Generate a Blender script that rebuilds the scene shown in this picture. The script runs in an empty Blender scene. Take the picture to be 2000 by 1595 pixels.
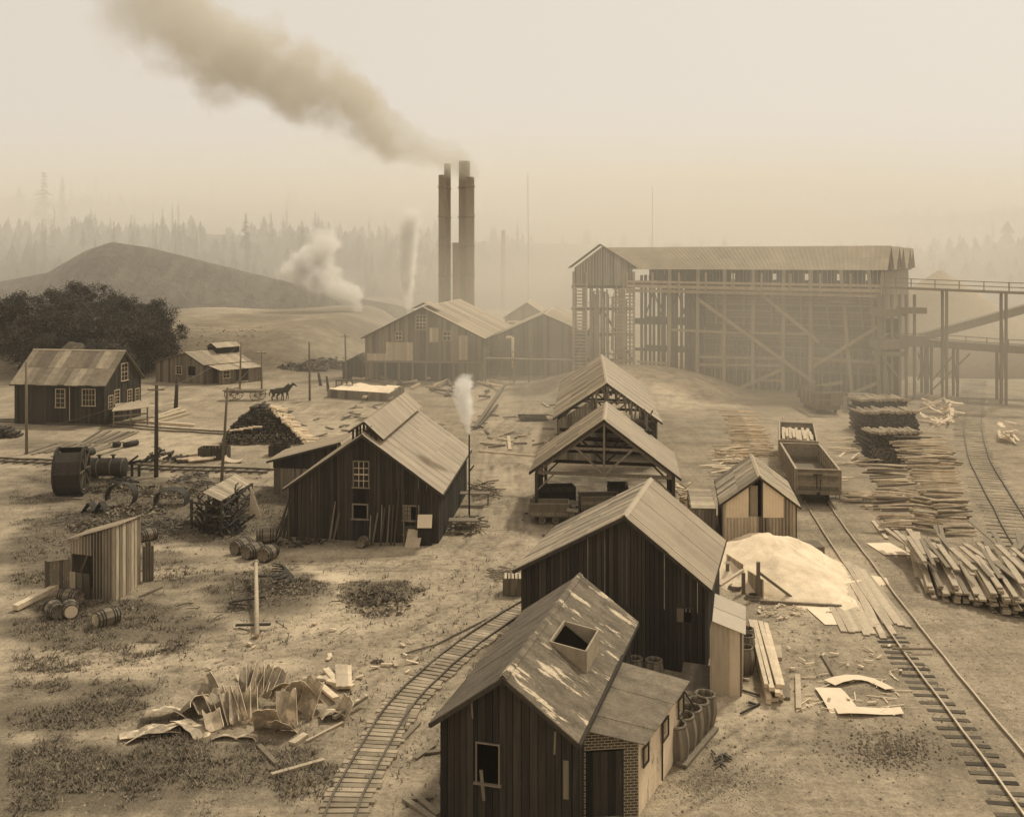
import bpy, math, random
from math import sin, cos, pi, radians, sqrt
from mathutils import Vector, Matrix, noise
random.seed(7)
SC = bpy.context.scene
COL = SC.collection
# ---------------------------------------------------------------- camera, sky, sun, exposure
F, H, HOR = 2000.0, 16.5, 510.0          # lens in photo pixels, camera height, level-line row
cam = bpy.data.objects.new('camera', bpy.data.cameras.new('camera'))
COL.objects.link(cam)
cam.location = (0, 0, H); cam.rotation_euler = (pi/2, 0, 0)
cam.data.sensor_width = 36; cam.data.lens = 36; cam.data.shift_y = -(797.5-HOR)/2000.0
cam.data.clip_start = .1; cam.data.clip_end = 5000
SC.camera = cam
SUN_EL, SUN_AZ = radians(50), radians(38)     # azimuth measured from +Y (away) towards +X
w = bpy.data.worlds.new('World'); SC.world = w; w.use_nodes = True
nt = w.node_tree; nt.nodes.clear()
sky = nt.nodes.new('ShaderNodeTexSky'); sky.sky_type = 'NISHITA'; sky.sun_disc = False
sky.sun_elevation = SUN_EL; sky.sun_rotation = SUN_AZ
sky.dust_density = 4; sky.air_density = 1.2; sky.ozone_density = 1
bw0 = nt.nodes.new('ShaderNodeRGBToBW'); pw_ = nt.nodes.new('ShaderNodeMath'); pw_.operation = 'POWER'; pw_.inputs[1].default_value = .12   # an even, smoke-veiled sky
bw = nt.nodes.new('ShaderNodeMath'); bw.operation = 'MULTIPLY'; bw.inputs[1].default_value = 5.6
tv = nt.nodes.new('ShaderNodeVectorMath'); tv.operation = 'SCALE'; tv.inputs[0].default_value = (1.085, .986, .855)
bg = nt.nodes.new('ShaderNodeBackground'); bg.inputs['Strength'].default_value = .1
wo = nt.nodes.new('ShaderNodeOutputWorld')
nt.links.new(sky.outputs[0], bw0.inputs[0]); nt.links.new(bw0.outputs[0], pw_.inputs[0]); nt.links.new(pw_.outputs[0], bw.inputs[0]); nt.links.new(bw.outputs[0], tv.inputs['Scale'])
nt.links.new(tv.outputs[0], bg.inputs[0]); nt.links.new(bg.outputs[0], wo.inputs[0])
sun = bpy.data.objects.new('sun', bpy.data.lights.new('sun', 'SUN')); COL.objects.link(sun)
sun.data.energy = 2.6; sun.data.angle = radians(6); sun.data.color = (1.0, .94, .79)
sd = Vector((sin(SUN_AZ)*cos(SUN_EL), cos(SUN_AZ)*cos(SUN_EL), sin(SUN_EL)))
sun.rotation_euler = sd.to_track_quat('Z', 'Y').to_euler(); sun.location = (0, 0, 80)
SC.view_settings.view_transform = 'Standard'; SC.view_settings.look = 'None'
SC.view_settings.exposure = 0.08; SC.view_settings.gamma = 1
SC.cycles.max_bounces = 5; SC.cycles.diffuse_bounces = 3; SC.cycles.volume_bounces = 3
SC.cycles.volume_step_rate = 2.0; SC.cycles.volume_max_steps = 96
SC.cycles.use_denoising = True
SC.cycles.sample_clamp_indirect = 4

# ---------------------------------------------------------------- helpers
def G(px, py, z=0.0):
    Y = F*(H-z)/(py-HOR)
    return Vector(((px-1000)*Y/F, Y, z))
def P(px, py, Y):
    return Vector(((px-1000)*Y/F, Y, H-(py-HOR)*Y/F))
def V(*a): return Vector(a)
def R(a, b): return random.uniform(a, b)

class MB:
    def __init__(s): s.v = []; s.f = []; s.t = []
    def face(s, pts, t=.5):
        n = len(s.v); s.v += [tuple(p) for p in pts]; s.f.append(tuple(range(n, n+len(pts)))); s.t.append(t)
    def hexa(s, b, t, tone=.5):      # b,t: 4 bottom and 4 top points, same winding (ccw from above)
        n = len(s.v); s.v += [tuple(p) for p in b]+[tuple(p) for p in t]
        for q in ((3,2,1,0),(4,5,6,7),(0,1,5,4),(1,2,6,5),(2,3,7,6),(3,0,4,7)):
            s.f.append(tuple(n+i for i in q)); s.t.append(tone)
    def box(s, x0, y0, z0, x1, y1, z1, tone=.5):
        s.hexa([(x0,y0,z0),(x1,y0,z0),(x1,y1,z0),(x0,y1,z0)], [(x0,y0,z1),(x1,y0,z1),(x1,y1,z1),(x0,y1,z1)], tone)
    def beam(s, p, q, w, h=None, tone=.5, up=None):
        p, q = Vector(p), Vector(q); h = h or w; d = (q-p)
        if d.length < 1e-6: return
        d.normalize(); up = Vector(up) if up else (V(0,0,1) if abs(d.z) < .95 else V(0,1,0))
        a = d.cross(up); a.normalize(); b = a.cross(d); a *= w/2; b *= h/2
        s.hexa([p-a-b, p+a-b, q+a-b, q-a-b], [p-a+b, p+a+b, q+a+b, q-a+b], tone)
    def tube(s, p, q, r0, r1=None, n=8, tone=.5, caps=True):
        p, q = Vector(p), Vector(q); r1 = r0 if r1 is None else r1; d = (q-p).normalized()
        up = V(0,0,1) if abs(d.z) < .95 else V(0,1,0)
        a = d.cross(up).normalized(); b = a.cross(d); k = len(s.v)
        for c, r in ((p, r0), (q, r1)):
            for i in range(n):
                th = 2*pi*i/n; s.v.append(tuple(c+a*(r*cos(th))+b*(r*sin(th))))
        for i in range(n):
            j = (i+1) % n; s.f.append((k+i, k+j, k+n+j, k+n+i)); s.t.append(tone)
        if caps:
            s.f.append(tuple(k+i for i in range(n-1, -1, -1))); s.t.append(tone)
            s.f.append(tuple(k+n+i for i in range(n))); s.t.append(tone)
    def path(s, pts, r, n=6, tone=.5):
        for i in range(len(pts)-1): s.tube(pts[i], pts[i+1], r, r, n, tone)
    def lathe(s, prof, n=20, tone=.5, c=(0,0,0), axis='Z', close=True):
        k = len(s.v)
        for r, z in prof:
            for i in range(n):
                th = 2*pi*i/n; x, y = r*cos(th), r*sin(th)
                p = (x, y, z) if axis == 'Z' else ((z, x, y) if axis == 'X' else (x, z, y))
                s.v.append((p[0]+c[0], p[1]+c[1], p[2]+c[2]))
        for j in range(len(prof)-1):
            for i in range(n):
                m = (i+1) % n
                s.f.append((k+j*n+i, k+j*n+m, k+(j+1)*n+m, k+(j+1)*n+i)); s.t.append(tone)
        if close:
            s.f.append(tuple(k+i for i in range(n-1, -1, -1))); s.t.append(tone)
            e = k+(len(prof)-1)*n; s.f.append(tuple(e+i for i in range(n))); s.t.append(tone)
    def sheet(s, rows, th=.02, tone=.5):   # grid of points made into a thin solid
        R_, C_ = len(rows), len(rows[0]); k = len(s.v)
        nr = []
        for i in range(R_):
            for j in range(C_):
                a = Vector(rows[min(i+1, R_-1)][j])-Vector(rows[max(i-1, 0)][j])
                b = Vector(rows[i][min(j+1, C_-1)])-Vector(rows[i][max(j-1, 0)])
                nn = a.cross(b); nn = nn.normalized() if nn.length > 1e-9 else V(0, 0, 1); nr.append(nn)
        flat = [Vector(p) for r in rows for p in r]
        s.v += [tuple(p+nn*th/2) for p, nn in zip(flat, nr)]+[tuple(p-nn*th/2) for p, nn in zip(flat, nr)]
        N = R_*C_
        tf = tone if callable(tone) else (lambda i, j: tone)
        for i in range(R_-1):
            for j in range(C_-1):
                a, b, c, d = i*C_+j, i*C_+j+1, (i+1)*C_+j+1, (i+1)*C_+j
                s.f.append((k+a, k+d, k+c, k+b)); s.t.append(tf(i, j))
                s.f.append((k+N+a, k+N+b, k+N+c, k+N+d)); s.t.append(tf(i, j))
        def edge(a, b): s.f.append((k+a, k+b, k+N+b, k+N+a)); s.t.append(tf(0, 0))
        for j in range(C_-1): edge(j, j+1); edge((R_-1)*C_+j+1, (R_-1)*C_+j)
        for i in range(R_-1): edge((i+1)*C_, i*C_); edge(i*C_+C_-1, (i+1)*C_+C_-1)
    def xf(s, m):
        s.v = [tuple(m @ Vector(p)) for p in s.v]; return s

def tag(o, label=None, cat=None, group=None, kind=None):
    if label: o['label'] = label
    if cat: o['category'] = cat
    if group: o['group'] = group
    if kind: o['kind'] = kind
    return o
WL = {}
def wloc(o):
    return WL.get(o.name, V(0, 0, 0))
def thing(name, label, cat, loc, group=None):
    o = bpy.data.objects.new(name, None); COL.objects.link(o); o.location = loc; o.empty_display_size = .3
    WL[o.name] = Vector(loc); return tag(o, label, cat, group)
def mk(name, mb, mat, parent=None, smooth=False, loc=None):
    """link a builder's shapes (world coordinates) as one mesh object under parent"""
    me = bpy.data.meshes.new(name)
    if parent is not None: base = wloc(parent)
    elif loc is not None: base = Vector(loc)
    else:
        xs = [v[0] for v in mb.v]; ys = [v[1] for v in mb.v]
        base = V((min(xs)+max(xs))/2, (min(ys)+max(ys))/2, min(v[2] for v in mb.v))
    me.from_pydata([(v[0]-base.x, v[1]-base.y, v[2]-base.z) for v in mb.v], [], mb.f)
    at = me.attributes.new('tone', 'FLOAT', 'FACE'); at.data.foreach_set('value', mb.t)
    if smooth: me.polygons.foreach_set('use_smooth', [True]*len(mb.f))
    me.materials.append(mat); me.update()
    o = bpy.data.objects.new(name, me); COL.objects.link(o)
    if parent is not None: o.parent = parent
    else: o.location = base
    WL[o.name] = base
    return o
def kids(o): return [c for c in bpy.data.objects if c.parent == o]
def copy_tree(o, ch=None, parent=None):
    """ch: cached list of (object, its children) so that copying stays cheap"""
    c = o.copy(); COL.objects.link(c)
    if parent is not None: c.parent = parent
    for k, sub in (ch or []): copy_tree(k, sub, c)
    return c
def tree_of(o): return [(k, tree_of(k)) for k in kids(o)]

# ---------------------------------------------------------------- materials
TINT = (1.205, .961, .65)
def mat(name, v, var=.35, n=(3, 3, 3), na=.35, fine=25, fa=.15, rough=.9, bump=.3, metal=0, spot=None, tint=TINT, worn=None, bd=.03):
    m = bpy.data.materials.new(name); m.use_nodes = True; t = m.node_tree; N = t.nodes; L = t.links
    b = N['Principled BSDF']; b.inputs['Roughness'].default_value = rough; b.inputs['Metallic'].default_value = metal
    b.inputs['Specular IOR Level'].default_value = .25
    tc = N.new('ShaderNodeTexCoord'); mp = N.new('ShaderNodeMapping'); mp.inputs['Scale'].default_value = n
    L.new(tc.outputs['Object'], mp.inputs[0])
    def nz(sc, det, src): 
        x = N.new('ShaderNodeTexNoise'); x.inputs['Scale'].default_value = sc; x.inputs['Detail'].default_value = det
        x.inputs['Roughness'].default_value = .65; L.new(src, x.inputs['Vector']); return x.outputs[0]
    def mth(op, a, bb=None, c=None, cl=False):
        x = N.new('ShaderNodeMath'); x.operation = op; x.use_clamp = cl
        for i, q in enumerate((a, bb, c)):
            if q is None: continue
            if isinstance(q, (int, float)): x.inputs[i].default_value = q
            else: L.new(q, x.inputs[i])
        return x.outputs[0]
    at = N.new('ShaderNodeAttribute'); at.attribute_name = 'tone'
    n1 = nz(1, 5, mp.outputs[0]); n2 = nz(fine, 3, tc.outputs['Object'])
    f = mth('MULTIPLY_ADD', at.outputs['Fac'], 2*var, 1-var)
    g = mth('MULTIPLY_ADD', n1, 4*na, 1-2*na); g = mth('MAXIMUM', g, .15)
    h = mth('MULTIPLY_ADD', n2, 2*fa, 1-fa)
    val = mth('MULTIPLY', mth('MULTIPLY', f, g), mth('MULTIPLY', h, v))
    if worn:      # (value, scale vec, threshold, softness): patches where the covering has worn off
        mp2 = N.new('ShaderNodeMapping'); mp2.inputs['Scale'].default_value = worn[1]; L.new(tc.outputs['Object'], mp2.inputs[0])
        if len(worn) > 4: mp2.inputs['Rotation'].default_value = worn[4]
        n3 = nz(1, 8, mp2.outputs[0])
        k = N.new('ShaderNodeMapRange'); k.inputs[1].default_value = worn[2]; k.inputs[2].default_value = worn[2]+worn[3]
        L.new(n3, k.inputs[0])
        mx = N.new('ShaderNodeMix'); L.new(k.outputs[0], mx.inputs[0]); L.new(val, mx.inputs[2]); mx.inputs[3].default_value = worn[0]
        L.new(mth('MULTIPLY', h, worn[0]), mx.inputs[3]); val = mx.outputs[0]
    sc = N.new('ShaderNodeVectorMath'); sc.operation = 'SCALE'; sc.inputs[0].default_value = tint
    L.new(val, sc.inputs['Scale']); L.new(sc.outputs[0], b.inputs['Base Color'])
    if bump:
        bp = N.new('ShaderNodeBump'); bp.inputs['Strength'].default_value = bump; bp.inputs['Distance'].default_value = bd
        L.new(mth('ADD', n1, mth('MULTIPLY', n2, .4)), bp.inputs['Height']); L.new(bp.outputs[0], b.inputs['Normal'])
    return m
M = {}
M['dark'] = mat('dark_boards', .028, .6, (9, 9, .55), .5, 30, .2, .9, .5, worn=(.17, (7, 7, .45), .66, .08))
M['darkred'] = mat('brown_boards', .036, .5, (7, 7, .4), .35, 30, .2, .9, .4, worn=(.10, (6, 6, .3), .66, .1))
M['grey'] = mat('weathered_boards', .13, .5, (9, 9, .5), .4, 30, .2, .9, .4)
M['pale'] = mat('pale_boards', .34, .3, (5, 5, 2), .2, 30, .15, .85, .3)
M['timber'] = mat('sawn_timber', .42, .35, (3, 3, 3), .25, 20, .15, .85, .3)
M['post'] = mat('old_timber', .16, .3, (8, 8, 1), .3, 30, .2, .9, .4)
M['dpost'] = mat('dark_timber', .05, .35, (8, 8, 1), .3, 30, .2, .9, .4)
M['roof'] = mat('tin_roof', .33, .10, (1.2, 1.2, 1.2), .12, 14, .12, .6, .15, .0)
M['roofw'] = mat('board_roof', .29, .30, (3, 3, 1.5), .25, 20, .12, .9, .3)
M['roofg'] = mat('patched_roof', .22, .5, (2, 2, 2), .3, 20, .15, .85, .3)
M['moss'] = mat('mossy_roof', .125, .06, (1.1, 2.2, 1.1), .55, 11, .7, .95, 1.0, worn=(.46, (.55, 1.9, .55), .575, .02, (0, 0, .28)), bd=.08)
M['tinwall'] = mat('tin_wall', .23, .8, (3, 3, .7), .3, 14, .15, .6, .15)
M['white'] = mat('whitewash', .62, .15, (2, 2, .8), .25, 14, .15, .85, .3, worn=(.2, (1.5, 1.5, .8), .58, .08))
M['iron'] = mat('rusty_iron', .030, .3, (4, 4, 4), .4, 30, .3, .75, .4)
M['iron2'] = mat('dull_iron', .09, .4, (4, 4, 4), .4, 30, .3, .6, .3)
M['plate'] = mat('scaly_sheet', .30, .5, (2.2, 2.2, 2.2), .4, 20, .35, .8, .6, worn=(.58, (1.8, 1.8, 2.5), .54, .06))
M['sheet'] = mat('bright_sheet', .58, .15, (1, 1, 1), .12, 12, .1, .6, .1)
M['rail'] = mat('rail_steel', .34, .2, (1, 1, 1), .2, 12, .15, .4, .1, .3)
M['raild'] = mat('rusty_rail', .10, .2, (1, 1, 1), .3, 12, .15, .7, .1, .2)
M['tie'] = mat('sleeper_wood', .16, .5, (2, 2, 4), .35, 20, .25, .95, .5)
M['tied'] = mat('dark_sleeper', .07, .5, (2, 2, 4), .35, 20, .25, .95, .5)
M['staves'] = mat('barrel_staves', .15, .4, (9, 9, 1), .3, 20, .2, .8, .3)
M['bark'] = mat('bark', .05, .45, (8, 8, 3), .4, 30, .3, .95, .6)
M['split'] = mat('split_wood', .46, .35, (4, 4, 4), .25, 20, .2, .9, .3)
M['black'] = mat('painted_hole_shade', .004, .1, na=.1, bump=0); M['black'].node_tree.nodes['Principled BSDF'].inputs['Specular IOR Level'].default_value = 0  # near-black colour painted in for the shade within the hatch
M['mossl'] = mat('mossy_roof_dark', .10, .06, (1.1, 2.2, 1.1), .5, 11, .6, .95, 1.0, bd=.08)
M['glass'] = mat('window_glass', .03, .6, (1, 1, 1), .2, 3, .1, .12, 0)
M['car'] = mat('car_boards', .20, .35, (3, 3, 3), .3, 20, .2, .9, .3)
M['frame'] = mat('white_sash', .42, .15, na=.15)
M['mount'] = mat('slag', .082, .2, (.30, .10, .10), .6, .5, .5, .95, 1.0, bd=2.5)
M['roofp'] = mat('plain_roof', .26, .10, (.5, .5, .5), .2, 3, .15, .85, .2)
M['leaf'] = mat('leaves', .055, .85, (.5, .5, .5), .3, 3, .25, .7, 0)
M['fir'] = mat('fir_needles', .06, .5, (.3, .3, .3), .3, 3, .25, .9, 0)
M['trunk'] = mat('trunk_bark', .07, .2)
M['weed'] = mat('weeds', .14, .8, (.4, .4, .4), .4, 3, .25, .95, 0)
M['stone'] = mat('stones', .26, .5, (4, 4, 4), .3, 20, .2)
M['clinker'] = mat('cinders', .19, .6, (4, 4, 4), .3, 20, .2)
M['sand'] = mat('white_sand', .66, .1, (1.2, 1.2, 1.2), .22, 16, .22, .95, .9, bd=.08)
M['pipe'] = mat('white_pipe', .6, .1)
M['stack'] = mat('stack_iron', .20, .2, (1, 1, .2), .25, 2, .1, .7, .2)
M['horse'] = mat('horse_coat', .045, .3, rough=.7)

def h(x, y):
    """height of the ground"""
    z = .10*noise.noise(V(x*.13, y*.13, 0))+.045*noise.noise(V(x*.6, y*.6, 3))
    if x < -4 and y < 75:                       # rough ground of the left yard
        k = min(1, (-4-x)/8)*min(1, max(0, (y-32)/6)); z += k*.16*noise.noise(V(x*.32, y*.32, 7))
    def sm(a): a = max(0, min(1, a)); return a*a*(3-2*a)
    lf = sm((-x-22)/16)*sm((y-143)/28); z += lf*(5.2+1.2*noise.noise(V(x*.05, y*.05, 9)))      # grassy bank
    z += sm((y-160)/60)*2.0*sm((x+40)/40)
    d = ((x-16)/14)**2+((y-133)/15)**2                 # pale tip beside the bins
    z += max(0, 1-d)*2.9
    return z

# ---- the ground
def axis_pts(a, b, step, far, grow):
    pts = []; x = a
    while x < b: pts.append(x); x += step
    pts.append(b); s = step; x = b
    while x < far[1]: s *= grow; x = min(far[1], x+s); pts.append(x)
    s = step; x = a; lo = []
    while x > far[0]: s *= grow; x = max(far[0], x-s); lo.append(x)
    return lo[::-1]+pts
xs = axis_pts(-34, 36, .27, (-900, 900), 1.07)
ys = axis_pts(26, 84, .27, (-70, 1250), 1.045)
ROADS = [([(-40,1300),(150,1290),(400,1278),(620,1240),(800,1190),(900,1140),(965,1060),(975,980),(972,900),(1000,840),(1040,800)], 2.3), ([(300,1120),(450,1100),(620,1095),(800,1100),(940,1090),(985,1040)], 1.5),
 ([(1240,1600),(1380,1530),(1520,1440),(1560,1300),(1560,1230)], 1.7), ([(560,1400),(700,1330),(820,1240),(930,1160)], 1.3), ([(1000,900),(1100,880),(1250,860)], 1.5), ([(640,800),(760,815),(880,830),(980,850)], 1.8), ([(300,790),(420,775),(560,790),(700,820)], 1.8)]
RD = [([V((x-1000)*H/(y-HOR), F*H/(y-HOR), 0) for x, y in pts], wd) for pts, wd in ROADS]
def roadf(x, y):
    bed = rut = 0.0; p = V(x, y, 0)
    for pts, wd in RD:
        for a, b_ in zip(pts, pts[1:]):
            if x < min(a.x, b_.x)-3 or x > max(a.x, b_.x)+3 or y < min(a.y, b_.y)-3 or y > max(a.y, b_.y)+3: continue
            ab = b_-a; t_ = max(0, min(1, (p-a).dot(ab)/ab.length_squared)); d = (p-a-ab*t_).length+.35*noise.noise(V(x*.3, y*.3, 11))
            bed = max(bed, min(1, max(0, (wd-d)/.9)))
            for r_ in (.35, .75, 1.3, 1.7):
                if r_ < wd: rut = max(rut, max(0, 1-abs(d-r_)/.17)*(.55+.9*noise.noise(V(x*.25, y*.25, r_*9))))
    return bed, max(0, min(1, rut))
ELL = [ # photo centre, radii in photo pixels, weeds(-/+), pale, amount: patches of growth and pale dust where they lie
 (200,1525,380,80,'w',1.0),(480,1500,220,60,'w',.55),(150,1350,160,25,'w',.6),(110,1390,160,55,'w',.7),(210,1225,230,60,'w',.85),(120,1090,150,70,'w',.85),(330,1000,190,75,'w',.95),(470,1010,150,60,'w',.9),
 (520,1160,130,60,'w',.75),(740,1160,70,35,'w',.9),(180,960,190,60,'w',.6),(340,1110,110,40,'w',.5),(100,1290,120,20,'w',.4),(330,1440,90,45,'w',.8),(250,650,200,30,'w',.5),
 (640,1140,110,50,'p',1.0),(590,1220,160,40,'p',.8),(330,1300,300,22,'p',.75),(560,1520,220,45,'p',.6),(130,1440,120,20,'p',.45),(340,1080,70,40,'p',.6),(700,1090,200,25,'p',.55),
 (320,860,160,35,'p',.5),(700,830,120,40,'p',.6),(1100,860,120,60,'p',.5),(1000,1060,120,50,'p',.45),(880,1140,180,60,'p',.35),
 (1600,1140,130,80,'p',1.0),(1120,950,90,30,'d',.9),(1440,1390,60,60,'p',.8),(1130,900,150,14,'p',.8),(1600,860,180,60,'p',.4),(420,650,150,25,'p',.8),(950,800,60,60,'p',.5),
 (1310,760,160,50,'p',1.0),(1180,940,130,30,'d',.9),(1080,1000,70,30,'d',.7),(1390,1500,70,60,'d',.45),(1660,1470,120,50,'d',.2),(1230,990,90,40,'d',.8),(110,870,110,12,'d',.6),
 (1880,1490,120,90,'d',.35),(820,1010,300,60,'d',.2),(170,1185,50,30,'d',.6),(560,1060,200,14,'d',.5),(1650,1020,60,200,'d',.12),(1000,850,500,80,'d',.12)]
E2 = []
for (px, py, rx, ry, k, a) in ELL:
    E2.append((px, py, rx, ry, k, a))
gb = MB(); aw, ap, ad, ar_ = [], [], [], []
for y in ys:
    for x in xs:
        z = h(x, y); w_ = p_ = d_ = 0
        if y > 25:
            px, py = 1000+x*F/y, HOR+H*F/y
            wob = noise.noise(V(x*.22, y*.3, 1))*1.0+noise.noise(V(x*.8, y*1.1, 2))*.6
            for (ex, ey, rx, ry, k, a) in E2:
                q = ((px-ex)/rx)**2+((py-ey)/ry)**2
                if q < 3.2:
                    f = max(0, min(1, (1.25-q)*1.0+wob*.8))*a
                    if k == 'w': w_ = max(w_, f)
                    elif k == 'p': p_ = max(p_, f)
                    else: d_ = max(d_, f)
            if y > 140 and x < -18: w_ = max(w_, .28+.4*noise.noise(V(x*.06, y*.06, 4)))
            if y > 190: w_ = max(w_, .15)
        ru = 0
        if 26 < y < 125 and abs(x) < 45:
            bed, ru = roadf(x, y); w_ *= 1-.85*bed; p_ = max(p_, .42*bed); z -= .05*ru
        ar_.append(ru); gb.v.append((x, y, z)); aw.append(w_); ap.append(p_); ad.append(d_)
nx = len(xs)
for j in range(len(ys)-1):
    for i in range(nx-1):
        a = j*nx+i; gb.f.append((a, a+1, a+nx+1, a+nx))
gb.t = [.5]*len(gb.f)
gm = bpy.data.materials.new('yard_earth'); gm.use_nodes = True
t = gm.node_tree; N = t.nodes; L = t.links; b = N['Principled BSDF']; b.inputs['Roughness'].default_value = .97
b.inputs['Specular IOR Level'].default_value = .1
tc = N.new('ShaderNodeTexCoord')
def gn(scale, det, vec=(1, 1, 1), rot=0):
    mp = N.new('ShaderNodeMapping'); mp.inputs['Scale'].default_value = vec; mp.inputs['Rotation'].default_value = (0, 0, rot)
    L.new(tc.outputs['Object'], mp.inputs[0]); x = N.new('ShaderNodeTexNoise'); x.inputs['Scale'].default_value = scale
    x.inputs['Detail'].default_value = det; x.inputs['Roughness'].default_value = .7; L.new(mp.outputs[0], x.inputs['Vector']); return x.outputs[0]
def gmth(op, a, bb=None, c=None, cl=False):
    x = N.new('ShaderNodeMath'); x.operation = op; x.use_clamp = cl
    for i, q in enumerate((a, bb, c)):
        if q is None: continue
        if isinstance(q, (int, float)): x.inputs[i].default_value = q
        else: L.new(q, x.inputs[i])
    return x.outputs[0]
def gat(nm):
    x = N.new('ShaderNodeAttribute'); x.attribute_name = nm; return x.outputs['Fac']
def mr(src, a, b_):
    x = N.new('ShaderNodeMapRange'); x.inputs[1].default_value = a; x.inputs[2].default_value = b_; x.interpolation_type = 'SMOOTHSTEP'; L.new(src, x.inputs[0]); return x.outputs[0]
def gmix(f, a, bb):
    x = N.new('ShaderNodeMix'); L.new(f, x.inputs[0])
    for i, q in ((2, a), (3, bb)):
        if isinstance(q, (int, float)): x.inputs[i].default_value = q
        else: L.new(q, x.inputs[i])
    return x.outputs[0]
big = gn(.10, 5); mid = gn(.7, 6); fin = gn(5, 6); ruts = gn(1.0, 4, (.12, 1.5, 1), .18); ruts2 = gn(1.0, 4, (1.6, .13, 1), -.5)
base = gmth('MULTIPLY_ADD', big, .16, .185)
vf = gn(15, 4)
base = gmth('MULTIPLY', base, gmth('MULTIPLY_ADD', mid, .55, .73))
base = gmth('MULTIPLY', base, gmth('MULTIPLY_ADD', vf, 1.1, .45))
base = gmth('MULTIPLY', base, gmth('MULTIPLY_ADD', fin, 1.3, .35))
base = gmth('MULTIPLY', base, gmth('MULTIPLY_ADD', mr(gn(.33, 7), .38, .6), .30, .80))
base = gmth('MULTIPLY', base, gmth('MULTIPLY_ADD', mr(ruts, .42, .62), .13, .93))
base = gmth('MULTIPLY', base, gmth('MULTIPLY_ADD', mr(ruts2, .42, .62), .12, .94))
pf = gmth('MULTIPLY', gat('pale'), mr(gmth('ADD', mid, gmth('MULTIPLY', fin, .4)), .45, .85))
base = gmix(pf, base, .52)
df = gmth('MULTIPLY', gat('dark_ground'), mr(mid, .2, .6)); base = gmix(df, base, .055)  # darkens the ground within the dark patches
base = gmth('MULTIPLY', base, gmth('SUBTRACT', 1, gmth('MULTIPLY', gat('ruts'), .5)))
wf = gmth('MULTIPLY', mr(gat('weeds'), .0, .55), mr(gmth('ADD', gmth('MULTIPLY', mid, .6), gmth('MULTIPLY', fin, .7)), .38, .64))
base = gmix(gmth('MULTIPLY', wf, .7), base, gmth('MULTIPLY', gmth('MULTIPLY_ADD', vf, .22, -.03), gmth('MULTIPLY_ADD', fin, 1.2, .3)))
speck = N.new('ShaderNodeTexVoronoi'); speck.inputs['Scale'].default_value = 3.1; L.new(tc.outputs['Object'], speck.inputs['Vector'])
base = gmth('MULTIPLY', base, gmth('MULTIPLY_ADD', mr(speck.outputs['Distance'], .05, .13), .5, .5))
s_ = N.new('ShaderNodeVectorMath'); s_.operation = 'SCALE'; s_.inputs[0].default_value = TINT
L.new(base, s_.inputs['Scale']); L.new(s_.outputs[0], b.inputs['Base Color'])
bp = N.new('ShaderNodeBump'); bp.inputs['Strength'].default_value = .8; bp.inputs['Distance'].default_value = .2
L.new(gmth('ADD', mid, gmth('MULTIPLY', fin, .5)), bp.inputs['Height']); L.new(bp.outputs[0], b.inputs['Normal'])
ground = mk('ground', gb, gm, loc=(0, 0, 0), smooth=True); tag(ground, kind='structure')
for nm, arr in (('weeds', aw), ('pale', ap), ('dark_ground', ad), ('ruts', ar_)):
    at = ground.data.attributes.new(nm, 'FLOAT', 'POINT'); at.data.foreach_set('value', arr)
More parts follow.
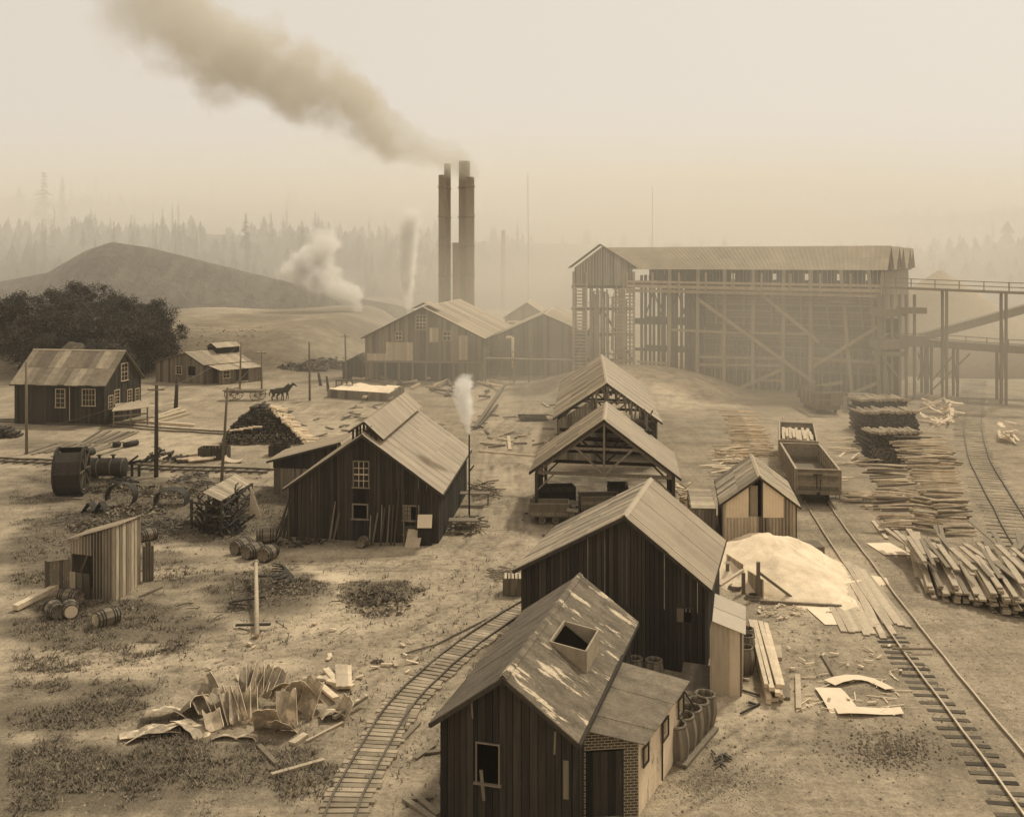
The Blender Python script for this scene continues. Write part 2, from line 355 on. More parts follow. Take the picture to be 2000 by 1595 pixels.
# ================================================================ buildings
def ndir(p0, p1):
    d = V(p1[0]-p0[0], p1[1]-p0[1], 0).normalized(); return d, V(d.y, -d.x, 0)
def hit(p0, p1, px, py):
    """where the sight line of a photo point meets the wall p0-p1: (distance along wall, height)"""
    d, n = ndir(p0, p1); r = V((px-1000)/F, 1, -(py-HOR)/F); o = V(p0[0], p0[1], 0)
    tt = (o.x*n.x+o.y*n.y)/(r.x*n.x+r.y*n.y); q = r*tt
    return (q-o).x*d.x+(q-o).y*d.y, H+q.z
def rect(p0, p1, x0, y0, x1, y1):
    u0, z1 = hit(p0, p1, x0, y0); u1, z0 = hit(p0, p1, x1, y1)
    return (min(u0, u1), max(u0, u1), min(z0, z1), max(z0, z1))
def wall(parent, p0, p1, top, z0, mt, ops=(), style='board', bw=.22, th=.03, name='wall', low=None, tvar=None):
    """boards or corrugated iron standing between two ground points; top(u) gives the height"""
    d, n = ndir(p0, p1); o = V(p0[0], p0[1], 0); Lw = (V(p1[0], p1[1], 0)-o).length
    mb = MB(); tf = top if callable(top) else (lambda u: top); u = 0
    step = bw if style == 'board' else .095
    cuts = sorted({q for op in ops for q in op[:2]})
    k = 0; sheet_t = R(.2, .8)
    while u < Lw-1e-4:
        u1 = min(Lw, u+(step*R(.8, 1.25) if style == 'board' else step))
        for c in cuts:
            if u+.02 < c < u1-.001: u1 = c; break
        if Lw-u1 < .04: u1 = Lw
        segs = [(z0, None)]
        for (a, b_, c, e) in ops:
            if a-.01 <= (u+u1)/2 <= b_+.01:
                ns = []
                for (s0, s1) in segs:
                    if s1 is None: ns += [(s0, c), (e, None)]
                    elif s0 < c and e < s1: ns += [(s0, c), (e, s1)]
                    else: ns.append((s0, s1))
                segs = ns
        if style == 'board':
            off = R(0, .03); tn = R(0, 1); g = .011
            lo = R(0, .06) if random.random() < .3 else 0
        else:
            off = .018*(k % 2); g = 0
            if k % 7 == 0: sheet_t = random.choice((.0, .3, .65, 1.25))
            tn = sheet_t*.6+.4*(k % 2); lo = 0  # alternate ribs lighter and darker: corrugation shading put into the tone
        k += 1
        for (s0, s1) in segs:
            ta, tb = (tf(u), tf(u1)) if s1 is None else (s1, s1)
            bz = s0+(lo if s0 == z0 else 0)
            if max(ta, tb) <= bz+.01: continue
            ta, tb = max(ta, bz+.01), max(tb, bz+.01)
            a, b2 = o+d*(u+g), o+d*(u1-g)
            f0, f1 = n*(th+off), n*0; g0, g1 = f0, f0
            if style != 'board': zz = (.0, .035); g0, g1 = n*(th+zz[k % 2]), n*(th+zz[(k+1) % 2])
            zb = V(0, 0, bz)
            mb.hexa([a+g0+zb, b2+g1+zb, b2+f1+zb, a+f1+zb],
                    [a+g0+V(0,0,ta), b2+g1+V(0,0,tb), b2+f1+V(0,0,tb), a+f1+V(0,0,ta)], tn)
        u = u1
    return mk(name, mb, mt, parent)
def window(parent, p0, p1, r, nx=2, nz=3, fw=.07, mt=None, pane=True, name='window', bar=.03, sill=True, out=.05):
    d, n = ndir(p0, p1); o = V(p0[0], p0[1], 0); u0, u1, z0, z1 = r
    Q = lambda u, z, e: o+d*u+n*e+V(0, 0, z)
    mb = MB(); e = out+.02
    mb.beam(Q(u0-fw/2, z0, e), Q(u0-fw/2, z1, e), fw, .05, .5, up=n); mb.beam(Q(u1+fw/2, z0, e), Q(u1+fw/2, z1, e), fw, .05, .6, up=n)
    mb.beam(Q(u0-fw, z1+fw/2, e), Q(u1+fw, z1+fw/2, e), .05, fw, .6)
    if sill: mb.beam(Q(u0-fw-.05, z0-fw/2, e+.03), Q(u1+fw+.05, z0-fw/2, e+.03), .12, fw, .7)
    else: mb.beam(Q(u0-fw, z0-fw/2, e), Q(u1+fw, z0-fw/2, e), .05, fw, .5)
    wn = mk(name, mb, mt or M['frame'], parent)
    if pane:
        sb = MB()
        for i in range(1, nx): u = u0+(u1-u0)*i/nx; sb.beam(Q(u, z0, e-.02), Q(u, z1, e-.02), bar, .03, .5, up=n)
        for i in range(1, nz): z = z0+(z1-z0)*i/nz; sb.beam(Q(u0, z, e-.022), Q(u1, z, e-.022), .03, bar*(1.8 if i*2 == nz else 1), .5)
        mk('glazing_bars', sb, M['frame'], wn)
        g = MB()
        for i in range(nx):
            for j in range(nz):
                a, b_ = u0+(u1-u0)*i/nx, u0+(u1-u0)*(i+1)/nx; c, f = z0+(z1-z0)*j/nz, z0+(z1-z0)*(j+1)/nz
                g.hexa([Q(a, c, .01), Q(b_, c, .01), Q(b_, c, .004), Q(a, c, .004)], [Q(a, f, .01), Q(b_, f, .01), Q(b_, f, .004), Q(a, f, .004)], R(0, 1))
        mk('pane', g, M['glass'], wn)
    return wn
def slope(mb, e0, e1, r0, r1, style='tin', sw=.66, rows=2, amp=.026, wl=.21, th=.03):
    """one roof slope: eave e0-e1, ridge r0-r1, built as separate overlapping sheets or boards"""
    e0, e1, r0, r1 = map(Vector, (e0, e1, r0, r1)); Ln = (e1-e0).length
    nn = (e1-e0).cross(r0-e0).normalized()
    if nn.z < 0: nn = -nn
    ns = max(1, round(Ln/sw))
    for i in range(ns):
        a0, a1 = i/ns, (i+1)/ns
        for j in range(rows):
            b0, b1 = j/rows, (j+1)/rows
            jit = R(-.01, .012) if rows > 1 or style == 'board' else 0
            lap = .02 if rows > 1 else 0
            def pt(a, b_): return (e0.lerp(e1, a)).lerp(r0.lerp(r1, a), b_)
            lift = nn*(.012*(i % 2)+.016*(rows-1-j)*0+.004)
            tn = R(0, 1)
            if style == 'tin':
                m = max(2, int((Ln/ns)/(wl/4))); rws = []
                for k in (0, 1):
                    bb = (max(0, b0-lap+jit*(j > 0)) if k == 0 else b1)
                    up = nn*(.014 if k == 0 and j > 0 else 0)
                    rws.append([pt(a0+(a1-a0)*q/m, bb)+lift+up+nn*amp*(sin(2*pi*(Ln/ns)*(i+q/m)/wl)) for q in range(m+1)])
                mb.sheet(rws, .012, tn)
            else:
                g = .004/Ln
                c = [pt(a0+g, max(0, b0-lap)+jit), pt(a1-g, max(0, b0-lap)+jit), pt(a1-g, b1), pt(a0+g, b1)]
                low = [q+lift-nn*th for q in c]; hi = [q+lift+nn*(.012 if (k < 2 and j > 0) else 0) for k, q in enumerate(c)]
                mb.hexa(low, hi, tn)
def roof(parent, A, B, D, ze, zr, t=.5, lt=('tin', .66, 2), rt=None, ml=None, mr_=None, cap=True, capm=None, soffit=True):
    """gable roof: A,B front eave tips (xy), D depth vector"""
    rt = rt or lt; A, B, D = V(A[0], A[1], ze), V(B[0], B[1], ze), V(D[0], D[1], 0)
    Rg = A.lerp(B, t); Rg.z = zr
    mb = MB(); slope(mb, A+D, A, Rg+D, Rg, *lt) ; o1 = mk('roof_slope', mb, ml or M['roof'], parent)
    mb = MB(); slope(mb, B, B+D, Rg, Rg+D, *rt); o2 = mk('roof_slope', mb, mr_ or ml or M['roof'], parent)
    if cap:
        c = MB(); w1 = (A-Rg).normalized()*.16; w2 = (B-Rg).normalized()*.16; u = V(0, 0, .045)
        c.sheet([[Rg+w1+u, Rg+u*1.3, Rg+w2+u], [Rg+D+w1+u, Rg+D+u*1.3, Rg+D+w2+u]], .012, .9); mk('ridge_cap', c, capm or mr_ or M['roof'], o2)
    if soffit:
        s = MB(); dn = V(0, 0, -.09); o_ = D.normalized()*.03
        for q in (A, B):
            s.beam(q+dn+o_, Rg+dn+o_, .05, .14, .3); s.beam(q+D+dn-o_, Rg+D+dn-o_, .05, .14, .3)
            s.beam(q+dn+o_, q+D+dn-o_, .08, .1, .3)
        mk('fascia', s, M['dpost'], parent)
    return Rg
def gable(name, label, A, B, D, ze, zr, t=.5, inset=.32, wm='dark', ops=None, tin=None, group=None, cat='shed', lt=('tin', .66, 2), rt=None, ml=None, mr_=None, bw=.22, z0=-.25, sides='FRBL', insf=None, capm=None, style='board'):
    A, B, D = V(A[0], A[1], 0), V(B[0], B[1], 0), V(D[0], D[1], 0); ops = ops or {}
    u = (B-A).normalized(); dd = D.normalized(); Wd = (B-A).length
    f = inset if insf is None else insf
    a, b_ = A+u*inset+dd*f, B-u*inset+dd*f; c, e = B-u*inset+D-dd*f, A+u*inset+D-dd*f
    root = thing(name, label, cat, (a+c)/2, group)
    def top(x, off=inset):
        s = (x+inset)/Wd
        return ze+(zr-ze)*(s/t if s < t else (1-s)/(1-t))-.10
    eave = top(0); m = M[wm] if isinstance(wm, str) else wm
    W = {'F': (a, b_, top), 'R': (b_, c, top((b_-a).length)), 'B': (c, e, lambda x: top((b_-a).length-x)), 'L': (e, a, eave)}
    for k in sides:
        q = W[k]; o = ops.get(k, [])
        rr = [rect(q[0], q[1], *s[0]) for s in o]
        wall(root, q[0], q[1], q[2], z0, m if not isinstance(wm, dict) else wm[k], rr, bw=bw, style=style)
        for s, r in zip(o, rr):
            if s[1] is not None: window(root, q[0], q[1], r, **s[1])
    roof(root, A, B, D, ze, zr, t, lt, rt, ml, mr_, capm=capm)
    fl = MB(); fl.hexa([p+V(0,0,.0) for p in (a, b_, c, e)], [p+V(0,0,.08) for p in (a, b_, c, e)], .3); mk('floor', fl, M['dpost'], root)
    return root, (a, b_, c, e)

# ---- nearest shed with the mossy patched roof
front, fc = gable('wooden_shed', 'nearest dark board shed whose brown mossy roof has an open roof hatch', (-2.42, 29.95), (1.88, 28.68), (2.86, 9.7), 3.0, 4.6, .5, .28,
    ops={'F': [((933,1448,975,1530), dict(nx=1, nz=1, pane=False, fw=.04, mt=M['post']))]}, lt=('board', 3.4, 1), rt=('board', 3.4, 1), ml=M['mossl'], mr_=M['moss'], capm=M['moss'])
# hatch: a raised box lid on the right slope
def on_slope(A, Bd, Rg, D, a, b_): return (Vector(Bd)+Vector(D)*a).lerp(Vector(Rg)+Vector(D)*a, b_)
Bf, Rf, Df = V(1.88, 28.68, 3.0), V(-.27, 29.3, 4.6), V(2.86, 9.7, 0)
S = lambda a, b_, e=0: on_slope(None, Bf, Rf, Df, a, b_)+((Df.cross(Rf-Bf)).normalized()*e if (Df.cross(Rf-Bf)).z > 0 else (Df.cross(Rf-Bf)).normalized()*-e)
hb = MB()
for (p, q) in (((.37,.80),(.37,.28)), ((.56,.80),(.56,.28)), ((.37,.28),(.56,.28)), ((.37,.80),(.56,.80))):
    hh = 0
    a0, a1 = S(*p), S(*q); h0 = .66 if p[1] < .5 else .02; h1 = .66 if q[1] < .5 else .02
    t0, t1 = a0+V(0,0,h0+.05), a1+V(0,0,h1+.05); nn = (a1-a0).cross(V(0,0,1)).normalized()*.03
    hb.hexa([a0-nn, a0+nn, a1+nn, a1-nn], [t0-nn, t0+nn, t1+nn, t1-nn], .7)
hatch = mk('roof_hatch', hb, M['roofg'], front)
dk = MB(); c4 = [S(.385,.78,.035), S(.385,.31,.035), S(.545,.31,.035), S(.545,.78,.035)]
dk.hexa([q-V(0,0,.03) for q in c4], c4, .3); mk('opening_shade', dk, M['black'], hatch)  # black panel on the slope stands for the shaded hole
for (py0, b0, tw) in ((0, 0, 0),):
    fb = MB()
    d_, n_ = ndir(fc[0], fc[1])
    for (x0, y0, x1, y1, wd) in ((1128,1485,1126,1560,.16), (941,1500,947,1560,.1), (1086,1425,1084,1470,.06), (922,1363,925,1400,.05)):
        u0, z0 = hit(fc[0], fc[1], x0, y0); u1, z1 = hit(fc[0], fc[1], x1, y1); o_ = V(fc[0][0], fc[0][1], 0)
        if u0 > (fc[1]-fc[0]).length-.1: u0 = u1 = (fc[1]-fc[0]).length-.15
        fb = MB(); fb.beam(o_+d_*u0+n_*.075+V(0,0,z0), o_+d_*u1+n_*.075+V(0,0,z1), wd, .03, .6, up=n_); mk('patch_board', fb, M['grey'], front)
# ---- brick lean-to against it
NL, NR, FR, FL = V(2.12, 30.3, 0), V(3.78, 30.5, 0), V(5.86, 34.8, 0), V(3.72, 35.3, 0)
lean = thing('brick_annex', 'low brick and whitewashed lean-to under a flat brown roof', 'lean-to', (NL+FR)/2)
rb = MB(); zt = {0: 2.72, 1: 2.2, 2: 2.2, 3: 2.68}
o4 = [NL+V(-.0,-.2,zt[0]), NR+V(.18,-.2,zt[1]), FR+V(.2,.1,zt[2]), FL+V(0,.1,zt[3])]
slope(rb, o4[1], o4[2], o4[0], o4[3], 'board', 1.1, 1); mk('roof_slope', rb, M['moss2'] if 'moss2' in M else mat('felt_roof', .145, .15, (1.6, 1.6, 1.6), .4, 12, .65, .95, 1.0, worn=(.05, (.6, 4, 1), .63, .06)), lean)
brick = bpy.data.materials.new('old_brick'); brick.use_nodes = True
t = brick.node_tree; bt = t.nodes.new('ShaderNodeTexBrick'); tc = t.nodes.new('ShaderNodeTexCoord'); cx = t.nodes.new('ShaderNodeSeparateXYZ'); cc = t.nodes.new('ShaderNodeCombineXYZ')
t.links.new(tc.outputs['Object'], cx.inputs[0]); ad_ = t.nodes.new('ShaderNodeMath'); ad_.operation = 'ADD'
t.links.new(cx.outputs[0], ad_.inputs[0]); t.links.new(cx.outputs[1], ad_.inputs[1]); t.links.new(ad_.outputs[0], cc.inputs[0]); t.links.new(cx.outputs[2], cc.inputs[1])
t.links.new(cc.outputs[0], bt.inputs['Vector']); bt.inputs['Scale'].default_value = 1
bt.inputs['Brick Width'].default_value = .22; bt.inputs['Row Height'].default_value = .085; bt.inputs['Mortar Size'].default_value = .012
bt.inputs['Color1'].default_value = (.09, .07, .045, 1); bt.inputs['Color2'].default_value = (.05, .038, .024, 1); bt.inputs['Mortar'].default_value = (.36, .29, .18, 1)
t.links.new(bt.outputs['Color'], t.nodes['Principled BSDF'].inputs['Base Color']); t.nodes['Principled BSDF'].inputs['Roughness'].default_value = .95
def slab(p0, p1, top, mt, name='wall', th=.22, ops=(), z0=-.2, inner=True):
    d, n = ndir(p0, p1); o = V(p0[0], p0[1], 0); Lw = (V(p1[0], p1[1], 0)-o).length
    cuts = sorted({0, Lw}|{q for op in ops for q in op[:2]}); mb = MB()
    for u, u1 in zip(cuts, cuts[1:]):
        segs = [(z0, None)]
        for (a, b_, c, e) in ops:
            if a-.001 <= (u+u1)/2 <= b_+.001: segs = [(z0, c), (e, None)]
        for s0, s1 in segs:
            ta, tb = (top(u), top(u1)) if s1 is None else (s1, s1)
            P0, P1 = o+d*u, o+d*u1
            mb.hexa([P0+V(0,0,s0), P1+V(0,0,s0), P1-n*th+V(0,0,s0), P0-n*th+V(0,0,s0)], [P0+V(0,0,ta), P1+V(0,0,tb), P1-n*th+V(0,0,tb), P0-n*th+V(0,0,ta)], .5)
    return mb
lw = (NR-NL).length
fo = (.06, lw-.46, -.1, 2.02)
mk('wall', slab(NL, NR-V(.02,0,0), lambda u: 2.66-.52*u/lw, brick, ops=[fo]), brick, lean)
o_ = [rect(NR, FR, 1253,1462,1262,1482), rect(NR, FR, 1291,1412,1301,1432), rect(NR, FR, 1322,1368,1331,1388)]
mk('wall', slab(NR, FR, lambda u: 2.13, M['white'], ops=o_[:3]), M['white'], lean)
mk('wall', slab(FR, FL, lambda u: 2.13+.45*u/2.2, M['white']), M['grey'], lean)
for r_ in o_[:3]: window(lean, NR, FR, r_, 1, 1, .05, M['dpost'], pane=False, sill=False)
dm = MB(); d_, n_ = ndir(NL, NR)
for i in range(5):
    a = NL+d_*(fo[0]+(fo[1]-fo[0])*i/5)+n_*-.08; b_ = NL+d_*(fo[0]+(fo[1]-fo[0])*(i+1)/5-.01)+n_*-.08
    dm.hexa([a+V(0,0,.0), b_+V(0,0,.0), b_-n_*.04, a-n_*.04], [a+V(0,0,1.93), b_+V(0,0,1.93), b_-n_*.04+V(0,0,1.93), a-n_*.04+V(0,0,1.93)], R(0, 1))
mk('door', dm, M['dark'], lean)
pp = MB(); u_, z_ = hit(NR, FR, 1290, 1440); d_, n_ = ndir(NR, FR); q = NR+d_*u_+n_*.06
pp.tube(q+V(0,0,.1), q+V(0,0,1.95), .03); mk('drainpipe', pp, M['iron'], lean); pp = MB(); pp.tube(FR+n_*.1+d_*-.3+V(0,0,2.0), FR+n_*.35+d_*.5+V(0,0,1.0), .03); mk('drainpipe', pp, M['iron'], lean)

# ---- tall barn behind it
barn, bc = gable('tall_barn', 'tall dark board barn with bright corrugated roof behind the mossy shed', (.04, 43.1), (7.9, 40.5), (2.06, 7.2), 3.5, 6.15, .575, .32, wm='darkred', cat='barn',
    ops={'F': [((1323,1185,1352,1215), dict(nx=1, nz=1, pane=False, fw=.04, mt=M['dpost'], sill=False))]}, lt=('board', .55, 3), rt=('tin', .66, 2), ml=M['roofg'], mr_=M['roof'], bw=.17)
sh = MB(); d_, n_ = ndir(bc[0], bc[1]); r_ = rect(bc[0], bc[1], 1322,1186,1337,1215)
for i in range(2):
    a = bc[0]+d_*(r_[0]+i*.15)+n_*.08; b_ = a+d_*.14
    sh.hexa([a+V(0,0,r_[2]), b_+V(0,0,r_[2]), b_-n_*.03+V(0,0,r_[2]), a-n_*.03+V(0,0,r_[2])], [a+V(0,0,r_[3]), b_+V(0,0,r_[3]), b_-n_*.03+V(0,0,r_[3]), a-n_*.03+V(0,0,r_[3])], .6)
mk('shutter', sh, M['grey'], barn)
# tin closet at its corner
tA, tB = V(7.62, 39.1, 0), V(8.66, 38.9, 0); tD = V(.5, 1.9, 0)
clo = thing('tin_closet', 'narrow corrugated iron lean-to at the right corner of the tall barn', 'lean-to', (tA+tB+tD)/2)
wall(clo, tA, tB, lambda u: 2.75-.28*u, -.05, M['sheetc'] if 'sheetc' in M else mat('ribbed_tin', .42, .3, (3, 3, .6), .2, 14, .1, .5, .1), style='tin')
wall(clo, tB, tB+tD, 2.4, -.05, M['tinwall'], style='tin'); wall(clo, tA+tD*.98, tA, 2.5, -.05, M['tinwall'], style='tin')
cr = MB(); z1, z2 = 3.0, 2.62
slope(cr, tB+V(.15,-.25,2.42), tB+tD+V(.15,0,2.75), tA+V(-.02,-.25,2.85), tA+tD+V(0,0,3.2), 'board', 1.1, 1); mk('roof_slope', cr, M['roof'], clo)

# ---- corrugated gable shed beyond the sand heap
A3, B3 = V(12.1, 59.8, 0), V(16.7, 59.2, 0); D3 = V(1.1, 6.9, 0)
s3, c3 = gable('corrugated_shed', 'small shed of pale corrugated iron beside the white sand heap', A3, B3, D3, 2.3, 4.0, .5, .25, wm='tinwall', z0=-.1,
    ops={'F': [((1463,935,1487,1008), None)]}, lt=('board', .55, 2), ml=M['roofg'], mr_=M['roofw'], style='tin')
d_, n_ = ndir(c3[0], c3[1])
pn = MB()
for (x0, x1) in ((1418,1461), (1490,1530)):
    for i in range(14):
        pxa, pxb = x0+(x1-x0)*i/14, x0+(x1-x0)*(i+1)/14
        ua, zb = hit(c3[0], c3[1], pxa, 1010); ub, _ = hit(c3[0], c3[1], pxb, 1010)
        W3 = 4.62
        tp = lambda u: 2.3+1.7*(1-abs((u+.25)/W3*2-1))-.16
        a, b_ = c3[0]+d_*ua, c3[0]+d_*ub; e0, e1 = n_*.05, n_*(.065+.015*(i % 2))
        pn.hexa([a+e1+V(0,0,zb), b_+e1+V(0,0,zb), b_+e0+V(0,0,zb), a+e0+V(0,0,zb)], [a+e1+V(0,0,tp(ua)), b_+e1+V(0,0,tp(ub)), b_+e0+V(0,0,tp(ub)), a+e0+V(0,0,tp(ua))], .5+.2*(i % 2))
mk('bright_panel', pn, M['sheet'], s3)
dr = MB(); r_ = rect(c3[0], c3[1], 1465,948,1480,1008)
a, b_ = c3[0]+d_*r_[0]+n_*-.05, c3[0]+d_*r_[1]+n_*-.05
dr.hexa([a+V(0,0,r_[2]), b_+V(0,0,r_[2]), b_-n_*.04+V(0,0,r_[2]), a-n_*.04+V(0,0,r_[2])], [a+V(0,0,r_[3]), b_+V(0,0,r_[3]), b_-n_*.04+V(0,0,r_[3]), a-n_*.04+V(0,0,r_[3])], .5)
mk('door', dr, M['tinwall'], s3)
# low bin beside it
b3 = thing('board_bin', 'low board bin with flat top left of the corrugated shed', 'bin', (11.3, 62, 0))
q = [V(10.55, 60.3, 0), V(11.95, 60.1, 0), V(12.6, 65, 0), V(11.2, 65.2, 0)]
for i in range(4): wall(b3, q[i], q[(i+1) % 4], 1.95, -.05, M['grey'], bw=.25)
rb = MB(); slope(rb, q[0]+V(0,-.1,2.0), q[3]+V(0,0,2.0), q[1]+V(0,-.1,2.02), q[2]+V(0,0,2.02), 'board', .6, 1); mk('top', rb, M['roofw'], b3)

# ---- open sheds with trusses
def open_shed(name, label, A, B, D, ze, zr, nb, closed=False, wm='dark'):
    A, B, D = V(A[0],A[1],0), V(B[0],B[1],0), V(D[0],D[1],0); u = (B-A).normalized(); W = (B-A).length
    root = thing(name, label, 'open shed', (A+B+D)/2)
    Rg = roof(root, A, B, D, ze, zr, .5, ('tin', .8, 3), None, M['roofw'], M['roof'])
    a, b_ = A+u*.45, B-u*.45
    for k in range(nb+1):
        s = D*(.03+.94*k/nb)
        for q in (a, b_):
            m = MB(); m.beam(q+s+V(0,0,-.2), q+s+V(0,0,ze-.02), .2, .2, .4, up=u); mk('post', m, M['dpost'], root)
        m = MB(); tz = ze-.02; L0, R0 = a+s+V(0,0,tz), b_+s+V(0,0,tz); mid_ = (L0+R0)/2; pk = V(mid_.x, mid_.y, zr-.25)
        m.beam(L0, R0, .14, .2, .3); m.beam(L0, pk, .1, .16, .3); m.beam(R0, pk, .1, .16, .3); m.beam(mid_, pk, .16, .12, .6, up=u)
        m.beam(L0.lerp(R0, .5)+V(0,0,-.0), L0.lerp(pk, .55), .1, .12, .8); m.beam(L0.lerp(R0, .5), R0.lerp(pk, .55), .1, .12, .8)
        m.beam(L0.lerp(pk, .5), R0.lerp(pk, .5), .08, .14, .6)
        m.beam(a+s+V(0,0,ze-1.2), L0.lerp(R0, .14), .1, .1, .8); m.beam(b_+s+V(0,0,ze-1.2), R0.lerp(L0, .14), .1, .1, .8)
        mk('truss', m, M['post'] if k == 0 else M['dpost'], root)
    m = MB(); m.beam(a+V(0,0,ze)+D*.02, a+D*.98+V(0,0,ze), .16, .2); m.beam(b_+V(0,0,ze)+D*.02, b_+D*.98+V(0,0,ze), .16, .2)
    for k in range(1, 5):
        z_ = ze+(zr-ze)*k/5-.14
        for q in (A, B): p = q.lerp(V(Rg.x, Rg.y, 0), k/5); m.beam(V(p.x, p.y, z_), V(p.x, p.y, z_)+D, .08, .1)
    mk('purlins', m, M['dpost'], root)
    return root, a, b_, D
sh4, a4, b4, D4 = open_shed('open_shed', 'open-fronted charging shed with dark roof trusses behind the tall barn', (1.11, 65.5), (10.5, 63.6), (.9, 8.2), 3.0, 6.5, 2)
d4 = D4.normalized()
wall(sh4, a4+D4*.96, a4+D4*.05, lambda u: 2.9 if u > 4.4 else .9, -.1, M['dark'], bw=.25)
wall(sh4, b4+D4*.05, b4+D4*.96, 2.9, -.1, M['dark'], bw=.25)
gf = MB(); u4 = (b4-a4).normalized(); c_ = (a4+b4)/2+D4*.5
for i in range(-6, 8):
    if i in (1, 2): continue
    x = i*.24; top = 6.2-abs(x)*.75; p = c_+u4*x
    gf.beam(p+V(0,0,5.0), p+V(0,0,top), .21, .04, R(0, 1), up=-d4)
mk('gable_boards', gf, M['dark'], sh4)
sl = MB()
for z_ in (3.35, 3.9, 4.5): sl.beam(a4+D4*.95+u4*1.0+V(0,0,z_), b4+D4*.95-u4*1.0+V(0,0,z_), .08, .26, .4)
sl.beam(a4+D4*.95+u4*2.4+V(0,0,3.0), a4+D4*.95+u4*2.4+V(0,0,5), .2, .1); sl.beam(b4+D4*.95-u4*2.4+V(0,0,3.0), b4+D4*.95-u4*2.4+V(0,0,5), .2, .1)
mk('rear_slats', sl, M['dark'], sh4)
sh5, a5, b5, D5 = open_shed('open_shed', 'long open-gabled shed whose roof rises behind the charging shed', (3.4, 84.7), (12.1, 82.4), (1.8, 25.5), 3.5, 6.55, 4)
u5 = (b5-a5).normalized(); W5 = (b5-a5).length
wall(sh5, a5, a5+u5*3.2, lambda u: 3.4+u*.62, -.1, M['grey'], bw=.25); wall(sh5, a5+D5*.98, a5, 3.4, -.1, M['grey'], bw=.3); wall(sh5, b5, b5+D5*.98, 3.4, -.1, M['grey'], bw=.3)
gs = MB()
for i in range(22):
    x = W5*(.36+.6*i/22); z1 = min(6.3, 3.4+(x+.4)*.70, 3.4+(W5-x+.4)*.70); z0_ = 2.6 if i % 3 else 4.5
    gs.beam(a5+u5*(x+R(-.3, .3))+V(0,0,max(z0_, z1-R(.6, 1.6)))-V(0,.06,0), a5+u5*x+V(0,0,z1)-V(0,.06,0), .13, .04, R(0, 1), up=V(0,1,0))
mk('gable_slats', gs, M['grey'], sh5)

# ---- blacksmith shop with the ridge monitor
shop, kc = gable('workshop', 'broad dark board workshop with monitor along its ridge and steam pipe', (-13.6, 60.7), (-4.0, 59.3), (1.1, 14.2), 3.0, 6.35, .5, .34, cat='workshop',
    ops={'F': [((692,901,720,951), dict(nx=3, nz=4, mt=M['post'], bar=.045)), ((691,985,717,1012), dict(nx=1, nz=1, pane=False, mt=M['post'], fw=.09)), ((790,988,817,1015), dict(nx=1, nz=1, pane=False, mt=M['post'], fw=.09))]},
    lt=('tin', .7, 3), ml=M['roof'], bw=.24)
d_, n_ = ndir(kc[0], kc[1])
r_ = rect(kc[0], kc[1], 790,988,804,1015); g = MB(); Q = lambda u, z, e: kc[0]+d_*u+n_*e+V(0,0,z)
for i in range(2):
    for j in range(3):
        ua = r_[0]+(r_[1]-r_[0])*i/2; ub = r_[0]+(r_[1]-r_[0])*(i+1)/2-.03; za = r_[2]+(r_[3]-r_[2])*j/3; zb_ = r_[2]+(r_[3]-r_[2])*(j+1)/3-.03
        g.hexa([Q(ua,za,.05), Q(ub,za,.05), Q(ub,za,.04), Q(ua,za,.04)], [Q(ua,zb_,.05), Q(ub,zb_,.05), Q(ub,zb_,.04), Q(ua,zb_,.04)], .8)
mk('sash', g, M['grey'], shop)
pk = V(-8.8, 60.0, 0); u6 = V(9.6, -1.4, 0).normalized(); D6 = V(1.1, 14.2, 0)
mon = MB(); mA, mB_ = pk-u6*.95, pk+u6*.95; sft = D6*.035
mp_ = V(pk.x, pk.y, 7.05)
slope(mon, mA+D6*.99+V(0,0,6.42), mA+sft+V(0,0,6.42), mp_+D6*.99, mp_+sft, 'tin', .7, 1); mR_ = pk+u6*1.2; slope(mon, mR_+sft+V(0,0,6.0), mR_+D6*.99+V(0,0,6.0), mp_+sft, mp_+D6*.99, 'tin', .7, 1)
monr = mk('roof_monitor', mon, M['roof'], shop)
mw = MB()
for k in range(15):
    for sgn in (-1, 1):
        p = pk+u6*(.7*sgn)+D6*(.05+.93*k/14); mq = MB(); mq.beam(p+V(0,0,5.7), p+V(0,0,6.5 if sgn < 0 else 6.25), .1, .1, .3, up=u6); mk('monitor_post', mq, M['dpost'], monr)
for sgn in (-.4, 0, .4):
    p = pk+u6*sgn+D6*.05; mw.beam(p+V(0,0,5.9), p+V(0,0,6.75), .09, .07, .5, up=u6)
for sgn in (-1, 1): mw.beam(mp_+sft*1.05+V(0,0,-.08), pk+u6*(-.95 if sgn < 0 else 1.2)+sft*1.05+V(0,0,6.36 if sgn < 0 else 5.94), .05, .12, .3)
mk('monitor_frame', mw, M['dpost'], monr)
# its left addition
aA, aB, aD = V(-17.0, 72.0, 0), V(-11.9, 71.4, 0), V(.35, 4.1, 0)
add = thing('lean_to', 'half-whitewashed lean-to with sloping roof joined to the left of the workshop', 'lean-to', (aA+aB+aD)/2)
wall(add, aA+V(.3,0,0), aB, lambda u: 2.5+u*.27, -.1, M['grey'], bw=.24); wall(add, aA+aD+V(.3,0,0), aA+V(.3,0,0), 2.5, -.1, M['grey'], bw=.24)
up_ = MB(); d_, n_ = ndir(aA, aB)
for i in range(20):
    u = .35+i*.23; up_.beam(aA+d_*u+n_*.06+V(0,0,2.0), aA+d_*u+n_*.06+V(0,0,2.5+u*.25), .22, .04, R(0, 1), up=n_)
mk('upper_boards', up_, M['dark'], add)
ar = MB(); slope(ar, aA+V(-.2,-.3,2.5), aA+aD+V(-.2,.2,2.5), aB+V(0,-.3,3.95), aB+aD+V(0,.2,3.95), 'tin', .7, 1); mk('roof_slope', ar, M['roof'], add)
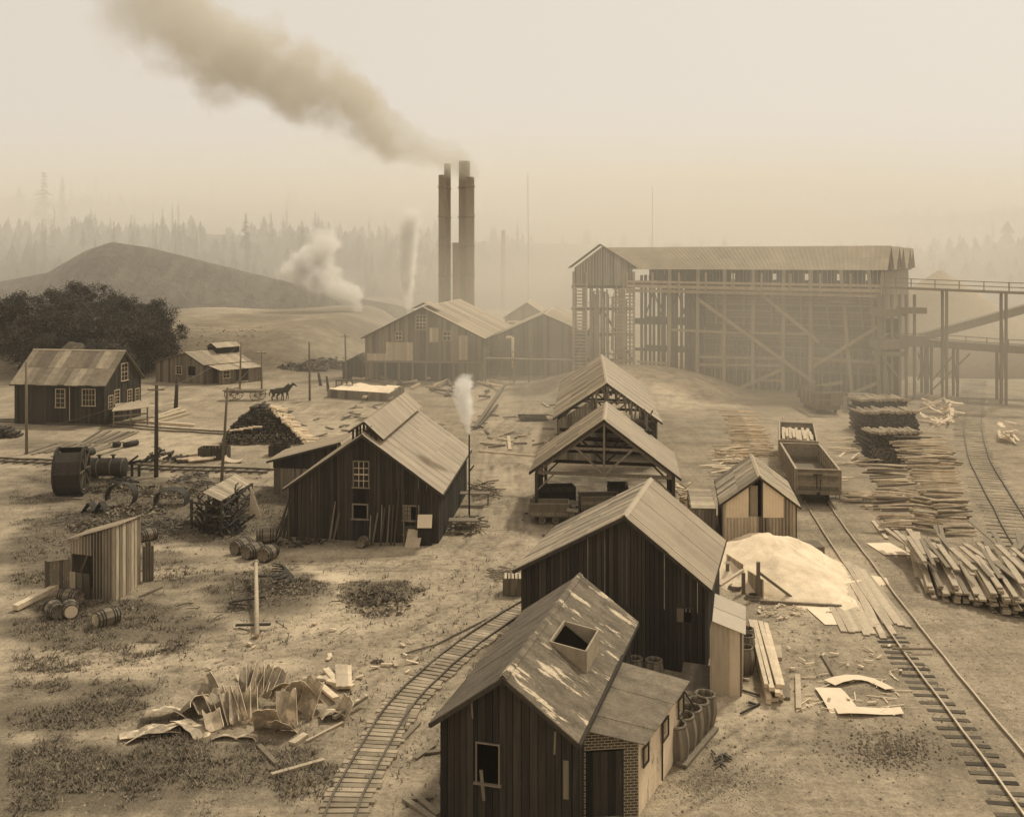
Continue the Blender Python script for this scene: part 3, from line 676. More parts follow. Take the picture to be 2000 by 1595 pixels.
fa = MB(); fa.beam(aA+V(-.2,-.3,2.42), aB+V(0,-.3,3.87), .05, .14); mk('fascia', fa, M['dpost'], add)

# ---- left house
h7, c7 = gable('board_house', 'long dark board house at the left edge with a patchwork plank roof', (-40.5, 102.0), (-39.3, 109.8), (-10.4, 1.7), 4.05, 7.25, .5, .35, cat='house',
    ops={'F': [((211,774,219,796), dict(nx=2, nz=4)), ((223,763,232,787), dict(nx=2, nz=4)), ((236,711,248,741), dict(nx=2, nz=4)), ((248,762,256,784), dict(nx=2, nz=4)), ((263,760,270,781), dict(nx=2, nz=4))],
         'L': [((110,760,127,795), dict(nx=2, nz=4)), ((162,760,186,792), dict(nx=4, nz=3))]}, lt=('board', .75, 2), ml=M['roofg'], bw=.26)
dr7 = MB(); d_, n_ = ndir(c7[3], c7[0]); r_ = rect(c7[3], c7[0], 66,772,82,820)
a = c7[3]+d_*r_[0]+n_*.06; b_ = c7[3]+d_*r_[1]+n_*.06
dr7.hexa([a, b_, b_-n_*.03, a-n_*.03], [a+V(0,0,r_[3]), b_+V(0,0,r_[3]), b_-n_*.03+V(0,0,r_[3]), a-n_*.03+V(0,0,r_[3])], .2); mk('door', dr7, M['dpost'], h7)
fl = MB(); fl.tube(c7[3]+d_*6.2+n_*.2+V(0,0,3.9), c7[3]+d_*6.2+n_*.2+V(0,0,.5), .05); mk('drainpipe', fl, M['pale'], h7)
# bench with roof at its gable end
pt = thing('lumber_rack', 'sagging plank-roofed rack with scraps at the house gable', 'rack', (-39.6, 99.6, 0))
m = MB(); c0, c1 = P(218, 799, 103.3), P(290, 788, 107)
m.sheet([[P(218,803,101), P(255,800,102), P(290,795,103)], [P(228,788,105), P(262,785,106), P(292,780,107)]], .06, .6); mk('rack_top', m, M['roofw'], pt)
m = MB()
for (x, y, Y) in ((222,803,101), (255,801,102), (288,796,103)): p = P(x, y, Y); m.beam((p.x, p.y, -.1), p, .12, .12, .3)
for z_ in (.6, 1.2): m.beam((P(222,800,101).x, 101, z_), (P(288,800,103).x, 103, z_), .1, .15, .5)
mk('rack_frame', m, M['post'], pt)

# ---- far small house with a dormer
h8, c8 = gable('cabin', 'grey board cabin with small roof monitor below the grassy bank', (-49.3, 140.3), (-41.2, 136.8), (5.0, 5.9), 2.6, 4.2, .64, .3, wm='grey', cat='cabin',
    ops={'F': [((345,715,355,730), dict(nx=2, nz=3)), ((368,715,382,733), None)]}, lt=('board', .9, 1), ml=M['roofw'], bw=.35, z0=-.5)
m = MB(); q0 = V(-41.6, 141.5, 0); uu = V(5, 5.9, 0).normalized(); vv = V(uu.y, -uu.x, 0)
slope(m, q0+vv*1.4+V(0,0,4.6), q0+vv*1.4+uu*4+V(0,0,4.6), q0+V(0,0,5.2), q0+uu*4+V(0,0,5.2), 'board', 1, 1)
slope(m, q0-vv*1.4+uu*4+V(0,0,4.6), q0-vv*1.4+V(0,0,4.6), q0+uu*4+V(0,0,5.2), q0+V(0,0,5.2), 'board', 1, 1)
mo = mk('roof_monitor', m, M['roofw'], h8); m = MB()
for sg in (-1, 1): m.beam(q0+vv*1.1*sg+uu*.2+V(0,0,4.1), q0+vv*1.1*sg+uu*3.8+V(0,0,4.1), .1, 1.0, .3)
m.beam(q0-vv*1.1+uu*.2+V(0,0,4.2), q0+vv*1.1+uu*.2+V(0,0,4.2), .1, .9, .2); mk('monitor_frame', m, M['dark'], mo)
a8, b8 = V(-41.3, 137.2, 0), V(-36.6, 143.6, 0)
pc = thing('porch', 'low porch wing with window and shaded bay right of the grey cabin', 'porch', (-37.8, 140, 0))
a8, b8 = V(-40.9, 137.4, 0), V(-36.4, 142.6, 0); e8 = V(1.9, -1.1, 0)
wall(pc, a8+e8, b8+e8, 2.0, -.3, M['grey'], [(2.6, 4.6, -.1, 1.8), (.6, 1.6, .9, 1.8)], bw=.35)
m = MB(); slope(m, a8+e8*1.15+V(0,0,1.95), b8+e8*1.15+V(0,0,1.95), a8+V(0,0,2.55), b8+V(0,0,2.55), 'board', .8, 1); mk('roof_slope', m, M['roofw'], pc)
window(pc, a8+e8, b8+e8, (.6, 1.6, .9, 1.8), 2, 2)

# ---- corrugated outhouse, left foreground
C0, Cl, Cr = V(-19.3, 49.85, 0), V(-21.85, 50.8, 0), V(-19.05, 52.4, 0); Cb = Cl+Cr-C0
out = thing('tin_outhouse', 'leaning corrugated iron hut with open door and slanting roof on the left', 'hut', (C0+Cb)/2)
fr_ = rect(Cl, C0, 141, 1080, 183, 1170)
wf_ = (C0-Cl).length
wall(out, Cl, C0, lambda u: 2.66+.92*u/wf_, -.15, M['tinwall'], [(fr_[0], fr_[1], -.2, fr_[3])], style='tin')
wall(out, C0, Cr, lambda u: 3.58-.2*u/2.6, -.15, mat('stained_boards', .3, .45, (6, 6, .8), .4, 20, .2, .8, .3, worn=(.05, (5, 5, 1), .6, .1)), bw=.3)
wall(out, Cr, Cb, lambda u: 3.4-.9*u/2.7, -.15, M['tinwall'], style='tin'); wall(out, Cb, Cl, 2.55, -.15, M['tinwall'], style='tin')
m = MB(); slope(m, Cl+V(-.3,-.15,2.7), Cb+V(-.3,.1,2.55), C0+V(.12,-.2,3.66), Cr+V(.15,.15,3.5), 'tin', .7, 1); mk('roof_slope', m, M['roofw'], out)
m = MB(); n8 = ndir(Cl, C0)[1]; d8 = ndir(Cl, C0)[0]; hp = Cl+d8*fr_[0]
lf = (V(-1, -.45, 0)).normalized()
for i in range(6):
    m.beam(hp+lf*(.1+i*.2)+V(0,0,.35), hp+lf*(.1+i*.2)+V(0,0,1.75), .19, .03, R(0, 1), up=V(lf.y, -lf.x, 0))
dl = mk('door', m, M['grey'], out); m = MB(); nn = V(-lf.y, lf.x, 0)*-.04
m.beam(hp+lf*.1+nn+V(0,0,.5), hp+lf*1.15+nn+V(0,0,1.6), .12, .03, .9, up=nn); m.beam(hp+lf*.0+nn+V(0,0,1.68), hp+lf*1.2+nn+V(0,0,1.68), .03, .1, .9); m.beam(hp+lf*1.2+nn+V(0,0,.1), hp+lf*1.2+nn+V(0,0,1.8), .1, .06, .3, up=nn)
mk('brace', m, M['post'], dl)
m = MB(); dx = ndir(C0, Cr)[0]
for i in range(4): p = Cr+V(.1+i*.13, .3+i*.05, 0); m.beam(p+V(0,0,-.1), p+V(0,0,1.9+R(-.1, .2)), .13, .03, R(0, 1), up=V(0,1,0))
mk('side_boards', m, M['grey'], out)
m = MB(); a, b_ = P(141,1120,50.9), P(183,1128,50.3)
for i in range(3): m.beam(Cl.lerp(C0, .06+.16*i)+n8*.1+V(0,0,-.1), Cl.lerp(C0, .06+.16*i)+n8*.1+V(0,0,1.15), .36, .03, R(0, 1), up=n8)
mk('lower_panel', m, M['tinwall'], out)

# ---- rack shed full of scrap
rA, rB = G(380, 1048), G(452, 1052); rp = V(0, 0, 0)
rack = thing('scrap_rack_shed', 'small plank-roofed rack shed stuffed with scrap pipes and iron', 'rack', (-17.2, 62.5, 0))
eR0, eR1 = P(432, 978, 61.5), P(491, 943, 68.0); rg0, rg1 = P(396, 961, 62.3), P(461, 925, 68.8); eL0 = P(373, 975, 62.8); eL1 = P(440, 938, 69.2)
m = MB(); slope(m, eR0, eR1, rg0, rg1, 'board', .45, 1); mk('roof_slope', m, M['roofw'], rack)
m = MB(); slope(m, eL1, eL0, rg1, rg0, 'board', .6, 1); mk('roof_slope', m, M['grey'], rack)
m = MB()
for q in (eR0, eR1, eL0, eL1, (eR0+eR1)/2, (eR0+eL0)/2): m.beam((q.x, q.y+.1, -.2), (q.x, q.y+.1, q.z-.04), .14, .14, .4, up=V(0,1,0))
for z_ in (.5, 1.1, 1.7):
    m.beam((eR0.x, eR0.y+.1, z_), (eL0.x, eL0.y+.1, z_), .1, .12, .4); m.beam((eR0.x, eR0.y, z_), (eR1.x, eR1.y, z_), .1, .12, .4)
mk('rack_frame', m, M['dpost'], rack)

# ---- power house
pA, pB, pD = V(-20.9, 141.5, 0), V(-3.7, 140, 0), V(3.7, 29, 0)
ph, pc_ = gable('power_house', 'big hazy gabled power house of patched boards in front of the stacks', pA, pB, pD, 5.9, 10.2, .5, .5, wm='grey', cat='power house',
    ops={'F': [((813,616,832,643), dict(nx=3, nz=4, bar=.08)), ((773,648,784,663), dict(nx=2, nz=2, bar=.07)), ((866,648,880,664), dict(nx=2, nz=2, bar=.07))]}, lt=('tin', 1.4, 2, .03, .5), ml=M['roofw'], bw=.45, z0=-.3)
d_, n_ = ndir(pc_[0], pc_[1])
m = MB()
for (x0, y0, x1, y1) in ((757,668,805,704), (842,640,858,668), (899,655,912,703), (720,690,757,704)):
    m = MB(); r_ = rect(pc_[0], pc_[1], x0, y0, x1, y1); u = r_[0]
    while u < r_[1]:
        a = pc_[0]+d_*u+n_*.09; m.beam(a+V(0,0,r_[2]), a+V(0,0,r_[3]), .4, .03, R(.2, 1), up=n_); u += .42
    mk('board_patch', m, M['pale'], ph)
m = MB(); a, b_ = pc_[0]+n_*1.3+d_*1.0, pc_[0]+n_*1.3+d_*13
lowz = hit(pc_[0], pc_[1], 800, 706)[1]
wall(ph, pc_[0]+n_*.14+d_*1.8, pc_[0]+n_*.14+d_*13.0, lowz, -.2, M['darkred'], bw=.5, name='lower_wall')
m = MB(); m.beam(pc_[0]+n_*.2+V(0,0,lowz), pc_[1]+n_*.2+V(0,0,lowz), .3, .25, .6)
for i in range(9): p = pc_[0]+n_*.25+d_*(1+i*1.9); m.beam(p+V(0,0,-.2), p+V(0,0,lowz), .25, .25, .5, up=n_)
mk('timber_sill', m, M['post'], ph)
m = MB(); q0 = (pA+pB)/2+pD*.03; slope(m, q0+V(1.8,0,9.9), q0+V(1.8,0,9.9)+pD*.12, q0+V(0,0,10.8), q0+V(0,0,10.8)+pD*.12, 'board', 2, 1)
slope(m, q0+V(-1.8,0,9.9)+pD*.12, q0+V(-1.8,0,9.9), q0+V(0,0,10.8)+pD*.12, q0+V(0,0,10.8), 'board', 2, 1); mk('roof_monitor', m, M['roofw'], ph)
# side wings
wg, wc = gable('engine_house', 'hazy gabled wing right of the power house with white steam pipes', (-3.3, 148), (12.5, 146.5), (2.4, 24), 5.4, 8.9, .5, .4, wm='grey', cat='engine house', lt=('tin', 1.4, 2, .03, .5), ml=M['roofw'], bw=.5)
w2, wc2 = gable('boiler_shed', 'small pale gable rising behind the engine house roof', (-1.5, 176), (6.6, 175.5), (1, 14), 6.8, 9.4, .5, .3, wm='grey', cat='shed', lt=('board', 1.5, 1), ml=M['roofw'], bw=.5)
wl, wlc = gable('tool_shed', 'little dark shed left of the power house', (-23.9, 143.5), (-20.6, 143), (.3, 4), 2.2, 3.4, .7, .15, wm='dark', cat='shed', lt=('board', 1, 1), ml=M['roofg'], bw=.3)
wl['label'] = 'little dark shed against the left end of the power house'
# pipes
def pipe(label, pts, r, mt=None):
    m = MB(); m.path(pts, r, 8)
    return tag(mk('steam_pipe', m, mt or M['pipe'], smooth=True), label, 'pipe')
pipe('white elbow pipe standing in front of the engine house', [P(988,659,144), P(1001,659,144), P(1002,718,144)], .2)
pipe('white pipe loop running below the small pale gable', [P(990,629,174), P(1055,629,174), P(1055,640,174), P(1014,640,174)], .22)
# gangway from power house to the bins
gw = thing('gangway', 'timber gangway on thin posts between power house and ore bins', 'gangway', (4, 139, 0))
m = MB(); g0, g1 = P(948, 700, 139), P(1118, 704, 139); m.beam(g0, g1, 1.4, .25); m.beam(g0+V(0,-.7,1), g1+V(0,-.7,1), .1, .1)
mk('deck', m, M['post'], gw)
for i in range(7):
    p = g0.lerp(g1, i/6); m = MB(); m.beam((p.x, p.y, -.2), (p.x, p.y, p.z-.1), .22, .22, .5, up=V(0,1,0)); m.beam((p.x, p.y-.7, p.z), (p.x, p.y-.7, p.z+1), .1, .1, up=V(0,1,0)); mk('post', m, M['post'], gw)

# ---- smokestacks
for (px, ptop, Y, wpx, lab) in ((864,342,174,15,'leftmost tall iron smokestack, its top lost in smoke'), (874,320,178,13,'slim smokestack touching the right side of the leftmost stack'),
        (907,315,176,22,'tallest thick smokestack of the right pair'), (918,346,173,17,'smokestack on the far right with smoke around its rim'), (890,474,170,12,'short stub smokestack between the two tall pairs')):
    top = P(px, ptop, Y); r = wpx*Y/F/2; root = thing('smokestack', lab, 'smokestack', (top.x, Y, 0), 'smokestacks of the power house')
    m = MB(); m.lathe([(r*1.1, 0), (r*1.03, 10), (r, top.z-.6), (r, top.z), (r*.8, top.z), (r*.8, top.z-3)], 20, .5, (top.x, Y, 0), close=False); mk('shaft', m, M['stack'], root, True)
    for z_ in range(4, int(top.z), 5): m = MB(); m.lathe([(r*1.0, z_), (r*1.1+.06, z_), (r*1.1+.06, z_+.2), (r*1.0, z_+.2)], 20, .5, (top.x, Y, 0), close=False); mk('band', m, M['stack'], root, True)
root = thing('smokestack', 'lone faint smokestack far behind to the right of the pairs', 'smokestack', (P(983,500,300).x, 300, 0))
m = MB(); p = P(983, 450, 300); m.lathe([(.7, -1), (.55, p.z)], 12, .5, (p.x, 300, 0)); mk('shaft', m, M['stack'], root, True)
# ================================================================ ore bins
M['slat'] = mat('bleached_timber', .23, .3, (2, 2, .5), .3, 8, .15, .9, .2)
E1, E2_ = V(16.2, 138, 0), V(45, 124, 0); ZE, ZR = 15.4, 18.4
dx_ = (E2_-E1).normalized(); dy_ = V(-dx_.y, dx_.x, 0)      # along the front, and away behind it
bins = thing('ore_bins', 'huge hazy timber ore bins with long ridge roof and braced trestle front', 'ore bins', (E1+E2_)/2+dy_*8)
LB = (E2_-E1).length
BP = lambda u, v, z: E1+dx_*u+dy_*v+V(0, 0, z)
for k in range(5):
    v = 8*k; u0 = -4 if k == 0 else -2; u1 = LB+.5+(.25 if k % 2 else 0)
    m = MB(); slope(m, BP(u0 if k else 0, v-.4, ZE), BP(u1, v-.4, ZE), BP(u0 if k else -6.0, v+4, ZR), BP(u1, v+4, ZR), 'tin', 1.6, 2, .02, .5)
    slope(m, BP(u1, v+7.6, ZE+.05), BP(u0, v+7.6, ZE+.05), BP(u1, v+4, ZR), BP(u0, v+4, ZR), 'tin', 1.6, 1, .03, .5); mk('roof_slope', m, M['roofp'], bins)
    m = MB()
    for i in range(14):
        vv = v+.1+7.4*i/14; a = min(vv-v, 7.6-(vv-v)); b_ = min(vv+.5-v, 7.6-(vv+.5-v))
        m.hexa([BP(LB, vv, ZE-.2), BP(LB, vv+.5, ZE-.2), BP(LB-.1, vv+.5, ZE-.2), BP(LB-.1, vv, ZE-.2)], [BP(LB, vv, ZE+a*.72), BP(LB, vv+.5, ZE+b_*.72), BP(LB-.1, vv+.5, ZE+b_*.72), BP(LB-.1, vv, ZE+a*.72)], R(0, 1))
    mk('gable_end', m, M['darkred'], bins)
# upper wall with small openings, below the eave
wall(bins, BP(2, 1.2, 0), BP(LB, 1.2, 0), ZE, 13.2, M['darkred'], [(u, u+.45, 14.1, 14.9) for u in (11.2, 16.5, 20.5, 24.4, 27.8, 30.9)], bw=.5, name='upper_wall')
# bin body
wall(bins, BP(9.3, 2.6, 0), BP(LB, 2.6, 0), 13.2, -.3, M['darkred'], bw=.55, name='bin_wall')
m = MB()
for z_ in [2.5+.42*i for i in range(25)]:
    m.beam(BP(9.4, 2.46, z_), BP(LB-.2, 2.46-.0, z_), .12, .36, R(0, 1))
mk('plank_facing', m, M['post'], bins)
wall(bins, BP(LB-.3, 2.6, 0), BP(LB-.3, 34, 0), 13.2, -.3, M['darkred'], bw=.6, name='bin_wall')
m = MB()
for k in range(30):
    u = R(.5, LB+.6) if k < 0 else LB; v = .5+k*1.15; m.beam(BP(LB+.3, v, -.3), BP(LB-.2, v, ZE), .3, .3, R(0, 1), up=dx_)
mk('end_posts', m, M['slat'], bins)
# front bents
for i, px in enumerate((1310, 1365, 1417, 1473, 1532, 1585, 1652, 1706, 1722)):
    u, _ = hit(E1, E2_, px, 650); lean_ = 0 if i < 6 else -.9
    m = MB(); m.beam(BP(u-lean_, -.8, -.3), BP(u+lean_*.6, -.3, ZE if i < 8 else 13.5), .42, .36, .5, up=-dy_); mk('post', m, M['slat'], bins)
for px in (1390, 1445, 1500, 1558, 1605, 1672):
    u, _ = hit(E1, E2_, px, 600); m = MB(); m.beam(BP(u+(.6 if px > 1590 else 0), 2.3, 8.0), BP(u, 2.3, 13.2), .25, .2, .5, up=-dy_); mk('stud', m, M['slat'], bins)
def brace(x0, y0, x1, y1, w_=.42, v=-1.05, nm='brace', mt='slat'):
    u0, z0 = hit(BP(0, v, 0), BP(LB, v, 0), x0, y0); u1, z1 = hit(BP(0, v, 0), BP(LB, v, 0), x1, y1)
    m = MB(); m.beam(BP(u0, v, z0), BP(u1, v, z1), .22, w_, .6, up=-dy_ if False else V(0,0,1)); mk(nm, m, M[mt], bins)
for q in ((1362,583,1592,748), (1472,562,1600,668), (1724,632,1588,716), (1530,720,1400,778), (1600,752,1480,795), (1590,756,1646,746), (1712,748,1655,772)): brace(*q)
for q in ((1312,644,1440,650), (1440,650,1590,652), (1366,697,1530,700), (1366,712,1530,714), (1475,742,1530,743), (1590,700,1712,708), (1620,588,1660,590), (1245,706,1310,710)): brace(*q, w_=.3, v=-.55, nm='girt', mt='slat')
for i in range(30):
    u = 9.6+i*.72+R(-.2,.2); m = MB(); m.beam(BP(u, 1.6, -.3), BP(u, 1.9, R(4.5,8)), .22, .2, R(0,1), up=-dy_); mk('stud', m, M['post'], bins)
# gallery along the top
m = MB(); m.beam(BP(0, -1.3, 12.6), BP(LB, -1.3, 12.3), 1.6, .35, .5); m.beam(BP(0, -2.1, 13.2), BP(LB, -2.1, 12.95), .15, .4, .9); m.beam(BP(0, -2.1, 13.8), BP(LB, -2.1, 13.55), .15, .3, .9)
for i in range(10): u = LB*i/9; m.beam(BP(u, -2.1, 12.5), BP(u, -2.1, 15.0), .2, .3, .6, up=-dy_)
mk('gallery', m, M['slat'], bins)
# open timberwork left of the bins
m = MB()
for i in range(15):
    for v in (0.5, 4, 9, 15):
        u = .5+i*.62+R(-.15, .15)+v*.04
        if random.random() < .62: m.beam(BP(u, v, -.3), BP(u, v, 14.6), .3, .3, R(0, 1), up=-dy_)
for v in (1, 6):
    for z_ in (4.6, 8.4, 13.4): m.beam(BP(0, v, z_), BP(9.5, v, z_), .25, .8 if z_ == 8.4 else .4, .4)
for i in range(5):
    u = 1.2+i*1.7; m.beam(BP(u, 2, 9), BP(u+1.3, 2, 13), .15, .15, .3); m.beam(BP(u+1.3, 5, 9), BP(u, 5, 13), .15, .15, .3)
mk('timber_frame', m, M['darkred'], bins)
# headhouse wing at the left end
tw = thing('slatted_tower', 'tall gabled tower clad in rungs and upright laths at the left end of the bins', 'tower', (12, 138, 0))
Tl, Tr = P(1118, 520, 138), P(1238, 524, 138); Tp = P(1172, 478, 138)
L0, R0 = V(Tl.x, 138, 0), V(Tr.x, 137.2, 0)
roof(tw, (Tl.x-.5, 138), (Tr.x+.3, 137.2), (.8, 8), Tl.z-.1, Tp.z+.15, .46, ('board', 1.2, 1), None, M['roofp'], M['roofp'], cap=False)
WT = (R0-L0).length
wall(tw, L0+V(.3,.5,0), R0+V(-.2,.5,0), lambda u: Tl.z+(Tp.z-Tl.z)*(u/(WT*.46) if u < WT*.46 else (WT-u)/(WT*.54))-.2, 13.2, M['grey'], bw=.35, name='gable_wall')
m = MB()
for i in range(34):
    if random.random() < .62: p = L0.lerp(R0, (i+.5)/34)+V(0, 2.2, 0); m.beam(p+V(0,0,-.2), p+V(0,0,R(11,15)), .2, .06, R(0,1), up=V(0,1,0))
for z_ in (3, 6.5, 10, 13): m.beam(L0+V(0,2.1,z_), R0+V(0,2.1,z_), .3, .4, .5)
m.beam(L0+V(0,2.0,3), L0.lerp(R0,.5)+V(0,2.0,10), .25, .3, .5); m.beam(R0+V(0,2.0,3), L0.lerp(R0,.5)+V(0,2.0,10), .25, .3, .5)
mk('back_frame', m, M['darkred'], tw)
for x in (0.15, 1.9, 6.9, WT-.1):
    m = MB(); p = L0.lerp(R0, x/WT); m.beam(p+V(0,0,-.3), p+V(0,0,15.1), .2 if 1 < x < 7 else .3, .25, .7, up=V(0,1,0)); mk('post', m, M['slat'], tw)
for (xa, xb, ja) in ((.3, 1.75, 0), (7.0, WT-.3, .25), (5.6, 6.9, .2)):
    z_ = .6; m = MB()
    while z_ < (13.6 if ja == 0 else 12.8):
        m.beam(L0.lerp(R0, (xa-R(0, ja))/WT)+V(0,-.1,z_), L0.lerp(R0, (xb+R(0, ja*1.5))/WT)+V(0,-.1,z_), .06, .2, R(.2, 1)); z_ += .44 if ja == 0 else R(.38, .6)
    mk('rung_rack', m, M['slat'], tw)
m = MB()
for i in range(26):
    x = 1.9+R(0, 4.9); z0_, z1_ = R(0, 5), R(9, 13.5); p = L0.lerp(R0, x/WT)+V(0,R(0,.8),0); m.beam(p+V(0,0,z0_), p+V(R(-.1,.1),0,z1_), R(.08, .3), .05, R(0, 1), up=V(0,1,0))
for i in range(60):
    x = 2+R(0, 4.3); z0_ = R(1, 12.5); p = L0.lerp(R0, x/WT)+V(0,.6,z0_); m.beam(p, p+V(R(.3,.9),0,0), .05, .09, R(0, 1))
mk('laths', m, M['post'], tw)

# ---- trestles running off to the right
def trestle(name, label, deck, posts, rail=True, w_=1.6, zb=0, th=.3, braces=True):
    root = thing(name, label, 'trestle', (deck[0].x, deck[0].y, 0)); m = MB()
    for a, b_ in zip(deck, deck[1:]): m.beam(a, b_, w_, th, .4)
    mk('deck', m, M['post'], root)
    if rail:
        m = MB()
        for a, b_ in zip(deck, deck[1:]):
            n = max(2, int((b_-a).length/2.2))
            for i in range(n+1): p = a.lerp(b_, i/n)+V(0,-w_/2,0); m.beam(p, p+V(0,0,1.15), .09, .09, .5, up=V(0,1,0))
            for z_ in (.6, 1.12): m.beam(a+V(0,-w_/2,z_), b_+V(0,-w_/2,z_), .07, .1, .6)
        mk('railing', m, M['post'], root)
    for (px, pb) in posts:
        best = None
        for a, b_ in zip(deck, deck[1:]):
            n, Q_ = 40, None
            for i in range(n+1):
                p = a.lerp(b_, i/n); e = abs(1000+p.x*F/p.y-px)
                if best is None or e < best[0]: best = (e, p)
        p = best[1]
        m = MB()
        for s in (-.6, .6): m.beam((p.x, p.y+s, -.3), (p.x, p.y+s, p.z-th/2), .26, .26, .4, up=V(0,1,0))
        m.beam((p.x, p.y-.7, .3), (p.x, p.y+.7, p.z-.6), .12, .12, .4); mk('bent', m, M['post'], root)
    return root
trestle('trestle', 'high walkway trestle with railing running right from the ore bins', [P(1715,560,123), P(1775,563,122), P(1965,571,118), P(2120,576,115)], [(1846,0), (1958,0), (2080,0)], w_=1.4)
t2 = trestle('trestle', 'lower broad trestle with trough beside the railway, right of the ore bins', [P(1715,668,123), P(1800,668,128), P(1960,680,122), P(2100,686,118)], [(1803,0), (1815,0), (1868,0), (1953,0), (2050,0)], w_=2.4, th=.9)
m = MB(); a, b_ = P(1778,664,129), P(1968,612,129); m.beam(a, b_, 1.2, 1.0, .7); m.beam(b_, P(2100,575,129), 1.2, 1.0, .7); mk('chute', m, M['grey'], t2)
m = MB()
for k in range(8):
    p = P(1815+k*17, 640-k*4, 129.5)
for (x0,y0,x1,y1) in ((1793,690,1812,742), (1812,690,1793,742), (1822,742,1865,690), (1895,690,1822,760)): m.beam(P(x0,y0,127), P(x1,y1,127), .16, .16, .5)
mk('cross_brace', m, M['post'], t2)
hd = thing('loading_platform', 'stacked timber platforms and chutes on the right end of the ore bins', 'platform', (46, 122.5, 0))
for (x0, y0, x1, y1) in ((1711,602,1760,617), (1711,662,1762,680), (1716,686,1758,694), (1765,600,1795,612), (1762,655,1800,676)):
    m = MB(); a, b_ = P(x0, (y0+y1)/2, 122), P(x1, (y0+y1)/2, 123.5); m.beam(a, b_, 2.2, (y1-y0)*122/F, .6); mk('platform', m, M['grey'], hd)
m = MB()
for px in (1716, 1727, 1742, 1757, 1770, 1786): a = P(px, 560, 122.3); m.beam((a.x, 122.3, -.2), (a.x, 122.3, P(px,600,122).z+1.5), .28, .28, .4, up=V(0,1,0))
m.beam(P(1724,696,121.5), P(1756,738,121.5), .14, .16, .8); m.beam(P(1718,660,121.5), P(1735,652,121.5), .14, .16, .8)
mk('posts', m, M['post'], hd)
mk('back_wall', (lambda mb: (mb.box(44.8, 124.5, 0, 47, 126, 9.5, .2), mb)[1])(MB()), M['darkred'], hd)
# bright tip of stone far behind the trestles
m = MB(); c = V(69, 165, 0)
m.lathe([(22, 0), (14, 5.5), (7, 10.5), (.4, 15)], 24, .5, (c.x, c.y, 0)); tag(mk('stone_heap', m, M['roofw'], smooth=True), 'large pale cone of spoil seen through the trestle posts', 'spoil heap', kind='structure')

# ---- hopper car under the bins
hc = thing('hopper_car', 'dusty hopper car standing under the ore bins', 'hopper car', (P(1620,0,110).x, 112, 0))
x0, x1 = P(1593,0,110).x, P(1646,0,110).x
for i, (a, b_) in enumerate((((x0,110), (x1,110)), ((x1,110), (x1,117)), ((x1,117), (x0,117)), ((x0,117), (x0,110)))): wall(hc, V(*a,0), V(*b_,0), 2.3, 1.0, M['grey'], bw=.4, name='side')
m = MB(); m.beam((x0-.1, 110-.1, 2.35), (x1+.1, 110-.1, 2.35), .2, .2, .7); m.beam((x0-.1, 110-.1, 1.6), (x1+.1, 110-.1, 1.6), .2, .15, .7); m.box(x0+.2, 110.3, .5, x1-.2, 116.6, 1.0, .2); mk('frame', m, M['post'], hc)
for yy in (111, 115.5):
    for xx in (x0+.5, x1-.5): m = MB(); m.lathe([(.42, -.08), (.42, .08)], 16, .3, (xx, yy, .46), 'X'); mk('wheel', m, M['iron'], hc, True)
# low table-like frame nearby
m = MB(); a = P(1665, 775, 112)
for (dx0, dy0) in ((0,0), (2,0), (0,1.5), (2,1.5)): m.beam((a.x+dx0, a.y+dy0, -.1), (a.x+dx0, a.y+dy0, 1.8), .12, .12, .4, up=V(0,1,0))
m.box(a.x-.2, a.y-.2, 1.8, a.x+2.2, a.y+1.7, 1.92, .6); tag(mk('work_table', m, M['grey']), 'bare timber table under the ore bins beside the hopper car', 'table')

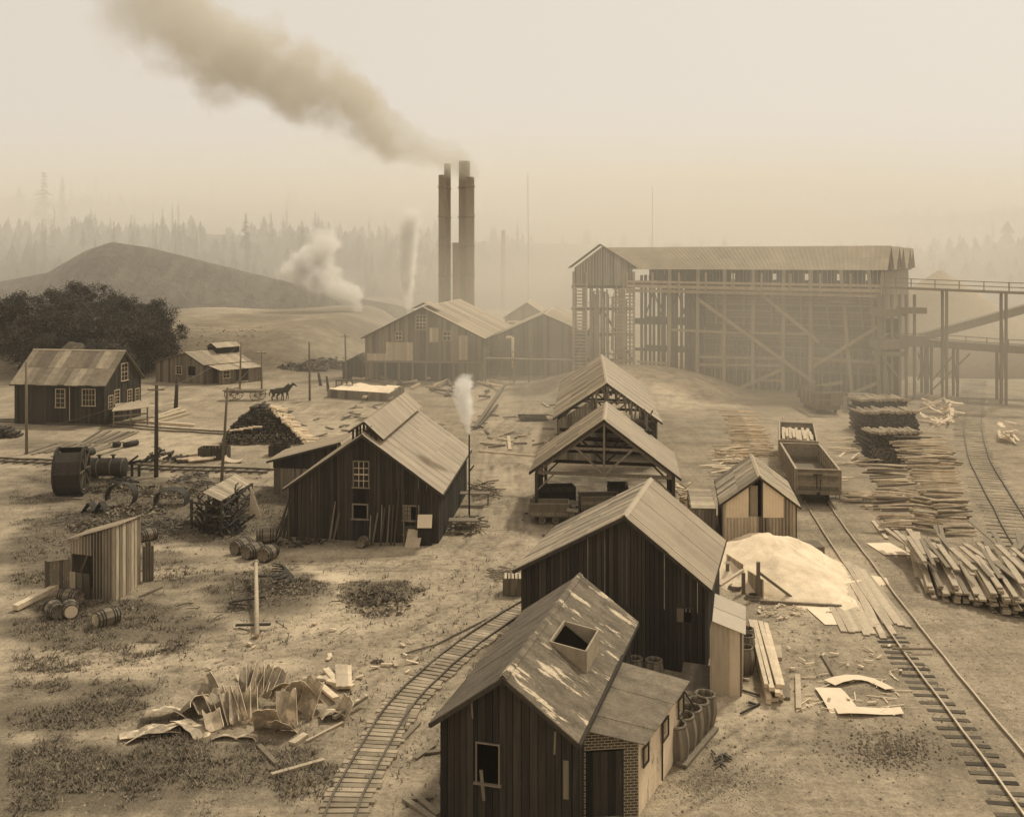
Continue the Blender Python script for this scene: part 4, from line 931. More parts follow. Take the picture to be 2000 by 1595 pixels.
# ================================================================ railway tracks
def spline(pts, step):
    out = []; n = len(pts)
    for i in range(n-1):
        p0, p1, p2, p3 = pts[max(0, i-1)], pts[i], pts[i+1], pts[min(n-1, i+2)]
        k = max(2, int((p2-p1).length/step))
        for j in range(k):
            t_ = j/k; out.append(.5*((2*p1)+(-p0+p2)*t_+(2*p0-5*p1+4*p2-p3)*t_*t_+(-p0+3*p1-3*p2+p3)*t_**3))
    return out+[pts[-1]]
def track(label, left, gauge, tie_len, sleepers, rmat, tmat, tie_step=.62, rail_h=.13, tie_off=0, tz=.06, hide=None, tw_=.2, nmax=98):
    """left: points of the left rail seen from the camera; the right rail lies at +gauge"""
    pts = spline([V(p.x, p.y, 0) for p in left], .8)
    root = thing('railway_track', label, 'railway track', pts[len(pts)//2])
    offs = []
    for i, p in enumerate(pts):
        d = (pts[min(i+1, len(pts)-1)]-pts[max(0, i-1)]).normalized(); n = V(-d.y, d.x, 0)
        if n.x*sgn_(left) < 0: n = -n
        offs.append(n)
    for o in (0, gauge):
        m = MB(); q = [p+n*o for p, n in zip(pts, offs)]; q = [V(a.x, a.y, h(a.x, a.y)+tz+rail_h/2+.05) for a in q]
        for a, b_ in zip(q, q[1:]):
            m.beam(a, b_+(b_-a)*.02, .07, .03, .6, ); m.beam(a-V(0,0,rail_h/2), b_-V(0,0,rail_h/2), .03, rail_h, .3); 
        mk('rail', m, rmat, root)
    if sleepers:
        acc = 0; cnt = 0; rest = MB(); tot = sum((b_-a).length for a, b_ in zip(pts, pts[1:])); nxt = 0; s = 0; proto = None
        for i in range(len(pts)-1):
            seg = (pts[i+1]-pts[i]).length
            while nxt < s+seg:
                f = (nxt-s)/seg; p = pts[i].lerp(pts[i+1], f); n = offs[i]; d = V(n.y, -n.x, 0)
                c = p+n*(gauge/2+tie_off+R(-.07, .07)); c.z = h(c.x, c.y)+tz-.05
                if not (hide and hide(c)):
                    a = R(-.04, .04); L2 = tie_len/2*R(.93, 1.06)
                    nn = Matrix.Rotation(a, 3, 'Z') @ n
                    m = MB() if cnt < nmax else rest
                    m.beam(c-nn*L2, c+nn*L2, tw_, .14, R(0, 1))
                    if cnt < nmax: mk('sleeper', m, tmat, root)
                    cnt += 1
                nxt += tie_step*R(.9, 1.1)
            s += seg
        if rest.v: tag(mk('far_sleepers', rest, tmat, root), kind='stuff')
    return root
sgn_ = lambda left: 1
g = G
trk1 = [g(2080,1710), g(1935,1505), g(1845,1383), g(1758,1267), g(1665,1127), g(1574,985), g(1545,900), g(1532,845), g(1530,815)]
for q in range(1): pass
track('main railway track with bright rails running under the gondola car', trk1, 1.5, 1.3, True, M['rail'], M['tied'], hide=lambda c: c.y > 45.5, tie_off=-.85, tz=.0, tw_=.24)
trk2 = [g(2060,1190), g(1966,1043), g(1938,988), g(1907,929), g(1890,888), g(1883,833), g(1889,790), g(1895,753), g(1898,742)]
track('outer railway track curving along the right edge behind the pole piles', trk2, 1.6, 2.9, True, M['raild'], M['tie'], tie_off=-.3, tie_step=.95, tz=.0, tw_=.16)
trkC = [g(628,1620), g(650,1560), g(700,1470), g(750,1389), g(810,1327), g(881,1270), g(960,1213), g(1027,1172), g(1075,1150)]
track('narrow curved track with close bright sleepers in the foreground', trkC, .92, 1.5, True, M['raild'], mat('bleached_sleeper', .27, .3, (2, 2, 4), .3, 20, .25, .95, .5), tie_step=.30, tie_off=.05, tw_=.23, rail_h=.09)
# loose curved rail beside it
m = MB(); pts = spline([g(783,1281), g(850,1262), g(905,1235), g(960,1205), g(1010,1180)], .6); m.path([V(p.x, p.y, h(p.x, p.y)+.06) for p in pts], .035, 5, .4); tag(mk('loose_rail', m, M['raild']), 'loose curved rail lying left of the narrow track', 'rail')
track('far yard track passing in front of the long board house', [g(-40,822), g(45,823), g(210,830), g(330,838), g(437,846), g(520,852)], -1.3, 2.0, False, M['raild'], M['tied'])
track('near yard track passing in front of the boiler to the workshop', [g(-60,893), g(45,899), g(165,903), g(297,911), g(420,915), g(535,919)], -1.3, 2.0, True, M['raild'], M['tied'], tie_step=.9)

# ================================================================ rail cars
def gondola(label, X0, Y0, Wd, Ln, ang, zf, ztop, load=False):
    root = thing('gondola_car', label, 'rail car', (X0, Y0, 0)); A = Matrix.Rotation(ang, 3, 'Z'); o = V(X0, Y0, 0)
    T = lambda x, y, z: o+A @ V(x, y, 0)+V(0, 0, z)
    def bd(nm, p0, p1, n=6, mt='grey'):
        m = MB()
        for i in range(n):
            za, zb = zf+(ztop-zf)*i/n, zf+(ztop-zf)*(i+1)/n-.012; m.beam(V(p0.x, p0.y, (za+zb)/2), V(p1.x, p1.y, (za+zb)/2), .07, zb-za, R(0, 1))
        return mk(nm, m, M[mt], root)
    e = bd('end_wall', T(0, 0, 0), T(Wd, 0, 0), 7, 'car'); bd('end_wall', T(0, Ln, 0), T(Wd, Ln, 0), 7, 'car'); bd('side_wall', T(0, 0, 0), T(0, Ln, 0), 7, 'car'); bd('side_wall', T(Wd, 0, 0), T(Wd, Ln, 0), 7, 'car')
    m = MB()
    for i in range(9):
        y = Ln*i/8
        for x, s in ((0, -1), (Wd, 1)): m.beam(T(x+.07*s, y, zf-.1), T(x+.07*s, y, ztop), .08, .12, .4, up=A @ V(0,1,0)); m.beam(T(x-.06*s, y, zf), T(x-.06*s, y, ztop), .06, .1, .5, up=A @ V(0,1,0))
    for (x, s) in ((0, -1), (Wd, 1)): m.beam(T(x, -.1, ztop+.03), T(x, Ln+.1, ztop+.03), .14, .05, .7)
    for y in (0, Ln): m.beam(T(-.1, y, ztop+.034), T(Wd+.1, y, ztop+.034), .14, .05, .7)
    mk('stakes', m, M['roofw'], root)
    m = MB(); m.hexa([T(0,0,zf-.35), T(Wd,0,zf-.35), T(Wd,Ln,zf-.35), T(0,Ln,zf-.35)], [T(0,0,zf), T(Wd,0,zf), T(Wd,Ln,zf), T(0,Ln,zf)], .4)
    m.beam(T(-.05,-.12,zf-.2), T(Wd+.05,-.12,zf-.2), .2, .25, .6); mk('underframe', m, M['post'], root)
    m = MB()
    m.beam(T(Wd/2-.1,-.2,zf+.1), T(Wd/2-.1,-.2,ztop-.2), .05, .05, .2, up=V(0,1,0)); m.beam(T(Wd/2+.15,-.15,zf-.6), T(Wd/2+.15,-.15,ztop-.5), .04, .04, .2, up=V(0,1,0))
    m.beam(T(Wd/2-.3,-.1,(zf+ztop)/2+.35), T(Wd/2+.25,-.1,(zf+ztop)/2+.35), .2, .05, .6)
    m.tube(T(Wd/2,-.7,zf-.25), T(Wd/2,0,zf-.25), .1, .12, 8, .2); m.path([T(Wd/2+.3,-.15,zf-.3), T(Wd/2+.4,-.35,zf-.6), T(Wd/2+.45,-.35,zf-.8)], .03, 6, .6)
    for x in (.3, Wd-.3): m.path([T(x,-.13,zf-.1), T(x,-.2,zf-.55), T(x+.25,-.2,zf-.55), T(x+.25,-.13,zf-.1)], .02, 5, .4)
    mk('coupler', m, M['iron'], root)
    for yy in (1.2, 2.4, Ln-2.4, Ln-1.2):
        for xx in (.62, Wd-.62):
            m = MB(); c = T(xx, yy, .50); ax = A @ V(1, 0, 0); m.tube(c-ax*.06, c+ax*.06, .40, .40, 18, .3); m.tube(c-ax*.1, c-ax*.04, .12, .12, 10, .3); mk('wheel', m, M['iron'], root)
    if load:
        pass
    return root, T
ang = math.atan2(-(23.7-22.05), 9.8)
ga, GT = gondola('empty gondola car with plank sides standing on the main track', 19.2, 69.2, 2.85, 9.9, -.155, 1.15, 2.45)
gb2, GT2 = gondola('gondola car loaded with sawn boards coupled behind the empty one', 21.0, 80.4, 2.85, 9.3, -.255, 1.15, 2.45)
pb = MB(); pb.box(-.11, 0, 0, .11, 4.2, .05, .5)
lumber = mk('plank', pb, M['timber'], loc=(0, 0, 0)); tag(lumber, 'pale sawn board loaded in the second gondola car', 'plank', 'boards loaded in the gondola cars')
first = [lumber]
def put(proto, loc, rot=(0,0,0), sc=(1,1,1), label=None, group=None, used=set()):
    if proto.name not in used: o = proto; used.add(proto.name)
    else: o = proto.copy(); COL.objects.link(o)
    o.location = loc; o.rotation_euler = rot; o.scale = sc
    if label: o['label'] = label
    if group: o['group'] = group
    return o
for i in range(40):
    lay = i//9; x = .3+(i % 9)*.27; y = .4 if i % 2 else 4.9
    put(lumber, GT2(x+R(-.03,.03), y*(1 if lay < 3 else .6)+R(-.2,.2), 1.75+lay*.14+(.35 if y < 1 else .0)), (R(-.01,.01), R(-.03,.03), -.255+R(-.02,.02)), (1, .95, 1.6))
lum2 = mk('plank', pb, M['timber'], loc=(0, 0, 0)); tag(lum2, 'loose board lying on the floor of the empty gondola car', 'plank', 'loose boards on the gondola floor')
for i in range(9): put(lum2, GT(.5+i*.22, 2.2+R(0,1.2), 1.18+.05*(i % 3)), (0, 0, -1.4+R(-.15,.15)), (1, .5, 1))

# mine cars in the open shed
def minecar(label, c, ang, tip=0, dark=False):
    root = thing('mine_car', label, 'mine car', c, 'mine cars at the charging shed'); root.rotation_euler = (0, tip, ang)
    def T(x, y, z): return V(c.x+x, c.y+y, c.z+z)
    m = MB(); mt = M['dpost'] if dark else M['post']
    L_, W_ = 1.25, .6
    for s in (-1, 1):
        for i in range(3): m.beam(T(-L_, W_*s*(1+.05*i), .62+i*.25), T(L_, W_*s*(1+.05*i), .62+i*.25), .06, .24, R(0, 1)); m.beam(T(L_*s, -W_, .62+i*.25), T(L_*s, W_, .62+i*.25), .06, .24, R(0, 1))
    m.box(c.x-L_, c.y-W_, c.z+.42, c.x+L_, c.y+W_, c.z+.5, .3); mk('body', m, mt, root)
    m = MB()
    for s in (-1, 1): m.beam(T(-L_-.05, W_*1.1*s, 1.27), T(L_+.05, W_*1.1*s, 1.27), .1, .05, .8); m.beam(T(L_*s, -W_*1.1, 1.274), T(L_*s, W_*1.1, 1.274), .1, .05, .8)
    for x in (-L_, -.4, .4, L_): m.beam(T(x, -W_-.09, .4), T(x, -W_-.09, 1.25), .07, .04, .3, up=V(0,1,0))
    mk('iron_trim', m, M['post'] if not dark else M['dpost'], root)
    for x in (-.42, .42):
        for s in (-1, 1):
            m = MB()
            n = 16
            m.lathe([(.15, -.03), (.21, -.03), (.21, .03), (.15, .03), (.15, -.03)], 16, .8, (c.x+x, c.y+s*.5, c.z+.21), 'Y', close=False)
            for k in range(3): a = pi*k/3; m.beam(T(x+.18*cos(a), s*.5, .21+.18*sin(a)), T(x-.18*cos(a), s*.5, .21-.18*sin(a)), .03, .03, .6, up=V(0,1,0))
            mk('wheel', m, M['post'], root)
    m = MB(); m.tube(T(-L_-.3, 0, .5), T(-L_, 0, .5), .05, .05, 6, .6); mk('coupling', m, M['iron'], root)
    return root
minecar('wooden mine car with small spoked wheels at the left post of the charging shed', G(1072,1018)+V(0,0,0), -.03)
minecar('dark mine car behind the first one under the charging shed roof', G(1085,985), .1, 0, True)
minecar('mine car half hidden by the tall barn roof inside the charging shed', G(1170,1003), .08)
minecar('upright dark mine car deep inside the charging shed', G(1206,985), 1.5, 0, True)
m = MB(); p = G(1118,1028); m.beam((p.x, p.y, -.1), (p.x, p.y, 1.0), .3, .3, .3, up=V(0,1,0)); m.beam((p.x-.35, p.y, 1.05), (p.x+.35, p.y-.1, 1.0), .7, .06, .9); tag(mk('post_with_board', m, M['post']), 'short post capped by a slanting pale board beside the mine car', 'post')

# ================================================================ poles
def pole(label, px, ytop, pxb, yb, r=.13, arms=0, mt='post', pegs=False):
    b_ = G(pxb, yb); t_ = P(px, ytop, b_.y); root = thing('utility_pole', label, 'pole', b_); m = MB(); m.tube(b_+V(0,0,-.4), t_, r*1.15, r*.8, 8, .5); mk('shaft', m, M[mt], root, True)
    for k in range(arms):
        m = MB(); z_ = t_.z-.35-k*.5; m.beam((t_.x-.65, t_.y-.12, z_), (t_.x+.65, t_.y-.12, z_+.03), .1, .1, .6); mk('crossarm', m, M['post'], root)
        for x in (-.5, -.2, .2, .5): m = MB(); m.lathe([(.03, 0), (.05, .06), (.045, .14), (.02, .18)], 8, .9, (t_.x+x, t_.y-.12, z_+.05)); mk('insulator', m, M['pipe'], root)
    if pegs:
        m = MB()
        for k in range(9): z_ = 1.2+k*.55; s = 1 if k % 2 else -1; m.beam((b_.x, b_.y-.05, z_), (b_.x+s*.38, b_.y-.05, z_+.02), .035, .035, .3)
        mk('climbing_pegs', m, M['iron'], root)
    return root, t_
pl = []
pl.append(pole('dark thick pole with climbing pegs in front of the yard track', 306, 752, 305, 931, .16, 1, 'dpost', True))
pl.append(pole('pale leaning pole right of the dark pegged pole', 444.5, 757, 432, 941, .11, 0, 'grey'))
pl.append(pole('weathered pole rising at the left edge before the long house', 51, 706, 52, 887, .12, 0, 'post'))
pl.append(pole('pole behind the log pile with a crossarm above the wagon', 511, 684, 511, 762, .11, 1, 'post'))
pl.append(pole('pole standing at the porch of the small grey cabin', 471, 668, 468, 764, .12, 0, 'post'))
pl.append(pole('thin pale pole alone right of the wagon and horses', 604, 668, 605, 782, .12, 0, 'grey'))
pl.append(pole('pole with crossarm in front of the little dark shed', 674, 652, 676, 742, .13, 1, 'grey'))
pl.append(pole('short stout dark post between the two houses', 346, 738, 343, 800, .22, 0, 'dpost'))
pl.append(pole('slanting dark stump left of the sand-filled crib', 622, 728, 627, 752, .2, 0, 'dpost'))
pl.append(pole('leaning dark stump touching the sand-filled crib', 638, 735, 642, 764, .18, 0, 'dpost'))
pl.append(pole('faint bare pole far behind right of the stacks', 1031, 340, 1032, 640, .05, 0, 'grey'))
pl.append(pole('faintest bare pole on the far skyline above the ore bins', 1274, 365, 1274, 640, .05, 0, 'grey'))
def wire(a, b_, sag, label, r=.018):
    m = MB(); pts = [a.lerp(b_, i/12)-V(0, 0, sag*4*(i/12)*(1-i/12)) for i in range(13)]; m.path(pts, r, 4, .3)
    return tag(mk('wire', m, M['iron2']), label, 'wire')
wire(pl[0][1]+V(0,0,-.3), P(51,835,110), .6, 'wire sagging left from the dark pegged pole')
wire(pl[0][1]+V(.3,0,-.3), pl[4][1], .8, 'wire from the dark pegged pole to the cabin pole')
wire(pl[1][1], pl[3][1], .6, 'wire from the pale leaning pole to the crossarm pole')
# ================================================================ loose things in the yard
def gz(p): return V(p.x, p.y, h(p.x, p.y))
def GG(px, py): return gz(G(px, py))
# ---- barrels
def barrel_proto(open_top):
    root = thing('barrel', 'barrel', 'barrel', (0, 0, 0)); Hh, r0, r1 = .90, .27, .34
    prof = [(r0+(r1-r0)*sin(pi*i/10), Hh*i/10) for i in range(11)]
    m = MB()
    if open_top: prof2 = prof+[(r0-.03, Hh), (r0-.03, Hh-.1), (r1-.05, Hh*.5), (r0-.03, .05), (.01, .05)]; m.lathe(prof2, 22, .5, close=False); m.lathe([(.01, .0), (r0, .0)], 22, .5, close=False)
    else: m.lathe([(.01, .03), (r0-.03, .03), (r0-.02, 0)]+prof+[(r0-.02, Hh), (r0-.03, Hh-.03), (.01, Hh-.03)], 22, .5, close=False)
    m.t = [((i*7) % 11)/11 for i in range(len(m.t))]; mk('staves', m, M['staves'], root, True)
    for f in ((.04, .96) if open_top else (.03, .18, .30, .70, .82, .97)):
        a = r0+(r1-r0)*sin(pi*f)
        m = MB(); m.lathe([(a, f*Hh-.022), (a+.014, f*Hh-.022), (a+.014, f*Hh+.022), (a, f*Hh+.022)], 22, .2, close=False); mk('hoop', m, M['iron'] if not open_top else M['post'], root, True)
    return root
BO, BC = barrel_proto(True), barrel_proto(False); BOt, BCt = tree_of(BO), tree_of(BC); bu = {}
def barrel(label, loc, rot=(0,0,0), s=1, op=False, group=None):
    pr, tr_ = (BO, BOt) if op else (BC, BCt); o = pr if not bu.get(op) else copy_tree(pr, tr_); bu[op] = 1
    o.location = loc; o.rotation_euler = rot; o.scale = (s, s, s); o['label'] = label
    if group: o['group'] = group
    elif 'group' in o: del o['group']
    return o
def lying(label, px, py, az, s=1, group=None, zoff=0):
    p = GG(px, py); d = V(cos(az), sin(az), 0)*.45*s; r = .30*s
    return barrel(label, p-d+V(0, 0, r+zoff), (0, pi/2, az), s, False, group)
for i, (px, py, nm) in enumerate(((1322,1481,'first and nearest open barrel of the leaning row beside the brick annex'), (1337,1462,'second open barrel of the row beside the brick annex, counted from the nearest'), (1350,1446,'middle open barrel of the row of five beside the brick annex'), (1362,1431,'fourth open barrel from the near end of the annex row'), (1374,1418,'farthest open barrel of the row beside the brick annex'))):
    p = GG(px, py); barrel(nm, p, (0, -.05, i*.7), 1.3, True, 'row of open barrels beside the brick annex')
barrel('left open barrel between the annex and the tall barn wall', GG(1240,1335), (0,0,1), 1.1, True); barrel('right open barrel standing against the tall barn wall', GG(1277,1340), (0,0,2), 1.15, True)
barrel('nearest of three open barrels beside the tin closet', GG(1455,1312), (0,0,.4), 1.15, True, 'three barrels beside the tin closet')
barrel('middle of three open barrels beside the tin closet', GG(1458,1286), (0,0,1.4), 1.1, True, 'three barrels beside the tin closet')
barrel('farthest of three open barrels beside the tin closet', GG(1458,1272), (0,0,2.4), 1.1, True, 'three barrels beside the tin closet')
az = 1.05
g5 = 'barrels lying left of the workshop'
lying('leftmost of four barrels lying before the workshop corner', 472, 1078, az, 1.3, g5); lying('middle front barrel of the four lying by the workshop corner', 494, 1085, az, 1.3, g5)
lying('right front barrel of the four lying by the workshop corner', 524, 1089, 1.25, 1.3, g5); lying('barrel lying behind the other three at the workshop corner', 521, 1058, .2, 1.3, g5)
lying('barrel with pale bands lying behind the tin outhouse', 288, 1056, .95, 1.15)
lying('horizontal dark barrel lying beneath the wooden chute end', 138, 1178, -.35, 1.2); lying('left barrel with ragged end lying below the outhouse', 106, 1202, 2.35, 1.2)
wbr = lying('barrel with round white head lying below the outhouse', 136, 1200, 2.1+pi, 1.2)
wbr2 = lying('broken-headed barrel lying alone on the grass right of the others', 208, 1218, .9+pi, 1.2)
for o, tn in ((wbr, 'sheet'), (wbr2, 'plate')):
    m = MB(); m.lathe([(.001, .915), (.235, .915), (.235, .89)], 20, .5, close=False); hd_ = mk('head', m, M[tn], None, loc=(0,0,0)); hd_.parent = o
lying('single barrel lying against the workshop front wall', 709, 1066, 1.35, .95)

# ---- generic loose planks and sticks
def board(label, a, b_, w_=.2, th=.05, mt='timber', name='plank', group=None, tone=None, z=None):
    a, b_ = Vector(a), Vector(b_); m = MB(); m.beam(a, b_, w_, th, R(.2, 1) if tone is None else tone)
    return tag(mk(name, m, M[mt]), label, 'plank', group)
def gboard(label, x0, y0, x1, y1, w_=.2, th=.06, mt='timber', z0=.06, z1=.06, name='plank', group=None):
    a, b_ = G(x0, y0, z0), G(x1, y1, z1); a.z = h(a.x, a.y)+z0; b_.z = h(b_.x, b_.y)+z1
    return board(label, a, b_, w_, th, mt, name, group)
gboard('long thick plank lying before the row of open barrels', 1329, 1494, 1393, 1421, .42, .1, 'post')
gboard('long pale timber trough end slanting up to the outhouse', 30, 1188, 138, 1129, .34, .24, 'timber', .2, .55, 'timber_beam')
gboard('square bar lying in the grass right of the outhouse', 272, 1165, 317, 1145, .09, .09, 'post')
gboard('long pale plank lying alone at the bottom left of the narrow track', 530, 1512, 633, 1483, .16, .1, 'timber')
gboard('short pale block of plank beside the scrap sheet pile', 570, 1451, 597, 1433, .26, .1, 'timber'); gboard('long thin batten lying right of the scrap sheet pile', 598, 1446, 671, 1407, .09, .07, 'timber')
gboard('splintered plank lying below the scrap sheet pile', 505, 1453, 540, 1490, .17, .08, 'post')
for i, q in enumerate(((632,1322,665,1344), (620,1324,690,1332), (636,1307,668,1343), (661,1299,663,1343), (672,1299,674,1343), (680,1300,681,1342), (624,1337,656,1363), (640,1330,690,1340))):
    gboard(['board pointing left under the small crossed board stack', 'lowest cross board of the small board stack', 'diagonal top board of the small crossed stack', 'left upright-looking board of the crossed stack', 'middle upright-looking board of the crossed stack', 'right upright-looking board of the crossed stack', 'detached thick board just below the crossed stack', 'short cross board at the right of the stack'][i], *q, .26, .1, 'timber', .08+.05*(i > 1)+.05*(i > 2), .08+.05*(i > 1)+.05*(i > 2), group='crossed boards right of the scrap sheets')
for i, q in enumerate(((787,1415,801,1375), (810,1478,848,1452), (832,1467,860,1463), (786,1440,818,1408), (788,1560,846,1555), (790,1558,850,1600), (808,1548,856,1590))):
    gboard(['', 'short board lying left of the nearest shed wall', 'small dark board touching the nearest shed wall', 'board leaning at the sleepers of the narrow track', '', 'left of two pale boards at the bottom edge by the shed', 'right of two pale boards at the bottom edge by the shed'][i] or ('pale scrap board propped at the narrow track edge' if i == 0 else 'pale scrap board at the very bottom edge'), *q, .18, .07, 'post')
# heavy timbers by the closet
k = 0
for lay in range(4):
    for i in range(4-(lay > 2)):
        x0 = 1470+i*10-lay*2+R(-2, 2); xe = 1500+i*9+R(-3, 3); y1_ = 1368-lay*0+R(-14, 4)
        a, b_ = G(x0, 1232+R(-6, 10), .1), G(xe, y1_, .1); a.z = .1+lay*.155; b_.z = .1+lay*.155
        m = MB(); m.beam(a, b_, .19, .14, R(.2, 1)); tag(mk('timber_beam', m, M['timber']), 'long squared timber stacked beside the three barrels', 'timber', 'squared timbers stacked by the tin closet')
gboard('single squared timber lying right of the timber stack', 1558, 1318, 1560, 1384, .2, .14); gboard('stub of squared timber lying above the timber stack', 1519, 1262, 1521, 1286, .28, .14)
gboard('short wide board at the lower right of the timber stack', 1534, 1330, 1536, 1362, .28, .1, 'grey'); gboard('thin plank pointing away from the white template', 1606, 1280, 1632, 1322, .12, .06, 'grey')
gboard('dark bar lying left of the timber stack end', 1449, 1346, 1484, 1357, .06, .06, 'dpost'); gboard('dark bent tool lying in front of the timber stack', 1446, 1392, 1484, 1373, .06, .06, 'iron'); gboard('second dark tool crossing the first', 1462, 1370, 1482, 1376, .09, .06, 'iron')
gboard('long pole lying across the main track', 1742, 1266, 1822, 1269, .08, .08, 'post', .2, .2)
# dark iron plate leaning on the barn
m = MB(); m.sheet([[P(1326,1350,39.3), P(1382,1358,39.2)], [P(1335,1292,40.1), P(1391,1300,40.0)]], .03, .6); tag(mk('iron_plate', m, M['iron2']), 'square dark iron plate leaning on the tall barn wall', 'iron plate')
# spool cluster of short bars
for i in range(12):
    p = GG(1408+R(-16,16), 1486+R(-12,14)); a = R(0, pi); m = MB(); m.tube(p+V(-.17*cos(a), -.17*sin(a), .05+R(0,.08)), p+V(.17*cos(a), .17*sin(a), .05+R(0,.08)), .035, .035, 6, R(0,1)); tag(mk('short_bar', m, M['iron2']), 'short dark bar in a small scattered heap right of the barrels', 'bar', 'short dark bars scattered by the barrel row')
# bright sheet template on the ground
def ribbon(pts, w0, w1, z_=.05):
    rows = []
    for i, p in enumerate(pts):
        d = (pts[min(i+1, len(pts)-1)]-pts[max(0, i-1)]).normalized(); n = V(-d.y, d.x, 0); ww = w0+(w1-w0)*i/(len(pts)-1)
        z = z_+.05*sin(i*1.1); rows.append([p+n*ww/2+V(0,0,z+h(p.x,p.y)), p-n*ww/2+V(0,0,z+.02+h(p.x,p.y))])
    return rows
tp = thing('sheet_template', 'white bent sheet lying open like a bracket on the yard', 'metal sheet', GG(1670,1365)); k = 0
for nm, pts, a, b_, z_ in (('upper_strip', [G(1620,1338), G(1660,1330), G(1700,1332), G(1738,1352)], .62, .42, .10), ('lower_strip', [G(1633,1391), G(1680,1392), G(1720,1390), G(1762,1392)], .62, .6, .08), ('side_strip', [G(1616,1345), G(1634,1368), G(1652,1392)], 1.0, 1.15, .04)):
    m = MB(); m.sheet(ribbon(spline(pts, .4), a, b_, z_), .012, .6); mk(nm, m, M['sheet'], tp)
for i in range(38):
    p = GG(1560+R(0,210), 1318+R(0,75)); a = R(-.6, .6)+(R(0, pi) if random.random() < .3 else 0); l = R(.3, 1.0)
    if 1600 < 1000+p.x*F/p.y < 1660 and random.random() < .5: continue
    m = MB(); m.beam(p+V(-l/2*cos(a), -l/2*sin(a), .04), p+V(l/2*cos(a), l/2*sin(a), .06), .03, .025, 1); tag(mk('metal_strip', m, M['sheet']), 'thin bright offcut strip scattered round the white bent sheet', 'offcut', 'bright offcuts round the bent sheet')
for (x, y, w_, d, lab) in ((1622,1204,1.0,1.15,'bright rectangular sheet lying just below the sand floor'), (1736,1074,1.15,1.2,'bright small sheet lying beside the pole piles'), (1560,1082,.5,.5,'')):
    if not lab: continue
    p = GG(x, y); m = MB(); s = .3; m.sheet([[p+V(-w_/2-s/3,-d,.05), p+V(w_/2+s,-d,.04)], [p+V(-w_/2-s,d,.04), p+V(w_/2-s/3,d,.07)]], .012, .9); tag(mk('metal_sheet', m, M['sheet']), lab, 'metal sheet')

# ---- sand heap with boards
def heap(name, label, cx, cy, rx, ry, hh, mt, pw=1.5, ang=0, rough=.12, n=40, kind=None, cat='sand heap', z0=0):
    m = MB(); A = Matrix.Rotation(ang, 3, 'Z'); rows = 22
    for j in range(rows+1):
        f = j/rows
        for i in range(n):
            th = 2*pi*i/n; rr = f*(1+(.10+rough)*noise.noise(V(cos(th)*1.8, sin(th)*1.8, cx))+rough*.5*noise.noise(V(cos(th)*5, sin(th)*5, cx))); v = A @ V(rr*rx*cos(th), rr*ry*sin(th), 0)
            z = hh*(1-f)**pw if pw < 1 else hh*max(0, 1-f**pw)
            z += rough*noise.noise(V(v.x*.8, v.y*.8, cy))*(1-f)*hh*.8+rough*.4*noise.noise(V(v.x*2.5, v.y*2.5, cy))*(1-f*.5)*min(1, hh)
            x, y = cx+v.x, cy+v.y
            m.v.append((x, y, z0+(h(x, y) if z0 == 0 else 0)+z-(.10 if j == rows else 0)))
    for j in range(rows):
        for i in range(n): a = j*n+i; b_ = j*n+(i+1) % n; m.f.append((a, a+n, b_+n, b_)); m.t.append(.5)
    o = mk(name, m, mt, smooth=True, loc=(cx, cy, 0)); tag(o, label, cat, kind=kind); return o
c = G(1505, 1110); heap('sand_heap', 'big white rounded sand heap beside the small corrugated shed', c.x+.3, c.y+.3, 3.9, 5.6, 1.75, M['sand'], 1.25, 0, .22, 72)
c = G(1600, 1140); heap('sand_spread', 'thin white sand spilled over planks between heap and track', c.x, c.y+.8, 2.6, 5.0, .14, M['sand'], 2, .35, 1.2)
flr = thing('plank_floor', 'wide plank floor dusted white between the sand heap and the main track', 'plank floor', G(1690, 1210))
for i in range(16):
    if i < 9: a, e = G(1572+i*12, 1085+i*3, .05), G(1650+i*11.5+R(-5,4), 1231+i*1.5+R(-5,5), .05)
    else: k = i-9; a, e = G(1652+k*6, 1096+k*3, .05), G(1704+k*11.5+R(-5,4), 1222+R(-5,5), .05)
    m = MB(); a.z = h(a.x,a.y)+.05; e.z = h(e.x,e.y)+.05; m.beam(a, e, .285, .05, R(.3, 1)); mk('plank', m, M['pale'], flr)
gboard('long edge board along the near side of the sand heap', 1484, 1173, 1644, 1184, .14, .16, 'grey', .08, .08)
def fence(label, x0, y0, x1, y1, hh, Y0=None):
    a, b_ = GG(x0, y0), GG(x1, y1); r = thing('board_partition', label, 'partition', (a+b_)/2)
    wall(r, a, b_, hh, -.1, M['pale'], bw=.25, name='boards'); return r
fence('board partition holding the sand heap behind the tall barn roof', 1420, 1118, 1452, 1140, 1.0); fence('low board partition at the near end of the sand heap', 1462, 1148, 1492, 1168, .9)
for (x, y0, y1, lab) in ((1452,1118,1158,'short post of the sand heap partition'), (1481,1097,1166,'tallest post standing before the sand heap'), (1421,1100,1132,'post of the sand heap nearest the barn roof')):
    b_ = GG(x, y1); t_ = P(x, y0, b_.y); m = MB(); m.beam(b_-V(0,0,.1), t_, .16, .16, .5, up=V(0,1,0)); tag(mk('timber_post', m, M['post']), lab, 'post')
b0 = GG(1550, 1172); board('sloping brace from the tallest post down to the sand floor', P(1483,1118,G(1481,1166).y), b0+V(0,0,.1), .12, .12, 'post', 'brace')
board('pale brace rising from the barn corner to the short post', P(1406,1143,49), P(1451,1113,G(1452,1158).y), .14, .1, 'timber', 'brace')
